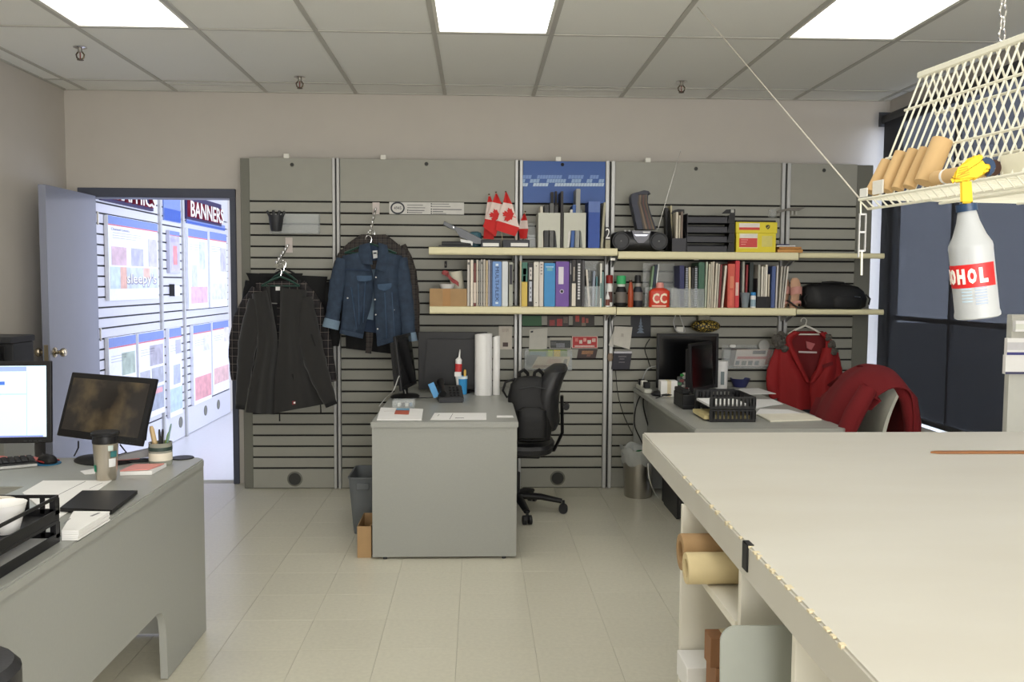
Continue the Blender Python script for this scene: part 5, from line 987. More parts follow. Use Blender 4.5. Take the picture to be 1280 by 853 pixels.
p = PY(991, 380, Ys); m = MB((p.x, Ys-.02, z+.001)); m.X = Matrix.Translation((p.x, Ys+.0, z+.034)) @ Matrix.Rotation(.6, 4, 'Y'); m.box((-.04, -.01, -.0035), (.04, .03, .0035), .001); tag(m.obj('phone_stand', M_dark), 'small dark wedge shaped stand before the sandals', 'stand')
A = PY(1009, 384, Ys); B = PY(1090, 352, Ys); wd = B.x-A.x; ht = B.z-z
t = thing('shoulder_bag', 'black shoulder bag lying at the right end of the lower shelf', 'bag', (A.x, Ys, z))
m = MB(t); R_ = []; cx = (A.x+B.x)/2
for zz, kx, ky, ox in ((.001, .86, .9, 0), (.02, .98, 1, 0), (.07, 1, 1, .002), (.12, .95, .92, -.008), (.15, .84, .75, -.025), (.168, .6, .5, -.04)): R_.append([m.V((cx+ox+wd/2*kx*math.copysign(abs(math.cos(a))**.6, math.cos(a))+.004*math.sin(a*5+zz*60), Ys+.10+.085*ky*math.copysign(abs(math.sin(a))**.7, math.sin(a))+.004*math.sin(a*7), z+zz)) for a in [2*PI*i/36 for i in range(36)]])
m.skin(R_); m.obj('main_body', M_nyl, t)
m = MB(t); R_ = []
for zz, k in ((.012, .9), (.02, 1), (.07, 1), (.09, .8)): R_.append([m.V((cx+.06+.10*k*math.copysign(abs(math.cos(a))**.6, math.cos(a)), Ys+.03+.028*k*math.sin(a), z+zz)) for a in [2*PI*i/24 for i in range(24)]])
m.skin(R_); m.obj('front_pocket', M_nyl, t)
m = MB(t); m.tube([(cx-.10, Ys+.09, z+.155), (cx-.09, Ys+.07, z+.178), (cx-.03, Ys+.06, z+.182), (cx+.05, Ys+.06, z+.176), (cx+.07, Ys+.08, z+.155)], .008, 8); m.obj('handle', M_nyl, t)
m = MB(t); m.tube([(cx+.10, Ys-.001, z+.085), (cx+.14, Ys+.0, z+.082)], .004, 8); m.obj('buckle', M_chrome, t)
for s in (-1, 1): m = MB(t); m.tube([(cx+s*wd*.47, Ys+.06, z+.10), (cx+s*wd*.52, Ys+.04, z+.07), (cx+s*wd*.49, Ys+.03, z+.03)], .006, 7); m.obj('strap', M_nyl, t)
# ---------------------------------------------------------------- upper shelf, left
z = zU1; Yf = YB0+.02
# heavy hole punch
S = lambda x, y: sp(530+x/9.477, 230+y/9.477, Yf)
a = S(175, 745); b = S(575, 700)
t = thing('hole_punch', 'grey lever hole punch with raised handle at the left end of the upper shelf', 'hole punch', (a[0], Yf, z))
MB(t).box((a[0], Yf-.02, z+.0005), (b[0], Yf+.09, z+.012), .002).obj('base', M_dark, t); MB(t).box((S(210, 0)[0], Yf, z+.0125), (S(570, 0)[0], Yf+.07, z+.038), .003).obj('punch_block', M_black, t)
m = MB(t); m.prism([S(*q) for q in ((225, 480), (240, 440), (360, 500), (440, 525), (690, 655), (690, 712), (600, 712), (545, 672), (425, 632), (375, 545), (290, 520))], 'y', Yf+.005, Yf+.05); m.bevel(.002, 1); m.obj('lever', mat('lever_grey', (92, 94, 98), .4, .3), t)
m = MB(t); m.prism([S(*q) for q in ((430, 655), (545, 672), (580, 690), (575, 735), (560, 735), (555, 705), (440, 690))], 'y', Yf-.004, Yf+.001); m.obj('pivot_plate', M_alu, t)
p = S(350, 515); m = MB(t); m.cyl((p[0], Yf+.0, p[1]), (p[0], Yf+.005, p[1]), .005, n=10); m.obj('rivet', M_chrome, t)
for k, (xa, xb, l) in enumerate(((601, 625.5, 'black label holder box left of the flags base, with a white label'), (628.5, 662, 'black label holder box under the front flag, with a white label'))):
    A = PY(xa, 300, Yf); B = PY(xb, 310, Yf); t = thing('label_box', l, 'box', (A.x, Yf, z), group='black boxes with white labels')
    MB(t).box((A.x, Yf, z+.0005), (B.x, Yf+.16, A.z), .002).obj('body', bmat(40, 42, 50), t); q0 = PY(xa+2.5 if k == 0 else xa+10, 308, Yf); q1 = PY(xb-2, 304, Yf); MB(t).box((q0.x, Yf-.001, q0.z), (q1.x, Yf+.001, q1.z)).obj('label', M_paper, t)
zbx = A.z
p = PY(594, 292, Yf+.12); m = MB((p.x, Yf+.11, z+.0005)); m.X = Matrix.Translation((p.x, Yf+.14, z)); m.lathe([(.04, .001), (.045, .06), (.042, .10), (.02, .11)], n=20, sy=.6); tag(m.obj('teal_pouch', mat('teal_pouch', (50, 96, 110), .5, var=.1)), 'teal pouch behind the hole punch lever', 'pouch')
# flags
M_fr = mat('flag_red', (200, 38, 36), .7, var=.04); M_fw = mat('flag_white', (226, 208, 200), .75, var=.02)
leaf = [(0, 1), (.14, .72), (.36, .80), (.28, .30), (.52, .52), (.58, .40), (.88, .46), (.76, .14), (.90, .04), (.42, -.34), (.48, -.50), (.04, -.44), (.05, -.85), (-.05, -.85), (-.04, -.44), (-.48, -.50), (-.42, -.34), (-.90, .04), (-.76, .14), (-.88, .46), (-.58, .40), (-.52, .52), (-.28, .30), (-.36, .80), (-.14, .72)]
def flag(label, L_, R_, Y, leafc, lr, rot, stick):
    pl = [S(*q) for q in L_]; pr = [S(*q) for q in R_]
    s0 = PY(530+stick[0][0]/9.477, 230+stick[0][1]/9.477, Y); s1 = Vector((PY(530+stick[1][0]/9.477, 300, Y).x, Y, zbx+.002))
    t = thing('hand_flag', label, 'flag', (s1.x, Y, s1.z), group='small Canadian hand flags')
    m = MB(t); m.tube([s1, s0], .0022, 6); m.obj('stick', bmat(206, 186, 150), t); m = MB(t); m.ball(s0, .006, 8); m.obj('finial', bmat(90, 60, 40), t)
    def at(u, v):
        f = v*(len(pl)-1); i = min(int(f), len(pl)-2); r = f-i
        a = (pl[i][0]*(1-r)+pl[i+1][0]*r, pl[i][1]*(1-r)+pl[i+1][1]*r); b = (pr[i][0]*(1-r)+pr[i+1][0]*r, pr[i][1]*(1-r)+pr[i+1][1]*r)
        return (a[0]*(1-u)+b[0]*u, Y-.006-.012*u+.004*math.sin(u*5+v*2), a[1]*(1-u)+b[1]*u)
    for nm, v0, v1, mm in (('red_band', 0, 1/3, M_fr), ('white_band', 1/3, 2/3, M_fw), ('red_band', 2/3, 1, M_fr)):
        m = MB(t); m.grid(lambda u, v: at(u, v0+(v1-v0)*v), 10, 5, .0012); m.obj(nm, mm, t)
    if leafc:
        c = S(*leafc); r = lr/9.477*Y/F; ca, sa = math.cos(rot), math.sin(rot)
        m = MB(t); m.prism([(c[0]+r*(x*ca-y*sa), c[1]+r*(x*sa+y*ca)) for x, y in leaf], 'y', Y-.0225, Y-.0215); m.obj('maple_leaf', M_fr, t)
    return t
flag('front small Canadian flag, rightmost of the bunch', [(965, 95), (938, 215), (868, 432), (848, 545)], [(978, 95), (1045, 240), (1132, 517), (1080, 620)], Yf+.02, (1012, 372), 92, 1.25, ((968, 92), (1100, 660)))
flag('second small Canadian flag just left of the front one', [(850, 105), (812, 205), (733, 408), (698, 500)], [(866, 105), (925, 235), (905, 440), (850, 620)], Yf+.065, (850, 372), 84, 1.35, ((852, 100), (930, 660)))
flag('small Canadian flag mostly hidden at the left of the bunch', [(765, 130), (752, 200), (722, 400), (705, 640)], [(790, 130), (815, 200), (840, 400), (830, 650)], Yf+.11, None, 0, 0, ((770, 125), (800, 660)))
flag('furled small Canadian flag in the clear stand at the right of the bunch', [(1195, 335), (1155, 420), (1130, 520), (1150, 640)], [(1205, 335), (1235, 420), (1245, 520), (1225, 640)], Yf+.12, None, 0, 0, ((1200, 330), (1190, 660)))
for k, (x, y, l) in enumerate(((1000, 300, 'back flag stick between the two front flags'),)): pass
A = PY(645, 268, Yf+.10); B = PY(669, 308, Yf+.10); m = MB((A.x, Yf+.085, z)); m.box((B.x-.10, Yf+.175, z+.001), (B.x, Yf+.178, z+.17)); m.box((B.x-.003, Yf+.09, z+.001), (B.x, Yf+.175, z+.12)); m.box((B.x-.05, Yf+.087, z+.001), (B.x, Yf+.09, z+.09)); tag(m.obj('clear_stand', M_acryl), 'clear plastic stand behind the flags at the left of the magazine files', 'stand')
# magazine files
M_file = mat('pale_grey_file', (196, 196, 182), .5, var=.02)
def mag_file(label, a, b, ytop):
    A = PY(a, ytop, Yf); B = PY(b, 311, Yf); t = thing('magazine_file', label, 'magazine file', (A.x, Yf, z), group='pale grey magazine files'); w_ = B.x-A.x; h = A.z-z; th_ = .003
    x0 = A.x; n = 6; ho = .50*h; l0, l1 = x0+w_*.20, x0+w_*.80; g0, g1 = x0+w_*.17, x0+w_*.86
    poly = [(x0, z+.0005), (g0, z+.0005), (l0, z+ho-.02)]+[(l0+.012-.012*math.cos(PI/2*k/n), z+ho-.02+.02*math.sin(PI/2*k/n)) for k in range(1, n+1)]+[(l1-.012+.012*math.sin(PI/2*k/n), z+ho-.02+.02*math.cos(PI/2*k/n)) for k in range(n)]+[(l1, z+ho-.02), (g1, z+.0005), (B.x, z+.0005), (B.x, z+h), (x0, z+h)]
    m = MB(t); m.prism(poly, 'y', Yf, Yf+th_); m.obj('front', M_file, t)
    for x in (x0, B.x-th_): m = MB(t); m.prism([(Yf+th_, z+.0005), (Yf+.22, z+.0005), (Yf+.22, z+h*1.0), (Yf+th_, z+h)], 'x', x, x+th_); m.obj('side', M_file, t)
    MB(t).box((x0+th_, Yf+th_, z+.0005), (B.x-th_, Yf+.22, z+.004)).obj('bottom', M_file, t)
    return x0+th_, B.x-th_
Yi = Yf+.006
mag_file('left pale grey magazine file full of dark folders', 673, 700, 266); mag_file('right pale grey magazine file holding a blue and a white folder', 705, 732, 266)
for a, b, yt, c, l, ln in ((676, 679.5, 258, (206, 200, 184), 'cream papers poking out of the left magazine file', -1), (680.4, 686, 256, (56, 56, 56), 'dark grey folder in the left magazine file', 0), (687, 692.4, 254, (92, 92, 90), 'mid grey folder in the left magazine file', 0), (693, 697.6, 257, (44, 44, 46), 'black folder at the right of the left magazine file', 0),
    (708.5, 712, 262, (216, 214, 208), 'white folder in the right magazine file', 4), (713.2, 717.8, 256, (52, 92, 158), 'blue folder with a white dot in the right magazine file', 2.4), (719, 724.6, 236, (150, 152, 150), 'tall grey sleeve in the right magazine file', 1), (725.4, 728.6, 262, (120, 126, 120), 'grey green folder in the right magazine file', -1)):
    o = book(l, a, b, yt, z+.005, c, 'folder', 'folder', Y=Yi, depth=.18, lean=ln)
for k, (a, b, yt) in enumerate(((688, 692, 240), (693.4, 696.4, 239), (700.8, 704.2, 239))): book('black folder with a pale clip standing %s the magazine files' % ['behind the left end of', 'behind the middle of', 'between'][k], a, b, yt, z, (34, 30, 28), 'folder', 'folder', Y=Yf+.225 if k < 2 else Yf+.01, depth=.02 if k < 2 else .2)
o = book('bright blue plastic file box left of the radio', 735.4, 750, 252, z, (40, 76, 158), 'file_box', 'file', Y=Yf); spine(o, .77, 1.0, (92, 116, 176), 0, 1, 'clear_top', Y=Yf)
o = book('leaning cream folder right of the blue file box', 751, 754, 253, z, (170, 166, 140), 'folder', 'folder', Y=Yf, lean=3.4, depth=.18)
p0_ = PY(756.5, 300, Yf-.015); p1_ = PY(763, 284, Yf-.015); t = thing('number_plate', 'small black plate with a white 2 left of the radio', 'sign', (p0_.x, Yf-.015, z)); MB(t).box((p0_.x, Yf-.015, p0_.z), (p1_.x+.004, Yf-.010, p1_.z), .001).obj('plate', M_black, t); MB(t).box((p0_.x+.002, Yf-.012, z+.0005), (p1_.x, Yf+.02, p0_.z)).obj('block', bmat(150, 144, 120), t)
text('2', Vector(((p0_.x+p1_.x)/2, Yf-.0158, (p0_.z+p1_.z)/2))-t.location, (p1_.x-p0_.x)*.85, (p1_.z-p0_.z)*.8, M_paper, t, name='digit')
# ---------------------------------------------------------------- upper shelf, middle
z = zU2
A = PY(762, 288, Yf); B = PY(838, 313, Yf); t = thing('radio', 'black portable radio with two round speakers and long aerial', 'radio', (A.x, Yf, z)); wd = B.x-A.x; ht = A.z-z; cx = (A.x+B.x)/2
m = MB(t); R_ = []
for k in range(25):
    u = k/24*2-1; s = (1-abs(u)**5)**.5 if abs(u) < 1 else 0; s = max(.25, s); R_.append([m.V((cx+u*wd/2, Yf+.075+.065*s*math.cos(a), z+.001+ht/2+(ht/2-.0005)*s*(math.copysign(abs(math.sin(a))**.75, math.sin(a))))) for a in [2*PI*i/24 for i in range(24)]])
m.skin(R_); m.obj('body', mat('radio_black', (28, 28, 30), .35), t)
for s, px in ((-1, 776.4), (1, 823.8)):
    x = PY(px, 300, Yf).x; c = (x, Yf+.004, z+ht*.50); m = MB(t); m.tube([(x, Yf+.03, c[2]), (x, Yf-.002, c[2])], [ht*.44, ht*.42], 28); m.obj('speaker_ring', M_dark, t)
    m = MB(t); R_ = []
    for rr_, yy in ((ht*.38, -.004), (ht*.30, .001), (ht*.12, .004)): R_.append([m.V((x+rr_*math.cos(a), Yf+yy-.0005, c[2]+rr_*math.sin(a))) for a in [2*PI*i/28 for i in range(28)]])
    m.skin(R_, False, True); m.obj('speaker_cone', M_black, t); m = MB(t); m.ball((x, Yf-.001, c[2]), .006, 8); m.obj('dust_cap', M_alu, t)
q = lambda x, y: sp(740+x/8.53, 220+y/8.53, Yf)
m = MB(t); m.prism([q(425, 585), q(630, 585), q(600, 670), q(550, 715), q(490, 715), q(450, 670)], 'y', Yf-.004, Yf+.02); m.obj('control_panel', mat('radio_grey', (92, 92, 98), .35, .3), t)
m = MB(t); m.prism([q(445, 625), q(600, 625), q(580, 642), q(470, 642)], 'y', Yf-.006, Yf-.003); m.obj('display', mat('display_silver', (200, 204, 222), .2, .4), t)
m = MB(t); m.prism([q(540, 595), q(620, 595), q(612, 608), q(545, 608)], 'y', Yf-.006, Yf-.003); m.obj('button_row', M_alu, t)
a0_ = PY(822, 288, Yf+.07); a1_ = PY(850.5, 189, Yf+.07); m = MB(t); m.tube([a0_, a1_], [.0028, .0018], 8); m.obj('aerial', mat('aerial_chrome', (210, 208, 200), .25, .7), t); m = MB(t); m.ball(a1_, .004, 8); m.obj('aerial_tip', M_alu, t)
for k in range(3): m = MB(t); m.cyl((cx-.09+.03*k, Yf+.06, z+ht-.004), (cx-.09+.03*k, Yf+.06, z+ht+.006), .008, n=12); m.obj('knob', M_alu, t)
# binder standing on the radio
Yq = Yf+.075; q = lambda x, y: sp(740+x/8.53, 220+y/8.53, Yq); zr = z+ht+.0015
t = thing('ring_binder', 'dark blue binder bulging with pages standing on the radio', 'binder', (q(500, 570)[0], Yq, zr))
def on(poly): return [(x, max(zz, zr)) for x, zz in (q(*p_) for p_ in poly)]
m = MB(t); m.prism(on([(405, 230), (420, 195), (470, 180), (480, 215), (470, 300), (500, 420), (530, 575), (470, 575), (440, 430), (410, 300)]), 'y', Yq-.05, Yq+.05); m.obj('cover', bmat(44, 48, 64), t)
pc = [(70, 62, 54), (120, 100, 80), (58, 54, 52), (96, 64, 58), (66, 62, 58), (110, 92, 70)]
for k in range(6):
    o0 = k*17; m = MB(t); m.prism(on([(478+o0, 205), (495+o0, 205), (492+o0, 300), (520+o0*1.12, 420), (556+o0*1.2, 575), (536+o0*1.2, 575), (500+o0*1.12, 420), (472+o0, 300)]), 'y', Yq-.045, Yq+.045); m.obj('page_bundle', bmat(*pc[k]), t)
m = MB(t); m.prism(on([(470, 182), (540, 160), (590, 170), (612, 200), (585, 195), (580, 290), (610, 400), (672, 575), (655, 575), (600, 410), (572, 300), (570, 205), (480, 208)]), 'y', Yq-.05, Yq+.05); m.obj('cover', bmat(40, 42, 54), t)
# black magazine holder and papers
q = lambda x, y: sp(740+x/8.53, 220+y/8.53, Yf)
a = q(855, 665); b = q(1005, 770); t = thing('document_holder', 'black document holder with cream sheets between radio and black trays', 'holder', (a[0], Yf, z))
MB(t).box((a[0], Yf, z+.0005), (b[0], Yf+.005, a[1]), .001).obj('front', mat('dark_slate', (52, 52, 58), .5), t); m = MB(t); m.prism([(Yf+.005, z+.0005), (Yf+.2, z+.0005), (Yf+.2, q(0, 345)[1]), (Yf+.12, q(0, 345)[1]), (Yf+.005, a[1])], 'x', b[0]-.004, b[0]); m.obj('side', M_black, t)
m = MB(t); m.prism([(Yf+.005, z+.0005), (Yf+.2, z+.0005), (Yf+.2, q(0, 345)[1]), (Yf+.12, q(0, 345)[1]), (Yf+.005, a[1])], 'x', a[0], a[0]+.004); m.obj('side', M_black, t); MB(t).box((a[0]+.004, Yf+.196, z+.0005), (b[0]-.004, Yf+.2, q(0, 340)[1])).obj('back', M_black, t)
m = MB(t); m.prism([q(880, 385), q(915, 350), q(960, 340), q(1025, 343), q(1028, 385), q(1000, 380), (b[0], q(0, 400)[1]), q(905, 390)], 'y', Yf+.11, Yf+.19); m.obj('flap', M_black, t)
for a_, b_, yt, c, l in ((893, 918, 385, (206, 198, 180), 'widest cream sheaf'), (924, 940, 420, (196, 188, 168), 'shorter cream sheaf'), (945, 968, 380, (120, 104, 92), 'brownish sheaf')):
    book(l+' in the black document holder beside the radio', 740+a_/8.53, 740+b_/8.53, 220+yt/8.53, z+.001, c, 'paper_sheaf', 'paper', Y=Yf+.008, depth=.1)
book('cream folder standing between the radio and the black document holder', 839.5, 841.6, 257, z, (196, 186, 150), 'folder', 'folder', Y=Yf+.12, depth=.1, lean=-2); book('black folder leaning behind the right speaker of the radio', 834, 838.6, 260, z, (32, 32, 34), 'folder', 'folder', Y=Yf+.15, depth=.07, lean=-3)
# black desk trays, four tiers
x0 = PY(858.5, 300, Yf).x; x1 = PY(918, 300, Yf).x; zt_ = PY(880, 267, Yf).z; hh = (zt_-z)/4
M_dk = mat('dark_slate', (52, 52, 58), .5)
for k in range(4):
    zz = z+.0006+hh*k; t = thing('letter_tray', '%s tier of the black letter tray stack on the upper shelf' % ['lowest', 'second', 'third', 'topmost'][k], 'tray', (x0, Yf, zz), group='black letter tray tiers')
    MB(t).box((x0, Yf, zz+.003), (x1, Yf+.22, zz+.007)).obj('tray_floor', M_dk, t); MB(t).box((x0, Yf-.003, zz), (x1-.05, Yf, zz+hh*.62), .001).obj('front_lip', M_dk, t)
    MB(t).box((x1-.006, Yf, zz), (x1, Yf+.22, zz+hh-.001), .001).obj('side_wall', M_black, t); MB(t).box((x0, Yf+.214, zz+.007), (x1-.006, Yf+.22, zz+hh*.9)).obj('back_wall', M_black, t); MB(t).box((x0, Yf+.0, zz), (x0+.005, Yf+.22, zz+hh-.001), .001).obj('side_wall', M_dk, t)
    m = MB(t); m.prism([(x1-.05, zz), (x1, zz), (x1, zz+hh-.0015), (x1-.035, zz+hh-.0015)], 'y', Yf-.003, Yf); m.obj('corner_post', M_black, t)
    if k == 3: m = MB(t); m.prism([(x1-.09, zz+hh-.001), (x1, zz+hh-.001), (x1, zz+hh+.03), (x1-.06, zz+hh+.026)], 'y', Yf-.003, Yf); m.obj('end_tab', M_black, t); MB(t).box((x1-.028, Yf-.0045, zz+hh+.006), (x1-.008, Yf-.003, zz+hh+.026)).obj('white_sticker', bmat(170, 170, 164), t)
# yellow box
A = PY(920.5, 290, Yf); B = PY(969.5, 317, Yf); C1 = PY(970.5, 278, Yf); t = thing('lidded_box', 'bright yellow lidded box with red labels on the upper shelf', 'box', (A.x, Yf, z)); M_yel = mat('yellow_card', (224, 206, 50), .5, var=.02)
MB(t).box((A.x, Yf, z+.0005), (B.x, Yf+.17, A.z), .002).obj('body', M_yel, t); MB(t).box((A.x-.006, Yf-.006, A.z-.008), (B.x+.006, Yf+.176, C1.z), .003).obj('lid', M_yel, t)
r_ = lambda x, y, Y: sp(860+x/8.533, 240+y/8.533, Y)
def lab_(x0_, y0_, x1_, y1_, c, Y, nm='label'): a = r_(x0_, y1_, Y); b = r_(x1_, y0_, Y); MB(t).box((a[0], Y-.0008, a[1]), (b[0], Y, b[1])).obj(nm, bmat(*c), t)
lab_(545, 335, 765, 380, (226, 216, 206), Yf-.006); lab_(545, 380, 765, 405, (206, 62, 56), Yf-.0062); lab_(545, 440, 745, 600, (232, 226, 150), Yf); lab_(545, 495, 740, 590, (206, 70, 66), Yf-.0008); lab_(555, 450, 740, 492, (226, 220, 210), Yf-.0006); lab_(785, 470, 900, 585, (214, 202, 110), Yf, 'faded_circle')
for k in range(3): lab_(565, 508+24*k, 640-12*k, 515+24*k, (232, 150, 144), Yf-.0018, 'label_line')
a = r_(852, 375, Yf-.007); s_ = .014; m = MB(t); m.prism([(a[0]+s_*x, a[1]+s_*y) for x, y in ((-.5, .85), (0, 1.05), (.5, .85), (1, .55), (.85, -.3), (.45, -.8), (0, -1.1), (-.45, -.8), (-.85, -.3), (-1, .55))], 'y', Yf-.0085, Yf-.006); m.obj('shield_emblem', bmat(52, 50, 36), t); m = MB(t); m.prism([(a[0]-.008, a[1]-.007), (a[0]-.004, a[1]-.010), (a[0]+.009, a[1]+.004), (a[0]+.006, a[1]+.008)], 'y', Yf-.0088, Yf-.0085); m.obj('shield_bar', bmat(190, 176, 60), t)
MB((A.x, Yf+.01, C1.z+.0005)).box((A.x, Yf+.01, C1.z+.0005), (B.x-.01, Yf+.16, C1.z+.01)).obj('x', M_black) if False else None
o = MB((A.x, Yf+.01, C1.z+.0005)).box((A.x+.0, Yf+.01, C1.z+.0006), (B.x, Yf+.16, C1.z+.012), .001).obj('black_folder', M_black); tag(o, 'flat black folder lying on the yellow box', 'folder')
# envelopes
a = PY(970.5, 303, Yf); b = PY(1007, 303, Yf); b = Vector((min(b.x, PY(1004, 303, Yf).x), 0, 0))
for k, (xa, xb, z0_, z1_, c, l) in enumerate(((a.x+.01, b.x, 0, .022, (196, 142, 74), 'thick brown padded envelope at the bottom of the pile'), (a.x+.02, b.x-.01, .0228, .038, (186, 130, 66), 'second brown envelope on the pile right of the yellow box'), (a.x+.004, b.x-.05, .0388, .048, (226, 224, 222), 'white envelope on top of the brown envelopes'), (a.x+.008, b.x-.09, .0488, .056, (60, 64, 104), 'dark blue booklet topmost on the envelope pile'))):
    m = MB((xa, Yf, z+z0_)); m.X = Matrix.Translation((xa, Yf, z+z0_+.0006)) @ Matrix.Rotation(0, 4, 'Y'); m.box((0, 0, 0), (xb-xa, .16, z1_-z0_-.0006), .003, 2); tag(m.obj('envelope', bmat(*c)), l, 'envelope')
# clear arm bracket on the slatwall
r2 = lambda x, y: PY(860+x/8.533, 240+y/8.533, YS-.05)
t = thing('bracket_arm', 'clear and grey display arm fixed to the slatwall above the yellow box', 'bracket', r2(890, 230)); m = MB(t); m.prism([(r2(945, 205).x, r2(945, 205).z), (r2(1070, 172).x, r2(1070, 172).z), (r2(1250, 168).x, r2(1250, 168).z), (r2(1180, 205).x, r2(1180, 205).z), (r2(1060, 200).x, r2(1060, 200).z), (r2(940, 235).x, r2(940, 235).z)], 'y', YS-.055, YS-.045); m.obj('arm', mat('smoky_plastic', (120, 116, 108), .3), t)
a = r2(880, 270); b = r2(945, 180); MB(t).box((a.x, YS-.055, a.z), (b.x, YS-.001, b.z), .002).obj('mount', M_acryl, t)
for x in (1105, 1145): a = r2(x, 245); b = r2(x+20, 190); MB(t).box((a.x, YS-.05, a.z), (b.x, YS-.044, b.z)).obj('clip_tooth', bmat(170, 168, 160), t)
# small white price rails under the upper shelf
for k, (px, py) in enumerate(((870.5, 324), (885.8, 322), (770, 326), (778, 320))):
    p = PY(px, py, YFR+.02); pass
# ------------------------------------------------------------------ things hung on the slatwall
def card(label, pts, col, Y=YS-.004, th=.0015, name='card', cat='card', mm=None, bits=(), lean=0):
    "flat card on the slatwall; pts = pixel corners bl, br, tr, tl; bits = (u0, v0, u1, v1, colour)"
    P = [PY(x, y, Y) for x, y in pts]; m = MB(P[0]); m.prism([(p.x, p.z) for p in P], 'y', Y-th, Y); o = tag(m.obj(name, mm or bmat(*col)), label, cat)
    for k, (u0, v0, u1, v1, c) in enumerate(bits):
        def at(u, v): return (P[0]*(1-u)+P[1]*u)*(1-v)+(P[3]*(1-u)+P[2]*u)*v
        q = [at(u0, v0), at(u1, v0), at(u1, v1), at(u0, v1)]; b = MB(P[0]); b.prism([(p.x, p.z) for p in q], 'y', Y-th-.0006-.0002*k, Y-th); b.obj('print', mat('cardprint_%d_%d_%d' % c, c, .5, var=.25, scale=120), o)
    return o
def rect(x0, y0, x1, y1): return [(x0, y1), (x1, y1), (x1, y0), (x0, y0)]
card('white card with a small red and black deer right of the white rolls', rect(623.5, 408, 640, 437), (206, 198, 184), bits=((.3, .12, .7, .3, (70, 50, 44)), (.25, .75, .75, .9, (190, 180, 166))))
card('plain green card just below the left lower shelf', rect(652.8, 395, 677, 407.5), (34, 92, 52)); card('dark card with red figures below the left lower shelf', rect(684, 395, 711, 408), (60, 46, 44), bits=((.1, .05, .35, .6, (150, 50, 48)), (.45, .02, .7, .7, (170, 56, 54)), (.75, .3, .95, .9, (110, 96, 86))))
card('dark card with red dancers below the left lower shelf', rect(716, 394, 743, 408), (46, 40, 34), bits=((.12, .4, .3, .95, (180, 66, 54)), (.42, .3, .55, .8, (170, 70, 60)), (.6, .3, .72, .7, (150, 76, 66)), (.4, .02, .6, .3, (120, 104, 90))))
card('white notice sheet above the clear leaflet holder', [(661, 440), (683.5, 436), (684.5, 410), (662, 412.5)], (196, 194, 184), bits=((.06, .86, .2, .94, (40, 40, 46)),))
card('card with a dark group photograph beside the red card', rect(687, 422, 714, 436), (176, 172, 160), bits=((.03, .05, .97, .75, (56, 60, 58)), (.3, .1, .7, .5, (120, 122, 128)), (.05, .3, .3, .6, (90, 92, 92))))
o = card('red card with white round icons on the slatwall', rect(715, 420.5, 747, 435.5), (224, 196, 186), bits=((.03, .05, .97, .95, (178, 34, 36)), (.1, .1, .88, .24, (214, 180, 172)), (.12, .55, .24, .85, (214, 120, 112)), (.28, .38, .40, .68, (226, 200, 190)), (.44, .55, .56, .85, (220, 150, 140)), (.6, .38, .74, .68, (232, 214, 204)), (.78, .52, .92, .82, (224, 180, 170))))
card('dark brown photo card under the red card', [(721, 448), (744.5, 448), (747, 437), (723, 437)], (56, 38, 34), bits=((.2, .45, .8, .85, (142, 100, 66)), (.5, .2, .7, .5, (110, 70, 56))))
o = card('dark card with a pale sparkling tree hung by the right upright', rect(788.5, 395, 813.5, 421), (24, 28, 38), Y=YS-.006)
P = [PY(801, y, YS-.0075) for y in (397.5, 416.5)]; wt = .055; cz0, cz1 = P[1].z, P[0].z; m = MB(o.location)
for k in range(5):
    f = k/5; m.prism([(P[0].x-wt*(1-f)*.5, cz0+(cz1-cz0)*f), (P[0].x+wt*(1-f)*.5, cz0+(cz1-cz0)*f), (P[0].x, cz0+(cz1-cz0)*(f+.26))], 'y', YS-.0084-.0002*k, YS-.0076)
q_ = m.obj('printed_tree', mat('sparkle_tree', (40, 50, 66), .5, scale=160, col2=(150, 168, 190)), o); q_['kind'] = 'stuff'
# leaflet holders
def wall_holder(label, x0, y0, x1, y1, dep=.05, low=1.0):
    A = PY(x0, y0, YS-dep); B = PY(x1, y1, YS-dep); t = thing('leaflet_holder', label, 'leaflet holder', (A.x, YS-.001, B.z)); h = A.z-B.z
    MB(t).box((A.x, YS-dep, B.z), (B.x, YS-dep+.003, B.z+h*low)).obj('front_wall', M_acryl, t); MB(t).box((A.x, YS-.004, B.z), (B.x, YS-.001, A.z)).obj('back_wall', M_acryl, t); MB(t).box((A.x, YS-dep+.003, B.z), (B.x, YS-.004, B.z+.003)).obj('bottom', M_acryl, t)
    for x in (A.x, B.x-.003): MB(t).box((x, YS-dep+.003, B.z+.003), (x+.003, YS-.004, B.z+h*low)).obj('side_wall', M_acryl, t)
    return t
wall_holder('clear leaflet holder full of folded papers above the backpack', 656, 436, 715, 463.5, low=.9)
card('green and yellow leaflet at the back of the clear holder above the backpack', rect(661, 437, 709, 452), (112, 130, 76), Y=YS-.02, name='leaflet', cat='leaflet', bits=((.5, .3, .62, .95, (150, 170, 60)), (.65, .3, .82, .95, (196, 170, 50)), (.02, .1, .45, .8, (90, 120, 120))))
card('dark printed leaflet at the left in the clear holder above the backpack', rect(658, 444, 676, 457), (74, 80, 74), Y=YS-.028, name='leaflet', cat='leaflet'); card('beige folded newspaper in the clear holder above the backpack', [(664, 461), (709, 461), (713, 446), (672, 446)], (172, 160, 130), Y=YS-.036, name='newspaper', cat='newspaper', bits=((.02, .05, .98, .3, (120, 92, 66)), (.35, .4, .75, .8, (160, 134, 110)), (.84, .35, .94, .8, (110, 102, 86))))
wall_holder('clear holder with a newspaper between the monitor and the red parka', 905, 432, 970, 461, .055, .8)
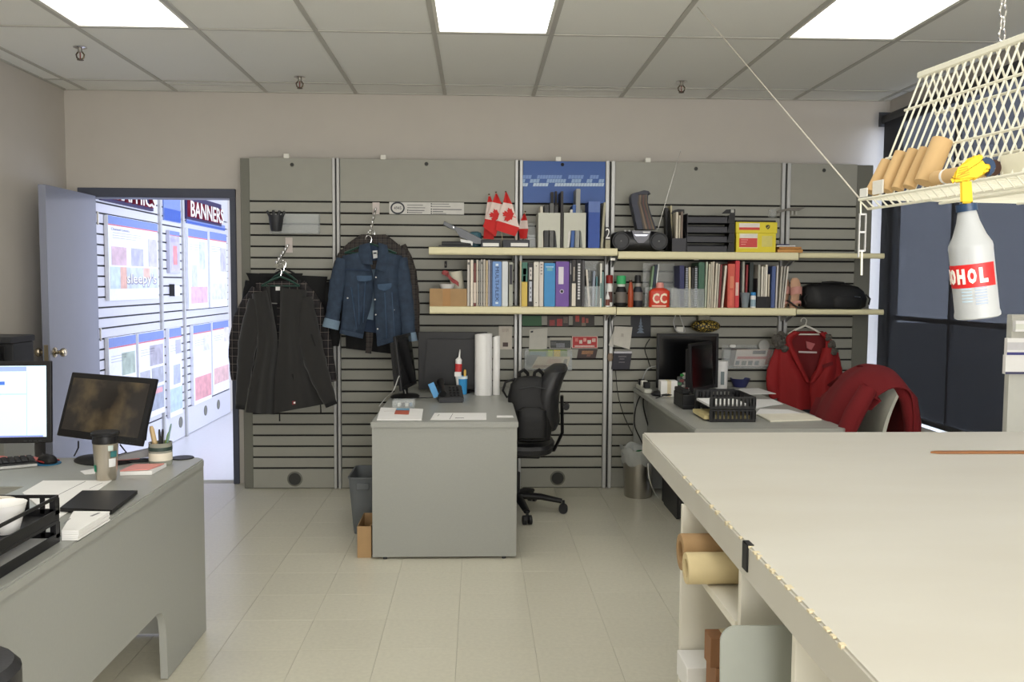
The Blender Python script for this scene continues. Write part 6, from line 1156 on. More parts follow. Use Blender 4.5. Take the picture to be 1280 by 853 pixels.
o = card('grey pink newspaper in the clear holder left of the red parka', [(917, 458), (962, 458), (967, 437), (921, 437)], (196, 184, 174), Y=YS-.034, name='newspaper', cat='newspaper', bits=((.05, .42, .85, .58, (160, 76, 70)), (.45, .72, .80, .93, (50, 46, 46)), (.03, .08, .14, .32, (70, 80, 80)), (.2, .06, .33, .32, (90, 96, 92)), (.38, .06, .5, .32, (76, 84, 84)), (.56, .06, .68, .32, (96, 104, 108)), (.85, .1, .97, .95, (150, 74, 66))))
card('dark edged magazine behind the newspaper in the clear holder', [(911, 457), (930, 457), (934, 436), (914, 436)], (92, 82, 76), Y=YS-.016, name='magazine', cat='magazine')
p = PY(955, 432, YS-.03); m = MB(p); m.X = Matrix.Translation(p) @ Matrix.Rotation(PI/2, 4, 'X'); m.lathe([(.036, -.004), (.04, 0), (.036, .004)], n=28); tag(m.obj('paper_plate', bmat(176, 176, 172)), 'round white disc tucked behind the newspaper by the red parka', 'plate')
p = PY(916, 433, YS-.03); m = MB(p); m.ball(p, .02, 8, (1.2, .5, .7)); tag(m.obj('tissue', M_paper), 'crumpled white tissue on the newspaper holder', 'tissue')
# card pair right of the narrow panel
o = card('white card leaning on the slatwall above the black booklet', [(766, 431), (787, 437), (790.5, 409), (768, 408)], (206, 202, 192), Y=YS-.05, th=.002, bits=((.42, .5, .56, .66, (176, 170, 160)),)); card('second white card half hidden at the left of the leaning one', [(760.5, 432), (767, 434), (768, 412), (764, 421)], (206, 204, 196), Y=YS-.04)
t = thing('booklet_box', 'black booklet in a small wall pocket under the white leaning card', 'booklet', PY(765, 462, YS-.05)); A = PY(765, 440, YS-.05); B = PY(787.5, 462, YS-.05)
m = MB(t); a_ = [PY(*p_, YS-.05) for p_ in ((765, 462), (787, 462), (790, 441), (767.5, 441))]; m.prism([(p.x, p.z) for p in a_], 'y', YS-.05, YS-.02); m.obj('booklet', bmat(28, 26, 40), t); m = MB(t); a_ = [PY(*p_, YS-.051) for p_ in ((767.5, 442), (790, 442), (790, 439.6), (767.5, 439.6))]; m.prism([(p.x, p.z) for p in a_], 'y', YS-.052, YS-.02); m.obj('page_edge', bmat(200, 198, 206), t)
for k, (x0, x1, y) in enumerate(((773, 783, 445.5), (774.5, 780.5, 448.5), (773.5, 781, 452.5))): a = PY(x0, y+1, YS-.051); b = PY(x1, y, YS-.051); MB(t).box((a.x, YS-.0512, a.z), (b.x, YS-.05, b.z)).obj('title_line', bmat(110, 106, 110), t)
a_ = PY(760, 453, YS-.05); b_ = PY(766.5, 441, YS-.05); m = MB(t); m.ball(((a_.x+b_.x)/2, YS-.036, (a_.z+b_.z)/2), .03, 10, (.7, .7, 1.1)); m.obj('rolled_cloth', bmat(150, 130, 112), t)
# identity strip
A = PY(486.5, 252.5, YS-.006); B = PY(580, 268.5, YS-.006); t = thing('wall_label', 'long white label strip with an oval logo on the slatwall', 'label', (A.x, YS-.001, B.z)); wd = B.x-A.x; ht = A.z-B.z
MB(t).box((A.x, YS-.006, B.z), (B.x, YS-.001, A.z), .001).obj('strip', bmat(206, 204, 198), t)
cx, cz = A.x+wd*.112, B.z+ht*.5
m = MB(t); n = 32; R_ = [[m.V((cx+a*k1*math.cos(2*PI*i/n), y, cz+b*k1*math.sin(2*PI*i/n))) for i in range(n)] for a, b, k1, y in ((.048, .042, 1, YS-.006), (.048, .042, 1, YS-.0068), (.038, .031, 1, YS-.0068), (.038, .031, 1, YS-.006))]; m.skin(R_, False, False); m.obj('oval_ring', bmat(46, 48, 56), t)
text('4945', Vector((cx, YS-.0064, cz))-t.location, .05, .022, bmat(50, 52, 60), t)
for x0, x1, f, c in ((.24, .45, .72, (140, 140, 138)), (.24, .48, .5, (130, 130, 128)), (.26, .47, .28, (100, 100, 104)), (.26, .44, .1, (120, 120, 120)), (.57, .80, .82, (140, 140, 138)), (.57, .82, .62, (140, 140, 138)), (.58, .97, .38, (90, 90, 94)), (.58, .72, .2, (100, 100, 104)), (.58, .76, .04, (130, 130, 128))): MB(t).box((A.x+wd*x0, YS-.0066, B.z+ht*f), (A.x+wd*x1, YS-.006, B.z+ht*(f+.07))).obj('printed_line', bmat(*c), t)
for f in (.28, .1): MB(t).box((A.x+wd*.24, YS-.0066, B.z+ht*f), (A.x+wd*.255, YS-.006, B.z+ht*(f+.1))).obj('bullet', bmat(40, 40, 46), t)
for f in (.82, .62, .38, .2, .04): MB(t).box((A.x+wd*.555, YS-.0066, B.z+ht*f), (A.x+wd*.57, YS-.006, B.z+ht*(f+.1))).obj('bullet', bmat(40, 40, 46), t)
# clear shelf with black cup
t = wall_holder('clear acrylic wall pocket carrying the black cup above the dark jackets', 337, 266, 398, 292, .07, .95)
p = PY(348.5, 290, YS-.05); t = thing('tapered_cup', 'black tapered cup stuffed with black gloves on the clear wall pocket', 'cup', (p.x, YS-.125, p.z)); m = MB(); m.lathe([(.033, 0), (.035, .004), (.047, .075), (.049, .105), (.045, .105), (.034, .01)], n=24); m.obj('body', M_dark, t)
for dx, an, ln in ((-.035, -.5, .05), (-.012, -.12, .06), (.012, .2, .055), (.036, .45, .05)): m = MB(); m.tube([(dx*.8, 0, .08), (dx+.3*an*ln, 0, .105), (dx+an*ln, 0, .105+ln*.55)], [.012, .011, .008], 10); m.obj('glove_finger', M_dark, t)
# patterned sleeve and small hooks
p = PY(883, 408, 5.98); t = thing('patterned_sleeve', 'black and yellow patterned cap hung on the slatwall above the broad monitor', 'cap', p)
mq = bpy.data.materials.new('yellow_black_honeycomb'); mq.use_nodes = True; nt = mq.node_tree; vo = nt.nodes.new('ShaderNodeTexVoronoi'); vo.feature = 'DISTANCE_TO_EDGE'; vo.inputs['Scale'].default_value = 55; tcn = nt.nodes.new('ShaderNodeTexCoord'); gt = nt.nodes.new('ShaderNodeMath'); gt.operation = 'GREATER_THAN'; gt.inputs[1].default_value = .16; mx = nt.nodes.new('ShaderNodeMix'); mx.data_type = 'RGBA'; mx.inputs[6].default_value = (.012, .011, .01, 1); mx.inputs[7].default_value = (*lin((186, 160, 70)), 1)
nt.links.new(tcn.outputs['Object'], vo.inputs[0]); nt.links.new(vo.outputs['Distance'], gt.inputs[0]); nt.links.new(gt.outputs[0], mx.inputs[0]); nt.links.new(mx.outputs[2], nt.nodes['Principled BSDF'].inputs[0])
m = MB(t); m.ball((p.x, 6.0, p.z), .1, 20, (1.02, .55, .44)); m.obj('crown', mq, t); m = MB(t); m.box((p.x-.05, 6.0, p.z+.03), (p.x+.03, 6.03, p.z+.075), .004); m.obj('tag_cards', bmat(140, 136, 120), t)
m = MB(t); m.tube([(p.x, 6.04, p.z+.02), (p.x, YS-.001, p.z+.025)], .006, 6); m.obj('hook', M_black, t)
# ------------------------------------------------------------------ waterfall arms and hangers
def waterfall(label, px, pyt, pyb, yend, pye):
    A = PY(px, pyt, YS-.004); B = PY(px, pyb, YS-.004); cx = A.x; t = thing('waterfall_arm', label, 'hook', (cx, YS-.001, B.z))
    MB(t).box((cx-.024, YS-.006, B.z), (cx+.024, YS-.001, A.z), .001).obj('back_plate', bmat(206, 196, 190), t)
    z0 = (A.z+B.z)/2; z1 = PY(px, pye, yend).z; m = MB(t); m.tube([(cx, YS-.006, z0), (cx, yend, z1)], .007, 8); m.obj('arm', M_chrome, t)
    for k in range(6): f = .12+.17*k; m = MB(t); m.ball((cx, YS+(yend-YS)*f, z0+(z1-z0)*f+.012), .010, 10); m.obj('stud', M_chrome, t)
    return cx, z0, z1
def hanger(t, cx, Y, zt, w_, drop, mm, hk=M_chrome, yaw=0):
    m = MB(t); P = [(cx-.012+.02*math.cos(a), Y, zt-.018+.02*math.sin(a)) for a in [PI*(1.1-.2*k) for k in range(7)]]
    m.tube(P+[(cx, Y, zt-.05)], .003, 7); m.obj('hook', hk, t)
    m = MB(t); m.tube([(cx-w_, Y, zt-.05-drop), (cx-w_*.5, Y, zt-.05-drop*.42), (cx, Y, zt-.05), (cx+w_*.5, Y, zt-.05-drop*.42), (cx+w_, Y, zt-.05-drop)], .007, 8); m.obj('hanger_arms', mm, t)
    m = MB(t); m.tube([(cx-w_, Y, zt-.05-drop), (cx+w_, Y, zt-.05-drop)], .005, 7); m.obj('hanger_bar', mm, t)
cxj, z0j, z1j = waterfall('chrome waterfall arm holding the dark jackets', 361, 297, 316, 5.70, 331)
cxd, z0d, z1d = waterfall('chrome waterfall arm holding the denim jacket', 470, 253, 268, 5.74, 292)
# ------------------------------------------------------------------ garments (outlines read at their own distance, with real depth)
def plaid(name, c0, c1, c2, sc=1, k1=.5, k2=.8):
    m = bpy.data.materials.new(name); m.use_nodes = True; nt = m.node_tree; N = nt.nodes; L = nt.links; tcn = N.new('ShaderNodeTexCoord'); base = None
    def stripes(ax, period, wid, off=0):
        sx_ = N.new('ShaderNodeSeparateXYZ'); L.new(tcn.outputs['Object'], sx_.inputs[0]); ad = N.new('ShaderNodeMath'); ad.operation = 'ADD'; ad.inputs[1].default_value = off+7.0; L.new(sx_.outputs[ax], ad.inputs[0])
        mo = N.new('ShaderNodeMath'); mo.operation = 'MODULO'; mo.inputs[1].default_value = period; L.new(ad.outputs[0], mo.inputs[0]); lt = N.new('ShaderNodeMath'); lt.operation = 'LESS_THAN'; lt.inputs[1].default_value = wid; L.new(mo.outputs[0], lt.inputs[0]); return lt
    cur = (*lin(c0), 1); prev = None
    for ax, p, wd_, off, c, k in ((0, .05*sc, .017*sc, 0, c1, k1), (2, .055*sc, .018*sc, 0, c1, k1), (0, .05*sc, .0028*sc, .026*sc, c2, k2), (2, .055*sc, .0028*sc, .028*sc, c2, k2)):
        s_ = stripes(ax, p, wd_, off); mu = N.new('ShaderNodeMath'); mu.operation = 'MULTIPLY'; mu.inputs[1].default_value = k; L.new(s_.outputs[0], mu.inputs[0]); mx = N.new('ShaderNodeMix'); mx.data_type = 'RGBA'; L.new(mu.outputs[0], mx.inputs[0])
        if prev is None: mx.inputs[6].default_value = cur
        else: L.new(prev, mx.inputs[6])
        mx.inputs[7].default_value = (*lin(c), 1); prev = mx.outputs[2]
    L.new(prev, N['Principled BSDF'].inputs[0]); N['Principled BSDF'].inputs['Roughness'].default_value = .85; return m
M_plaid = plaid('black_white_plaid', (22, 20, 22), (40, 36, 38), (150, 138, 132), .95, .5, .6); M_plaid2 = plaid('grey_brown_plaid', (36, 34, 34), (66, 58, 54), (120, 112, 104), .6, .5, .5)
M_fleece = mat('charcoal_fleece', (40, 39, 38), .95, var=.08, scale=260, bump=.25, sheen=.2); M_fl2 = mat('charcoal_fleece_inside', (30, 30, 31), .95, var=.06, scale=200)
M_blk = mat('black_cotton', (20, 20, 21), .9, var=.12, scale=60, bump=.2); M_denim = mat('blue_denim', (32, 41, 56), .9, var=.16, scale=30, bump=.3, col2=(58, 74, 94)); M_denl = mat('pale_denim_inside', (112, 132, 150), .85, var=.08, scale=120); M_dend = mat('dark_denim_inside', (40, 54, 76), .9, var=.08)
M_red = mat('red_parka_shell', (138, 20, 22), .75, var=.06, scale=14, bump=.1); M_redd = mat('dark_red_lining', (104, 16, 20), .8, var=.06); M_fur = mat('grey_brown_fur', (84, 80, 74), 1, var=.35, scale=120, bump=1.0); M_rwool = mat('dark_red_wool', (104, 17, 22), .95, var=.05, scale=160, bump=.2)
class Crop:
    def __init__(s, x, y, k): s.a = (x, y, k)
    def __call__(s, p): return (s.a[0]+p[0]/s.a[2], s.a[1]+p[1]/s.a[2])
def interp(pts, f):
    f = max(0, min(1, f))*(len(pts)-1); i = min(int(f), len(pts)-2); r = f-i; p0, p1, p2, p3 = pts[max(i-1, 0)], pts[i], pts[i+1], pts[min(i+2, len(pts)-1)]
    return tuple(.5*((2*p1[j])+(-p0[j]+p2[j])*r+(2*p0[j]-5*p1[j]+4*p2[j]-p3[j])*r*r+(-p0[j]+3*p1[j]-3*p2[j]+p3[j])*r**3) for j in (0, 1))
def panel(t, name, mm, cr, Ls, Rs, Y, bulge=.03, fold=.006, nf=3, ph=0, nu=22, nv=22, th=.003):
    def fn(u, v):
        l, r = interp(Ls, v), interp(Rs, v); x, y = cr((l[0]*(1-u)+r[0]*u, l[1]*(1-u)+r[1]*u))
        return tuple(PY(x, y, Y-bulge*math.sin(PI*u)**.7-fold*(.3+v)*math.sin(nf*PI*u+ph+v*1.4)))
    m = MB(t); m.grid(fn, nu, nv, th); return m.obj(name, mm, t)
def sleeve(t, name, mm, cr, pts, Y, rs, dy=None, n=14, wr=.05):
    "pts along the sleeve in the crop, rs radii in crop pixels"
    m = MB(t); R_ = []; k = 16
    for i in range(k+1):
        f = i/k; c = interp(pts, f); c2 = interp(pts, min(1, f+.04)); c1 = interp(pts, max(0, f-.04)); tx_, ty_ = c2[0]-c1[0], c2[1]-c1[1]; L_ = math.hypot(tx_, ty_) or 1; nx, ny = -ty_/L_, tx_/L_
        rf = f*(len(rs)-1); j = min(int(rf), len(rs)-2); r = rs[j]*(1-rf+j)+rs[j+1]*(rf-j); r *= 1+wr*math.sin(i*2.3)
        yy = Y+(dy*f if dy else 0); ring = []
        for q in range(n):
            a = 2*PI*q/n; x, y = cr((c[0]+nx*r*math.cos(a), c[1]+ny*r*math.cos(a))); ring.append(m.V(PY(x, y, yy+.62*r/cr.a[2]*Y/F*math.sin(a)*1.0)))
        R_.append(ring)
    m.skin(R_); return m.obj(name, mm, t)
def garment(name, label, cat, Y, px, pytop, zt=None, w_=.16, drop=.08, mm=None, hk=M_chrome):
    p = PY(px, pytop, Y); t = thing(name, label, cat, p)
    if mm: hanger(t, p.x, Y, p.z, w_, drop, mm, hk)
    return t
M_green = mat('dark_green_hanger', (28, 62, 52), .4)
cj = Crop(280, 330, 4.267)
# rearmost: black coat; then plaid shirt; then charcoal fleece jacket
t = garment('black_coat', 'black coat hanging rearmost on the left waterfall arm', 'coat', 5.93, 356, 326, mm=M_black, w_=.12)
panel(t, 'back', M_blk, cj, [(130, 70), (150, 120), (160, 300), (165, 500)], [(545, 75), (530, 130), (540, 300), (560, 440)], 5.97, .02, .008, 4); panel(t, 'front', M_blk, cj, [(118, 48), (140, 110), (150, 300), (160, 480)], [(552, 68), (545, 120), (545, 280), (560, 430)], 5.91, .04, .012, 5, nu=30)
sleeve(t, 'sleeve', M_blk, cj, [(535, 100), (560, 230), (578, 440)], 5.93, [26, 34, 32]); sleeve(t, 'sleeve', M_blk, cj, [(140, 90), (120, 250), (110, 430)], 5.93, [26, 34, 30])
panel(t, 'collar', M_blk, cj, [(190, 50), (200, 70)], [(420, 50), (410, 80)], 5.89, .03, .006, 3, nu=16, nv=5)
t = garment('plaid_shirt', 'black and white plaid shirt hanging behind the charcoal fleece jacket', 'shirt', 5.83, 354, 330, mm=M_green, w_=.11)
panel(t, 'back', M_plaid, cj, [(190, 110), (170, 250), (165, 500), (160, 640)], [(400, 110), (440, 250), (470, 480), (480, 620)], 5.87, .01, .006, 3); panel(t, 'front', M_plaid, cj, [(175, 105), (150, 250), (150, 500), (150, 650)], [(405, 90), (450, 220), (480, 480), (490, 630)], 5.82, .04, .01, 4)
sleeve(t, 'sleeve', M_plaid, cj, [(185, 140), (105, 280), (68, 450), (72, 620)], 5.82, [40, 50, 44, 34]); sleeve(t, 'sleeve', M_plaid, cj, [(400, 110), (480, 230), (530, 400), (572, 630)], 5.82, [36, 46, 42, 30])
panel(t, 'collar', M_plaid, cj, [(170, 100), (185, 145)], [(410, 85), (400, 150)], 5.785, .035, .004, 2, nu=16, nv=5)
t = garment('fleece_jacket', 'charcoal fleece jacket hanging in front on the left waterfall arm', 'jacket', 5.72, 350.5, 336, mm=M_green, w_=.12, drop=.06)
Yj = 5.73
panel(t, 'back', M_fl2, cj, [(150, 175), (165, 400), (150, 600), (130, 780)], [(430, 160), (420, 400), (470, 600), (520, 735)], Yj+.05, .0, .005, 3)
panel(t, 'front_panel', M_fleece, cj, [(150, 160), (178, 420), (150, 600), (116, 792)], [(238, 140), (268, 300), (285, 430), (270, 600), (268, 804)], Yj-.02, .05, .018, 3, .5); panel(t, 'front_panel', M_fleece, cj, [(304, 130), (300, 290), (292, 430), (274, 600), (266, 798)], [(440, 140), (420, 400), (470, 600), (536, 748)], Yj-.03, .055, .018, 3, 1.2)
sleeve(t, 'sleeve', M_fleece, cj, [(168, 190), (130, 400), (108, 580), (88, 760)], Yj-.02, [36, 52, 40, 26], -.04); sleeve(t, 'sleeve', M_fleece, cj, [(428, 178), (455, 400), (505, 580), (566, 740)], Yj-.03, [42, 66, 56, 34], -.05)
sleeve(t, 'cuff', M_fl2, cj, [(89, 752), (86, 777)], Yj-.06, [26, 25]); sleeve(t, 'cuff', M_fl2, cj, [(562, 728), (574, 758)], Yj-.08, [33, 32])
panel(t, 'collar_stand', M_fl2, cj, [(242, 118), (240, 160), (244, 210)], [(300, 112), (306, 160), (302, 205)], Yj+.015, .015, .001, 1, nu=10, nv=8); panel(t, 'collar', M_fleece, cj, [(206, 150), (214, 190), (236, 250)], [(243, 112), (246, 165), (252, 240)], Yj-.035, .012, .001, 1, nu=8, nv=8); panel(t, 'collar', M_fleece, cj, [(302, 112), (300, 165), (302, 240)], [(334, 130), (338, 175), (318, 245)], Yj-.04, .012, .001, 1, nu=8, nv=8)
panel(t, 'size_label', M_paper, cj, [(276, 122), (276, 142)], [(300, 122), (299, 142)], Yj-.003, .0, .0, 1, nu=2, nv=2); panel(t, 'neck_loop', bmat(130, 128, 124), cj, [(246, 207), (246, 212)], [(284, 209), (284, 214)], Yj-.004, 0, 0, 1, nu=4, nv=2)
panel(t, 'zip_pull', M_alu, cj, [(414, 712), (418, 735)], [(424, 710), (430, 733)], Yj-.10, 0, 0, 1, nu=2, nv=2); panel(t, 'brand_patch', bmat(120, 36, 40), cj, [(364, 732), (364, 752)], [(388, 730), (388, 750)], Yj-.093, 0, 0, 1, nu=2, nv=2); panel(t, 'patch_dot', M_paper, cj, [(372, 737), (372, 746)], [(381, 736), (381, 745)], Yj-.0975, 0, 0, 1, nu=2, nv=2)
panel(t, 'pocket_zip', M_blk, cj, [(360, 590), (410, 712)], [(368, 586), (418, 708)], Yj-.092, 0, 0, 1, nu=2, nv=6); panel(t, 'sleeve_pocket', M_blk, cj, [(462, 378), (484, 440)], [(470, 374), (490, 436)], Yj-.135, 0, 0, 1, nu=2, nv=6)
sleeve(t, 'drawcord', M_blk, cj, [(296, 795), (297, 840)], Yj-.03, [3, 4]); sleeve(t, 'drawcord', M_blk, cj, [(515, 750), (517, 800)], Yj-.02, [3, 4])
# denim group
cd = Crop(395, 270, 4.493)
t = garment('dark_hoodie', 'dark plaid shirt hanging rearmost on the middle waterfall arm, behind the denim jacket', 'shirt', 5.92, 467, 288, mm=M_black, w_=.15)
panel(t, 'back', M_blk, cd, [(170, 190), (160, 400), (170, 600), (175, 740)], [(480, 180), (480, 400), (480, 600), (480, 770)], 5.95, .01, .008, 4); panel(t, 'front', M_blk, cd, [(165, 170), (150, 400), (165, 600), (170, 745)], [(470, 160), (500, 400), (490, 600), (470, 780)], 5.90, .035, .01, 5)
sleeve(t, 'sleeve', M_blk, cd, [(180, 200), (130, 380), (110, 560), (95, 730)], 5.90, [40, 46, 40, 34]); sleeve(t, 'sleeve', M_plaid2, cd, [(470, 170), (520, 300), (545, 480), (552, 700)], 5.88, [36, 40, 36, 28])
panel(t, 'plaid_lining', M_plaid2, cd, [(275, 600), (282, 700), (278, 770)], [(325, 600), (318, 700), (310, 775)], 5.84, .005, .003, 2, nu=10, nv=10)
t = garment('plaid_shirt', 'grey plaid shirt hanging just behind the denim jacket, its shoulders showing', 'shirt', 5.85, 465, 290, mm=M_green, w_=.15)
panel(t, 'yoke', M_plaid2, cd, [(255, 105), (170, 165), (130, 225), (130, 300)], [(390, 105), (470, 170), (500, 225), (505, 300)], 5.83, .05, .006, 3, nu=26); panel(t, 'back', M_plaid2, cd, [(180, 150), (170, 300), (180, 500), (190, 600)], [(470, 160), (490, 300), (490, 500), (480, 660)], 5.89, 0, .006, 3); sleeve(t, 'sleeve', M_plaid2, cd, [(465, 190), (512, 300), (535, 450), (545, 640)], 5.84, [36, 40, 36, 28]); sleeve(t, 'sleeve', M_plaid2, cd, [(170, 200), (130, 300), (115, 420)], 5.87, [36, 38, 34])
t = garment('denim_jacket', 'blue denim jacket with pale turned-up cuffs hanging on the middle waterfall arm', 'jacket', 5.76, 463, 295, mm=M_green, w_=.165, drop=.06)
Yd = 5.77
panel(t, 'back', M_dend, cd, [(150, 235), (158, 400), (160, 520), (150, 630)], [(480, 235), (470, 400), (480, 540), (480, 680)], Yd+.05, .0, .004, 3); panel(t, 'inside_back', M_denl, cd, [(288, 290), (300, 420), (285, 580)], [(345, 290), (335, 420), (322, 585)], Yd+.035, 0, .002, 2, nu=8, nv=10)
panel(t, 'front_panel', M_denim, cd, [(150, 225), (152, 400), (150, 520), (138, 642)], [(270, 200), (318, 330), (312, 480), (282, 590), (262, 678)], Yd-.01, .045, .007, 3, .4); panel(t, 'front_panel', M_denim, cd, [(372, 200), (330, 335), (328, 480), (335, 600), (346, 732)], [(482, 225), (468, 400), (480, 540), (488, 688)], Yd-.02, .045, .007, 3, 1.0)
sleeve(t, 'sleeve', M_denim, cd, [(150, 240), (122, 360), (105, 490), (88, 600)], Yd-.01, [34, 44, 40, 40], -.03); sleeve(t, 'sleeve', M_denim, cd, [(478, 235), (492, 380), (512, 540), (520, 680)], Yd-.01, [34, 44, 40, 36], -.03)
sleeve(t, 'cuff', M_denl, cd, [(92, 582), (80, 632)], Yd-.045, [45, 47], wr=.0); sleeve(t, 'cuff', M_denl, cd, [(519, 660), (528, 708)], Yd-.045, [42, 44], wr=.0)
panel(t, 'yoke_seam', M_dend, cd, [(160, 296), (162, 304)], [(300, 300), (304, 309)], Yd-.062, .006, 0, 1, nu=10, nv=2)
panel(t, 'collar', M_denim, cd, [(246, 165), (240, 210), (256, 268)], [(300, 150), (310, 210), (318, 275)], Yd-.05, .012, 0, 1, nu=8, nv=8); panel(t, 'collar', M_denim, cd, [(352, 150), (352, 215), (335, 300)], [(398, 165), (408, 235), (396, 318)], Yd-.055, .012, 0, 1, nu=8, nv=8); panel(t, 'collar_stand', M_dend, cd, [(298, 160), (300, 250)], [(356, 160), (354, 250)], Yd+.0, .01, 0, 1, nu=8, nv=6)
panel(t, 'size_label', bmat(214, 216, 214), cd, [(318, 196), (322, 240)], [(344, 194), (345, 236)], Yd-.016, 0, 0, 1, nu=3, nv=3); panel(t, 'label_print', bmat(40, 44, 54), cd, [(322, 206), (323, 214)], [(340, 205), (340, 213)], Yd-.021, 0, 0, 1, nu=2, nv=2)
for L_, R2 in (([(228, 336), (234, 362), (262, 366)], [(312, 336), (310, 360), (270, 368)]), ([(346, 384), (352, 410), (380, 420)], [(424, 378), (420, 404), (388, 420)])): panel(t, 'pocket_flap', mat('worn_denim', (64, 84, 108), .9, var=.12, scale=60), cd, L_, R2, Yd-.068, .006, 0, 1, nu=6, nv=5)
for x0, x1, y0, y1 in ((196, 226, 400, 640), (236, 240, 380, 610), (276, 262, 372, 600), (385, 395, 430, 690), (424, 440, 430, 680)): panel(t, 'seam', bmat(62, 84, 110), cd, [(x0, y0), ((x0+x1)/2, (y0+y1)/2), (x1, y1)], [(x0+3, y0), ((x0+x1)/2+3, (y0+y1)/2), (x1+3, y1)], Yd-.064, 0, .004, 1, nu=2, nv=10)
panel(t, 'hem_band', M_denim, cd, [(136, 636), (134, 662)], [(266, 664), (262, 690)], Yd-.06, .02, .002, 2, nu=12, nv=3); panel(t, 'hem_band', M_denim, cd, [(342, 706), (346, 734)], [(490, 664), (490, 692)], Yd-.065, .02, .002, 2, nu=12, nv=3)
for x, y in ((337, 345), (332, 470), (336, 555), (346, 635), (362, 712), (178, 462), (438, 528)):
    p = PY(*cd((x, y)), Yd-.058); m = MB(t); m.cyl((p.x, p.y, p.z), (p.x, p.y-.006, p.z), .005, n=10); m.obj('button', M_alu, t)
# red parka
cp = Crop(930, 400, 5.686); Yp = 5.93
t = garment('red_parka', 'red parka with fur edged hood on a white hanger, right end of the slatwall', 'coat', Yp+.02, 1007, 398, mm=M_white, w_=.12, drop=.06, hk=M_white)
panel(t, 'back', M_redd, cp, [(250, 200), (230, 400), (250, 600)], [(640, 200), (650, 400), (640, 600)], Yp+.07, 0, .006, 3)
panel(t, 'front_panel', M_red, cp, [(240, 195), (232, 330), (236, 450), (238, 640)], [(330, 160), (360, 280), (470, 450), (480, 640)], Yp-.01, .05, .010, 3, .3); panel(t, 'front_panel', M_red, cp, [(560, 200), (520, 340), (470, 440), (478, 640)], [(645, 200), (672, 330), (660, 450), (640, 640)], Yp-.02, .05, .009, 3, 1.3)
sleeve(t, 'sleeve', M_red, cp, [(255, 215), (215, 350), (205, 450), (225, 560)], Yp-.02, [36, 50, 48, 40]); sleeve(t, 'sleeve', M_red, cp, [(635, 230), (655, 340), (668, 440), (665, 540)], Yp-.02, [34, 40, 40, 34])
panel(t, 'hood_lining', M_redd, cp, [(345, 80), (325, 130), (345, 230), (460, 440)], [(560, 80), (600, 130), (590, 230), (500, 440)], Yp+.015, -.015, .004, 3)
panel(t, 'hood_edge', M_red, cp, [(360, 78), (300, 130), (330, 230), (440, 440)], [(400, 95), (340, 150), (380, 260), (470, 450)], Yp-.045, .014, .002, 2, nu=8); panel(t, 'hood_edge', M_red, cp, [(530, 95), (580, 150), (560, 260), (470, 450)], [(580, 85), (640, 180), (630, 290), (500, 440)], Yp-.05, .014, .002, 2, nu=8)
for pts, rs in (([(262, 112), (228, 140), (250, 175), (290, 205)], (30, 36, 34, 24)), ([(596, 125), (622, 175), (638, 225)], (24, 30, 28))):
    m = MB(t)
    for (x, y), r in zip(pts, rs):
        c = PY(*cp((x, y)), Yp-.06); n0 = len(m.bm.verts); m.ball(c, r/5.686*Yp/F, 16, (1, .8, 1))
    for v in m.bm.verts: v.co += Vector((rnd.uniform(-1, 1), rnd.uniform(-1, 1), rnd.uniform(-1, 1)))*.007
    m.obj('fur_trim', M_fur, t)
panel(t, 'neck_label', bmat(196, 180, 178), cp, [(388, 222), (388, 234)], [(517, 226), (517, 238)], Yp+.004, 0, 0, 1, nu=4, nv=2); panel(t, 'size_print', bmat(170, 90, 92), cp, [(440, 152), (446, 200)], [(505, 170), (478, 215)], Yp+.008, 0, 0, 1, nu=3, nv=3); panel(t, 'chest_flap', M_redd, cp, [(556, 320), (560, 345)], [(630, 296), (632, 320)], Yp-.077, 0, 0, 1, nu=4, nv=2)
panel(t, 'hem', M_blk, cp, [(236, 636), (236, 668)], [(640, 640), (640, 670)], Yp-.04, .02, .004, 3, nu=16, nv=3)
# dark red jacket draped over the armchair
t = thing('draped_jacket', 'dark red wool jacket draped over the back of the pale armchair', 'jacket', (pj.x, yj, .55)); ox = pj.x
sec = [(ox-.24, .545), (ox-.23, .66), (ox-.19, .78), (ox-.12, .90), (ox-.03, .975), (ox+.05, 1.005), (ox+.125, .98), (ox+.15, .87), (ox+.155, .74), (ox+.16, .56)]
def dr_(u, v):
    x, z = interp(sec, u); k = math.sin(PI*v); wv_ = .012*math.sin(9*v+u*4)+.008*math.sin(17*v-u*3); dz = -.05*(1-k)*(1 if .3 < u < .8 else .4)-.05*abs(2*v-1)**3*(u > .25)
    return (x+wv_*(1 if u < .5 else -.5)+.05*(1-k)*(u < .4), yj-.27+.54*v-.02*math.sin(u*PI)*(1-v), z+dz*.9)
m = MB(t); m.grid(dr_, 40, 26, .006); m.obj('body', M_rwool, t)
m = MB(t); m.tube([(ox-.08, yj-.26, .90), (ox-.16, yj-.29, .78), (ox-.21, yj-.29, .66), (ox-.22, yj-.27, .58)], [.05, .055, .05, .042], 14, flat=.8); m.obj('sleeve', M_rwool, t)
m = MB(t); m.tube([(ox+.10, yj-.20, .92), (ox+.15, yj-.22, .84), (ox+.175, yj-.22, .72), (ox+.18, yj-.22, .56)], [.04, .055, .052, .045], 14, flat=.8); m.obj('sleeve', M_rwool, t)
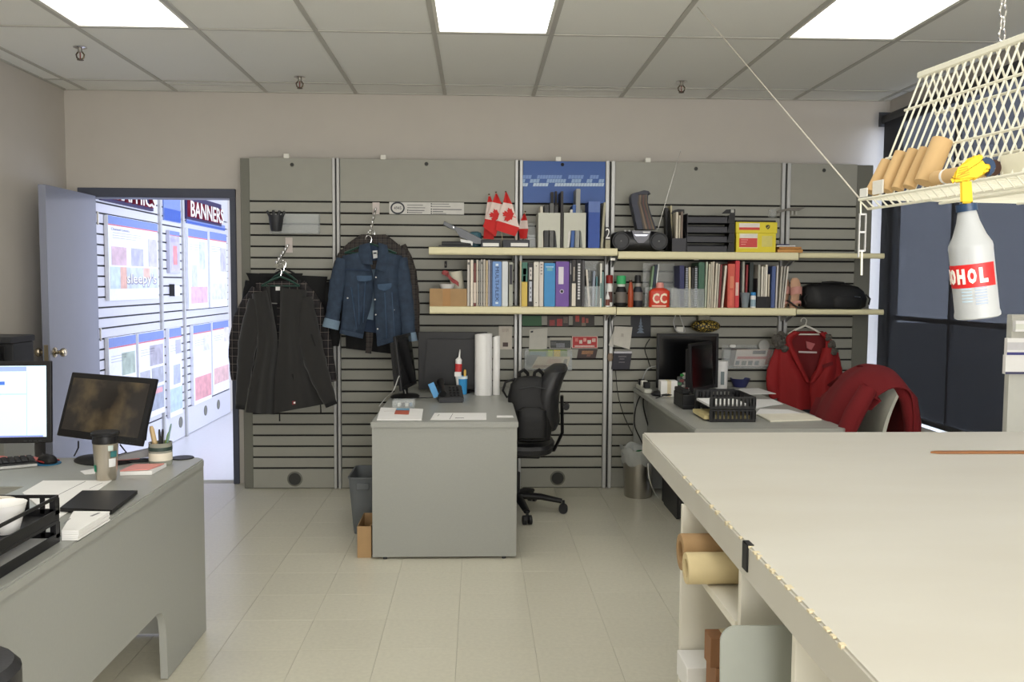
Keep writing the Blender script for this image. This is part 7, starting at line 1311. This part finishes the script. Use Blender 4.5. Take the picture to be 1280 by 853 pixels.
# ------------------------------------------------------------------ ceiling sprinklers
for px, py, l in ((374.5, 96, 'sprinkler head in the ceiling above the dark jackets'), (852, 101.5, 'sprinkler head in the ceiling above the yellow box'), (100, 58.5, 'sprinkler head in the ceiling near the left wall')):
    p = PZ(px, py, HC); t = thing('sprinkler', l, 'sprinkler', (p.x, p.y, HC-.001), group='ceiling sprinkler heads')
    m = MB(); m.lathe([(.036, 0), (.036, -.004), (.02, -.010)], n=24); m.obj('escutcheon', M_chrome, t); m = MB(); m.lathe([(.012, -.008), (.012, -.028), (.008, -.03)], n=14); m.obj('body', M_steel, t)
    m = MB(); m.tube([(-.01, 0, -.026), (-.022, 0, -.042), (-.018, 0, -.06), (0, 0, -.07)], .004, 7); m.obj('frame_arm', mat('dark_brass', (96, 84, 66), .35, .8), t); m = MB(); m.tube([(.01, 0, -.026), (.022, 0, -.042), (.018, 0, -.06), (0, 0, -.07)], .004, 7); m.obj('frame_arm', mat('dark_brass', (96, 84, 66), .35, .8), t)
    m = MB(); m.cyl((0, 0, -.03), (0, 0, -.066), .003, n=8); m.obj('bulb', bmat(120, 40, 36), t); m = MB(); m.lathe([(.018, -.070), (.018, -.072), (.004, -.075)], n=16); m.obj('deflector', mat('dark_brass', (96, 84, 66)), t)
# ------------------------------------------------------------------ hanging wire rack
M_wire = mat('cream_coated_wire', (232, 230, 212), .45, var=.01)
P0 = PY(1074, 250, 1.98); RZ = .133
t = thing('wire_rack', 'cream coated wire rack hung from the ceiling over the white table', 'rack', P0, RZ); RK = t
LN = 1.3; rw_ = .0022
def wire(name, pts, r=rw_): m = MB(); m.tube(pts, r, 6); return m.obj(name, M_wire, t)
for x, z_, r in ((0, 0, .0034), (.40, 0, .0034), (.20, -.004, .003), (.022, -.02, .003)): wire('rail', [(x, 0, z_), (x, -LN, z_)], r)
pitch_ = .0254; n = int(LN/pitch_)
dw = MB(); dw.tube([(.022, 0, -.02), (0, 0, 0), (.03, 0, .002), (.40, 0, .002)], rw_, 6, True); d0 = dw.obj('deck_wire', M_wire, t)
for k in range(1, n+1): inst(d0, (0, -k*pitch_, 0), t)
TA, TB, TT = (.022, .004), (.25, .004), (.142, .278)
pa = MB(); pa.tube([(TA[0]+.01, 0, TA[1]), (.07, 0, .095), (TT[0], 0, TT[1])], rw_, 6); a0 = pa.obj('near_panel_wire', M_wire, t)
pb_ = MB(); pb_.tube([(TT[0], 0, TT[1]), (TB[0], 0, TB[1])], rw_, 6); b0_ = pb_.obj('far_panel_wire', M_wire, t); b0_.location.y = -.012
for k in range(1, n): inst(a0, (0, -k*pitch_, 0), t); inst(b0_, (0, -.012-k*pitch_, 0), t)
def lerp2(a, b, f): return (a[0]*(1-f)+b[0]*f, a[1]*(1-f)+b[1]*f)
q = MB(); q.box((TT[0]-.006, -LN, TT[1]-.003), (TT[0]+.006, .008, TT[1]+.012), .003); q.obj('top_rail', M_wire, t)
for f, T0 in ((.40, (.07, .095)), (1.0, (.07, .095))): c_ = lerp2(TT, T0, f); wire('cross_rail', [(c_[0], .012, c_[1]), (c_[0], -LN, c_[1])], .0032)
for f in (.40, .94): c_ = lerp2(TT, TB, f*.75); wire('cross_rail', [(c_[0], -.01, c_[1]), (c_[0], -LN, c_[1])], .0032)
Rm = Matrix.Rotation(RZ, 4, 'Z')
def RW(x, y, z): return Vector(P0)+Rm @ Vector((x, y, z))
# chain to the ceiling
def chain(label, x, y, zt0):
    a = RW(x, y, zt0); t2 = thing('chain', label, 'chain', a, group='rack chains'); L_ = .030; nl = int((HC-a.z-.02)/.023)
    lk = MB(); P = [(.006*math.cos(q_), 0, .013*math.sin(q_)) for q_ in [2*PI*i/12 for i in range(13)]]; lk.tube(P, .0017, 6, False); l0 = lk.obj('link', M_chrome, t2); l0.location = (0, 0, .012)
    for k in range(1, nl): inst(l0, (0, 0, .012+.023*k), t2, (0, 0, PI/2 if k % 2 else 0))
    m = MB(); m.tube([(0, 0, .012+.023*(nl-.5)), (0, 0, HC-a.z)], .003, 6); m.obj('ceiling_hook', M_chrome, t2)
ty = 0.0
for k in range(200):
    a = RW(TT[0], -k*.005, TT[1]+.012); v = m3.to_3x3().transposed() @ (a-EYE); px = 640+F*v.x/-v.z
    if px > 1252: ty = -k*.005; break
chain('steel chain at the top of the frame holding the wire rack', TT[0], ty, TT[1]+.013); chain('steel chain holding the near end of the wire rack, outside the frame', TT[0], -1.2, TT[1]+.013)
pw = PZ(872, 9, HC); m = MB(pw); m.tube([RW(0, .0, .004), pw], .0018, 6); tag(m.obj('suspension_wire', mat('pale_wire', (206, 200, 184), .4)), 'thin taut wire running from the ceiling down to the far corner of the rack', 'wire')
# white strip hanging from the corner
A = RW(.004, .0, -.004); t2 = thing('hanging_strip', 'white slotted strip hanging from the far corner of the wire rack', 'bracket', A)
m = MB(t2); m.tube([A+Vector((0, 0, 0)), A+Vector((.001, 0, -.03))], .002, 6); m.obj('hook', M_wire, t2)
for dx, zl in ((-.003, -.125), (.011, -.112)): MB(t2).box((A.x+dx, A.y-.003, A.z+zl), (A.x+dx+.0028, A.y+.003, A.z-.026), .0008).obj('rail', M_alu, t2)
for zl in (-.03, -.07, -.112): MB(t2).box((A.x, A.y-.002, A.z+zl), (A.x+.011, A.y+.002, A.z+zl+.004)).obj('cross_bar', M_alu, t2)
m = MB(t2); m.tube([A+Vector((.006, 0, -.11)), A+Vector((.007, 0, -.165))], .0025, 6); m.obj('pin', M_wire, t2)
# tubes on the rack
for k, (y, x, r, h, l) in enumerate(((-.03, .008, .015, .075, 'first and furthest short kraft tube leaning on the rack'), (-.075, .012, .015, .088, 'second short kraft tube leaning on the rack'), (-.115, .014, .013, .088, 'third short kraft tube leaning on the rack'), (-.155, .014, .013, .085, 'fourth short kraft tube leaning on the rack'), (-.205, .016, .021, .095, 'widest kraft tube leaning on the rack, nearest of the five'))):
    a = RW(x+.004, y, .007+r*.4); b = RW(x+.04, y, .007+h); m = MB(a); d = (b-a)
    m.tube([a, b, b-d*.02, a+d*.1], [r, r, r*.86, r*.86], 20); o = tag(m.obj('kraft_tube', mat('pale_kraft_tube', (206, 172, 122), .75, var=.04, scale=20)), l, 'tube', 'short kraft tubes on the rack')
a = RW(.012, -.25, .02); b = RW(.012, -.40, .02); t2 = thing('capped_tube', 'kraft tube with two white bands and a dark open end lying on the rack', 'tube', a)
m = MB(t2); m.tube([a, b], .014, 20); m.obj('tube', mat('pale_kraft_tube', (206, 172, 122)), t2); m = MB(t2); m.tube([b, b+(b-a)*.1], .0142, 20); m.obj('dark_end', bmat(60, 34, 26), t2)
for f in (.2, .55): m = MB(t2); m.tube([a.lerp(b, f), a.lerp(b, f+.04)], .0146, 20); m.obj('band', M_paper, t2)
def rbox(label, x0, x1, y0, y1, z0, z1, c, name='box', cat='box'):
    m = MB(); m.box((x0, y0, z0), (x1, y1, z1), .001); o = m.obj(name, bmat(*c)); o.location = P0; o.rotation_euler.z = RZ; return tag(o, label, cat)
rbox('white folded card standing at the edge of the rack between the kraft tubes', -.0, .003, -.09, -.05, .006, .036, (226, 224, 216), 'folded_card', 'card'); rbox('small white card at the far corner of the rack', -.003, .0, -.035, -.005, .004, .024, (226, 226, 220), 'folded_card', 'card')
rbox('black flat case lying on the pale box on the rack', .06, .16, -1.0, -.42, .045, .062, (26, 27, 34), 'flat_case', 'case'); rbox('pale flat box on the rack behind the spray bottle', .035, .17, -1.0, -.40, .005, .044, (232, 228, 204), 'flat_box')
for k, (y, c, l) in enumerate(((-.13, (196, 160, 112), 'kraft tube lying across the rack deck, furthest'), (-.20, (70, 58, 90), 'dark purple roll lying across the rack deck'), (-.26, (202, 168, 118), 'kraft tube lying across the rack deck, middle'), (-.33, (206, 176, 128), 'kraft tube lying across the rack deck, nearest the bottle'))):
    a = RW(.19, y, .021); b = RW(.38, y, .021); m = MB(a); m.tube([a, b], .0155, 18); tag(m.obj('kraft_tube', bmat(*c)), l, 'tube')
# ------------------------------------------------------------------ spray bottle
Yb = 1.405; top = PY(1208, 258, Yb); bot = PY(1222, 397, Yb); ax = (top-bot); hb = ax.length
t = thing('spray_bottle', 'white alcohol spray bottle with yellow and blue trigger hooked on the wire rack', 'bottle', bot)
zq = Vector((0, 0, 1)).rotation_difference(ax.normalized()).to_matrix().to_4x4()
rb = 27*Yb/F
M_pe = mat('milky_plastic', (188, 191, 192), .4, var=.01, trans=.25)
def LB(prof, name, mm, cap0=True, cap1=True, n=36): m = MB(); m.X = zq; m.lathe(prof, n=n, cap0=cap0, cap1=cap1); return m.obj(name, mm, t)
LB([(rb*.9, 0), (rb*.99, .002), (rb*1.0, .006), (rb*.955, .012), (rb*.95, hb*.60), (rb*.96, hb*.635), (rb*.93, hb*.665), (rb*.72, hb*.74), (rb*.5, hb*.86), (rb*.40, hb*.95), (rb*.37, hb*.965)], 'body', M_pe)
rl = rb*.956; z0l, z1l = hb*.285, hb*.49
fr = math.atan2(-bot.y, -bot.x)     # direction facing the room's middle
M_lred = mat('label_red', (206, 34, 36), .45, var=.02)
m = MB(); m.X = zq; m.grid(lambda u, v: ((rl+.0004)*math.cos(fr-2.6+u*(2.6+1.15)), (rl+.0004)*math.sin(fr-2.6+u*(2.6+1.15)), z0l+(z1l-z0l)*v), 40, 2, .0004); m.obj('label', M_lred, t)
def wrap(word, zc, ht, a0, da, col, ext=.0006, bold=.06):
    for k, ch in enumerate(word):
        if ch == ' ': continue
        a = a0+da*k; R = Matrix(((-math.sin(a), 0, math.cos(a)), (math.cos(a), 0, math.sin(a)), (0, 1, 0)))
        n0 = Vector((math.cos(a)*(rl+.0012), math.sin(a)*(rl+.0012), zc)); tt = text(ch, n0, rl*da*.80, ht, bmat(*col), None, rot=R, ext=ext, name='letter', bold=bold)
        for v in tt.data.vertices:   # bend each letter round the bottle
            r_ = math.hypot(v.co.x, v.co.y); th_ = a+math.atan2(-(v.co.x*math.sin(a)-v.co.y*math.cos(a)), v.co.x*math.cos(a)+v.co.y*math.sin(a)); e_ = (v.co.x*math.cos(a)+v.co.y*math.sin(a))-rl-.0012
            p_ = zq.to_3x3() @ Vector(((rl+.0011+e_)*math.cos(th_), (rl+.0011+e_)*math.sin(th_), v.co.z)); v.co = p_
        tt.parent = t
wrap('ALCOHOL', (z0l+z1l)/2, (z1l-z0l)*.66, fr-1.05-3*.50, .50, (240, 236, 226))
for k, (a_, b_, z_, c) in enumerate([(-.62, -.12, .27-.028*i, (176, 196, 210)) for i in range(5)]+[(0.0, .55, .275-.024*i, (150, 162, 180)) for i in range(7)]):
    m = MB(); m.X = zq; m.grid(lambda u, v: ((rl+.0002)*math.cos(fr+a_+u*(b_-a_)), (rl+.0002)*math.sin(fr+a_+u*(b_-a_)), hb*(z_+.012*v)), 8, 1, .0003); m.obj('printed_line', bmat(*c), t)
# trigger head: prism in a plane facing across the view
LB([(rb*.46, hb*.955), (rb*.46, hb*1.02)], 'collar', mat('navy_plastic', (34, 58, 88), .4))
rgt = Vector((math.cos(fr+PI/2), math.sin(fr+PI/2), 0)); 
M_yk = mat('yellow_trigger', (236, 196, 40), .4, var=.02); cz3 = Crop(1160, 180, 10.667)
def head(name, mm, poly, th_, off=0, bev=.003):
    m = MB(t); vf, vb = [], []
    nrm = Vector((math.cos(fr), math.sin(fr), 0)); base = top
    for q_ in poly:
        px, py = cz3(q_); d = ray(px, py); s = (base-EYE).dot(nrm)/d.dot(nrm); p = EYE+d*s; vf.append(m.V(p+nrm*(th_/2+off))); vb.append(m.V(p-nrm*(th_/2-off)))
    m.skin([vb, vf]); m.bevel(bev, 2) if bev else None; return m.obj(name, mm, t)
head('neck', M_yk, [(432, 800), (425, 500), (580, 480), (600, 800)], .022, bev=.003)
head('shroud', M_yk, [(310, 490), (335, 420), (400, 330), (480, 240), (570, 175), (650, 150), (720, 148), (735, 190), (715, 235), (690, 262), (700, 275), (780, 262), (830, 270), (850, 310), (835, 350), (780, 390), (720, 420), (640, 460), (580, 500), (420, 518), (320, 512)], .026, bev=.005)
head('nozzle_block', mat('navy_plastic', (34, 58, 88)), [(745, 185), (800, 180), (870, 220), (905, 280), (900, 340), (860, 400), (800, 440), (770, 440), (800, 395), (850, 350), (855, 300), (830, 262), (780, 255), (700, 268), (722, 240)], .020, bev=.002)
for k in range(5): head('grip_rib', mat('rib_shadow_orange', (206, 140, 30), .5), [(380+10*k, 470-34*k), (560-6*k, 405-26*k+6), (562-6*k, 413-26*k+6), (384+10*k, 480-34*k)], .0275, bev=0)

# ------------------------------------------------------------------ sub-parts: hang small pieces on the part that carries them
RULES = {'caster': 'base_arm', 'page_block': 'screen', 'lit_buttons': 'housing', 'buttons': 'housing', 'letter_pixel': 'board', 'letter_faces': 'backing', 'letter_sides': 'backing', 'letter_shade': 'board', 'lettering': ('board', 'strip', 'oval_ring'),
         'printed_picture': 'board', 'printed_lines': 'board', 'header_band': 'board', 'red_line': 'board', 'colour_band': 'board', 'maple_leaf': 'white_band', 'button': 'front_panel', 'seam': 'front_panel', 'pocket_flap': 'front_panel', 'hem_band': 'front_panel',
         'size_label': ('collar_stand', 'hood_lining'), 'label_print': 'collar_stand', 'neck_loop': 'collar_stand', 'zip_pull': 'front_panel', 'pocket_zip': 'front_panel', 'brand_patch': 'front_panel', 'patch_dot': 'front_panel', 'chest_flap': 'front_panel', 'neck_label': 'hood_lining', 'size_print': 'hood_lining',
         'drive_bay': 'front_panel', 'key': ('case', 'body'), 'speaker_cone': 'speaker_ring', 'dust_cap': 'speaker_ring', 'display': 'control_panel', 'button_row': 'control_panel', 'aerial_tip': 'aerial', 'label_line': 'body', 'letter': ('label', 'body'), 'shield_emblem': 'lid', 'shield_bar': 'lid', 'faded_circle': 'body', 'sticker': 'body',
         'printed_line': ('strip', 'body'), 'bullet': 'strip', 'printed_band': 'sheets', 'title_line': 'booklet', 'page_edge': 'booklet', 'white_sticker': 'side_wall', 'digit': 'plate', 'rivet': 'lever', 'grip_rib': 'shroud', 'stud': 'arm', 'zip': 'main_pack', 'finial': 'stick', 'grommet_hole': ('grommet',), 'printed_panel': 'body', 'cap': 'body', 'neck_label': ('neck', 'hood_lining', 'body')}
for o in list(C.objects):
    p = o.parent
    if not p or p.parent: continue
    nm = o.name.split('.')[0]; r = RULES.get(nm)
    if not r: continue
    r = (r,) if isinstance(r, str) else r
    cand = [c for c in p.children if c.name.split('.')[0] in r and c is not o and c.location.length < 1e-6 and c.parent is p]
    if not cand or len(o.children): continue
    def mid(x): return sum((Vector(b) for b in x.bound_box), Vector())/8
    c = min(cand, key=lambda x: (mid(x)-mid(o)).length)
    o.parent = c
for o in C.objects:
    if '_x' in o: del o['_x']
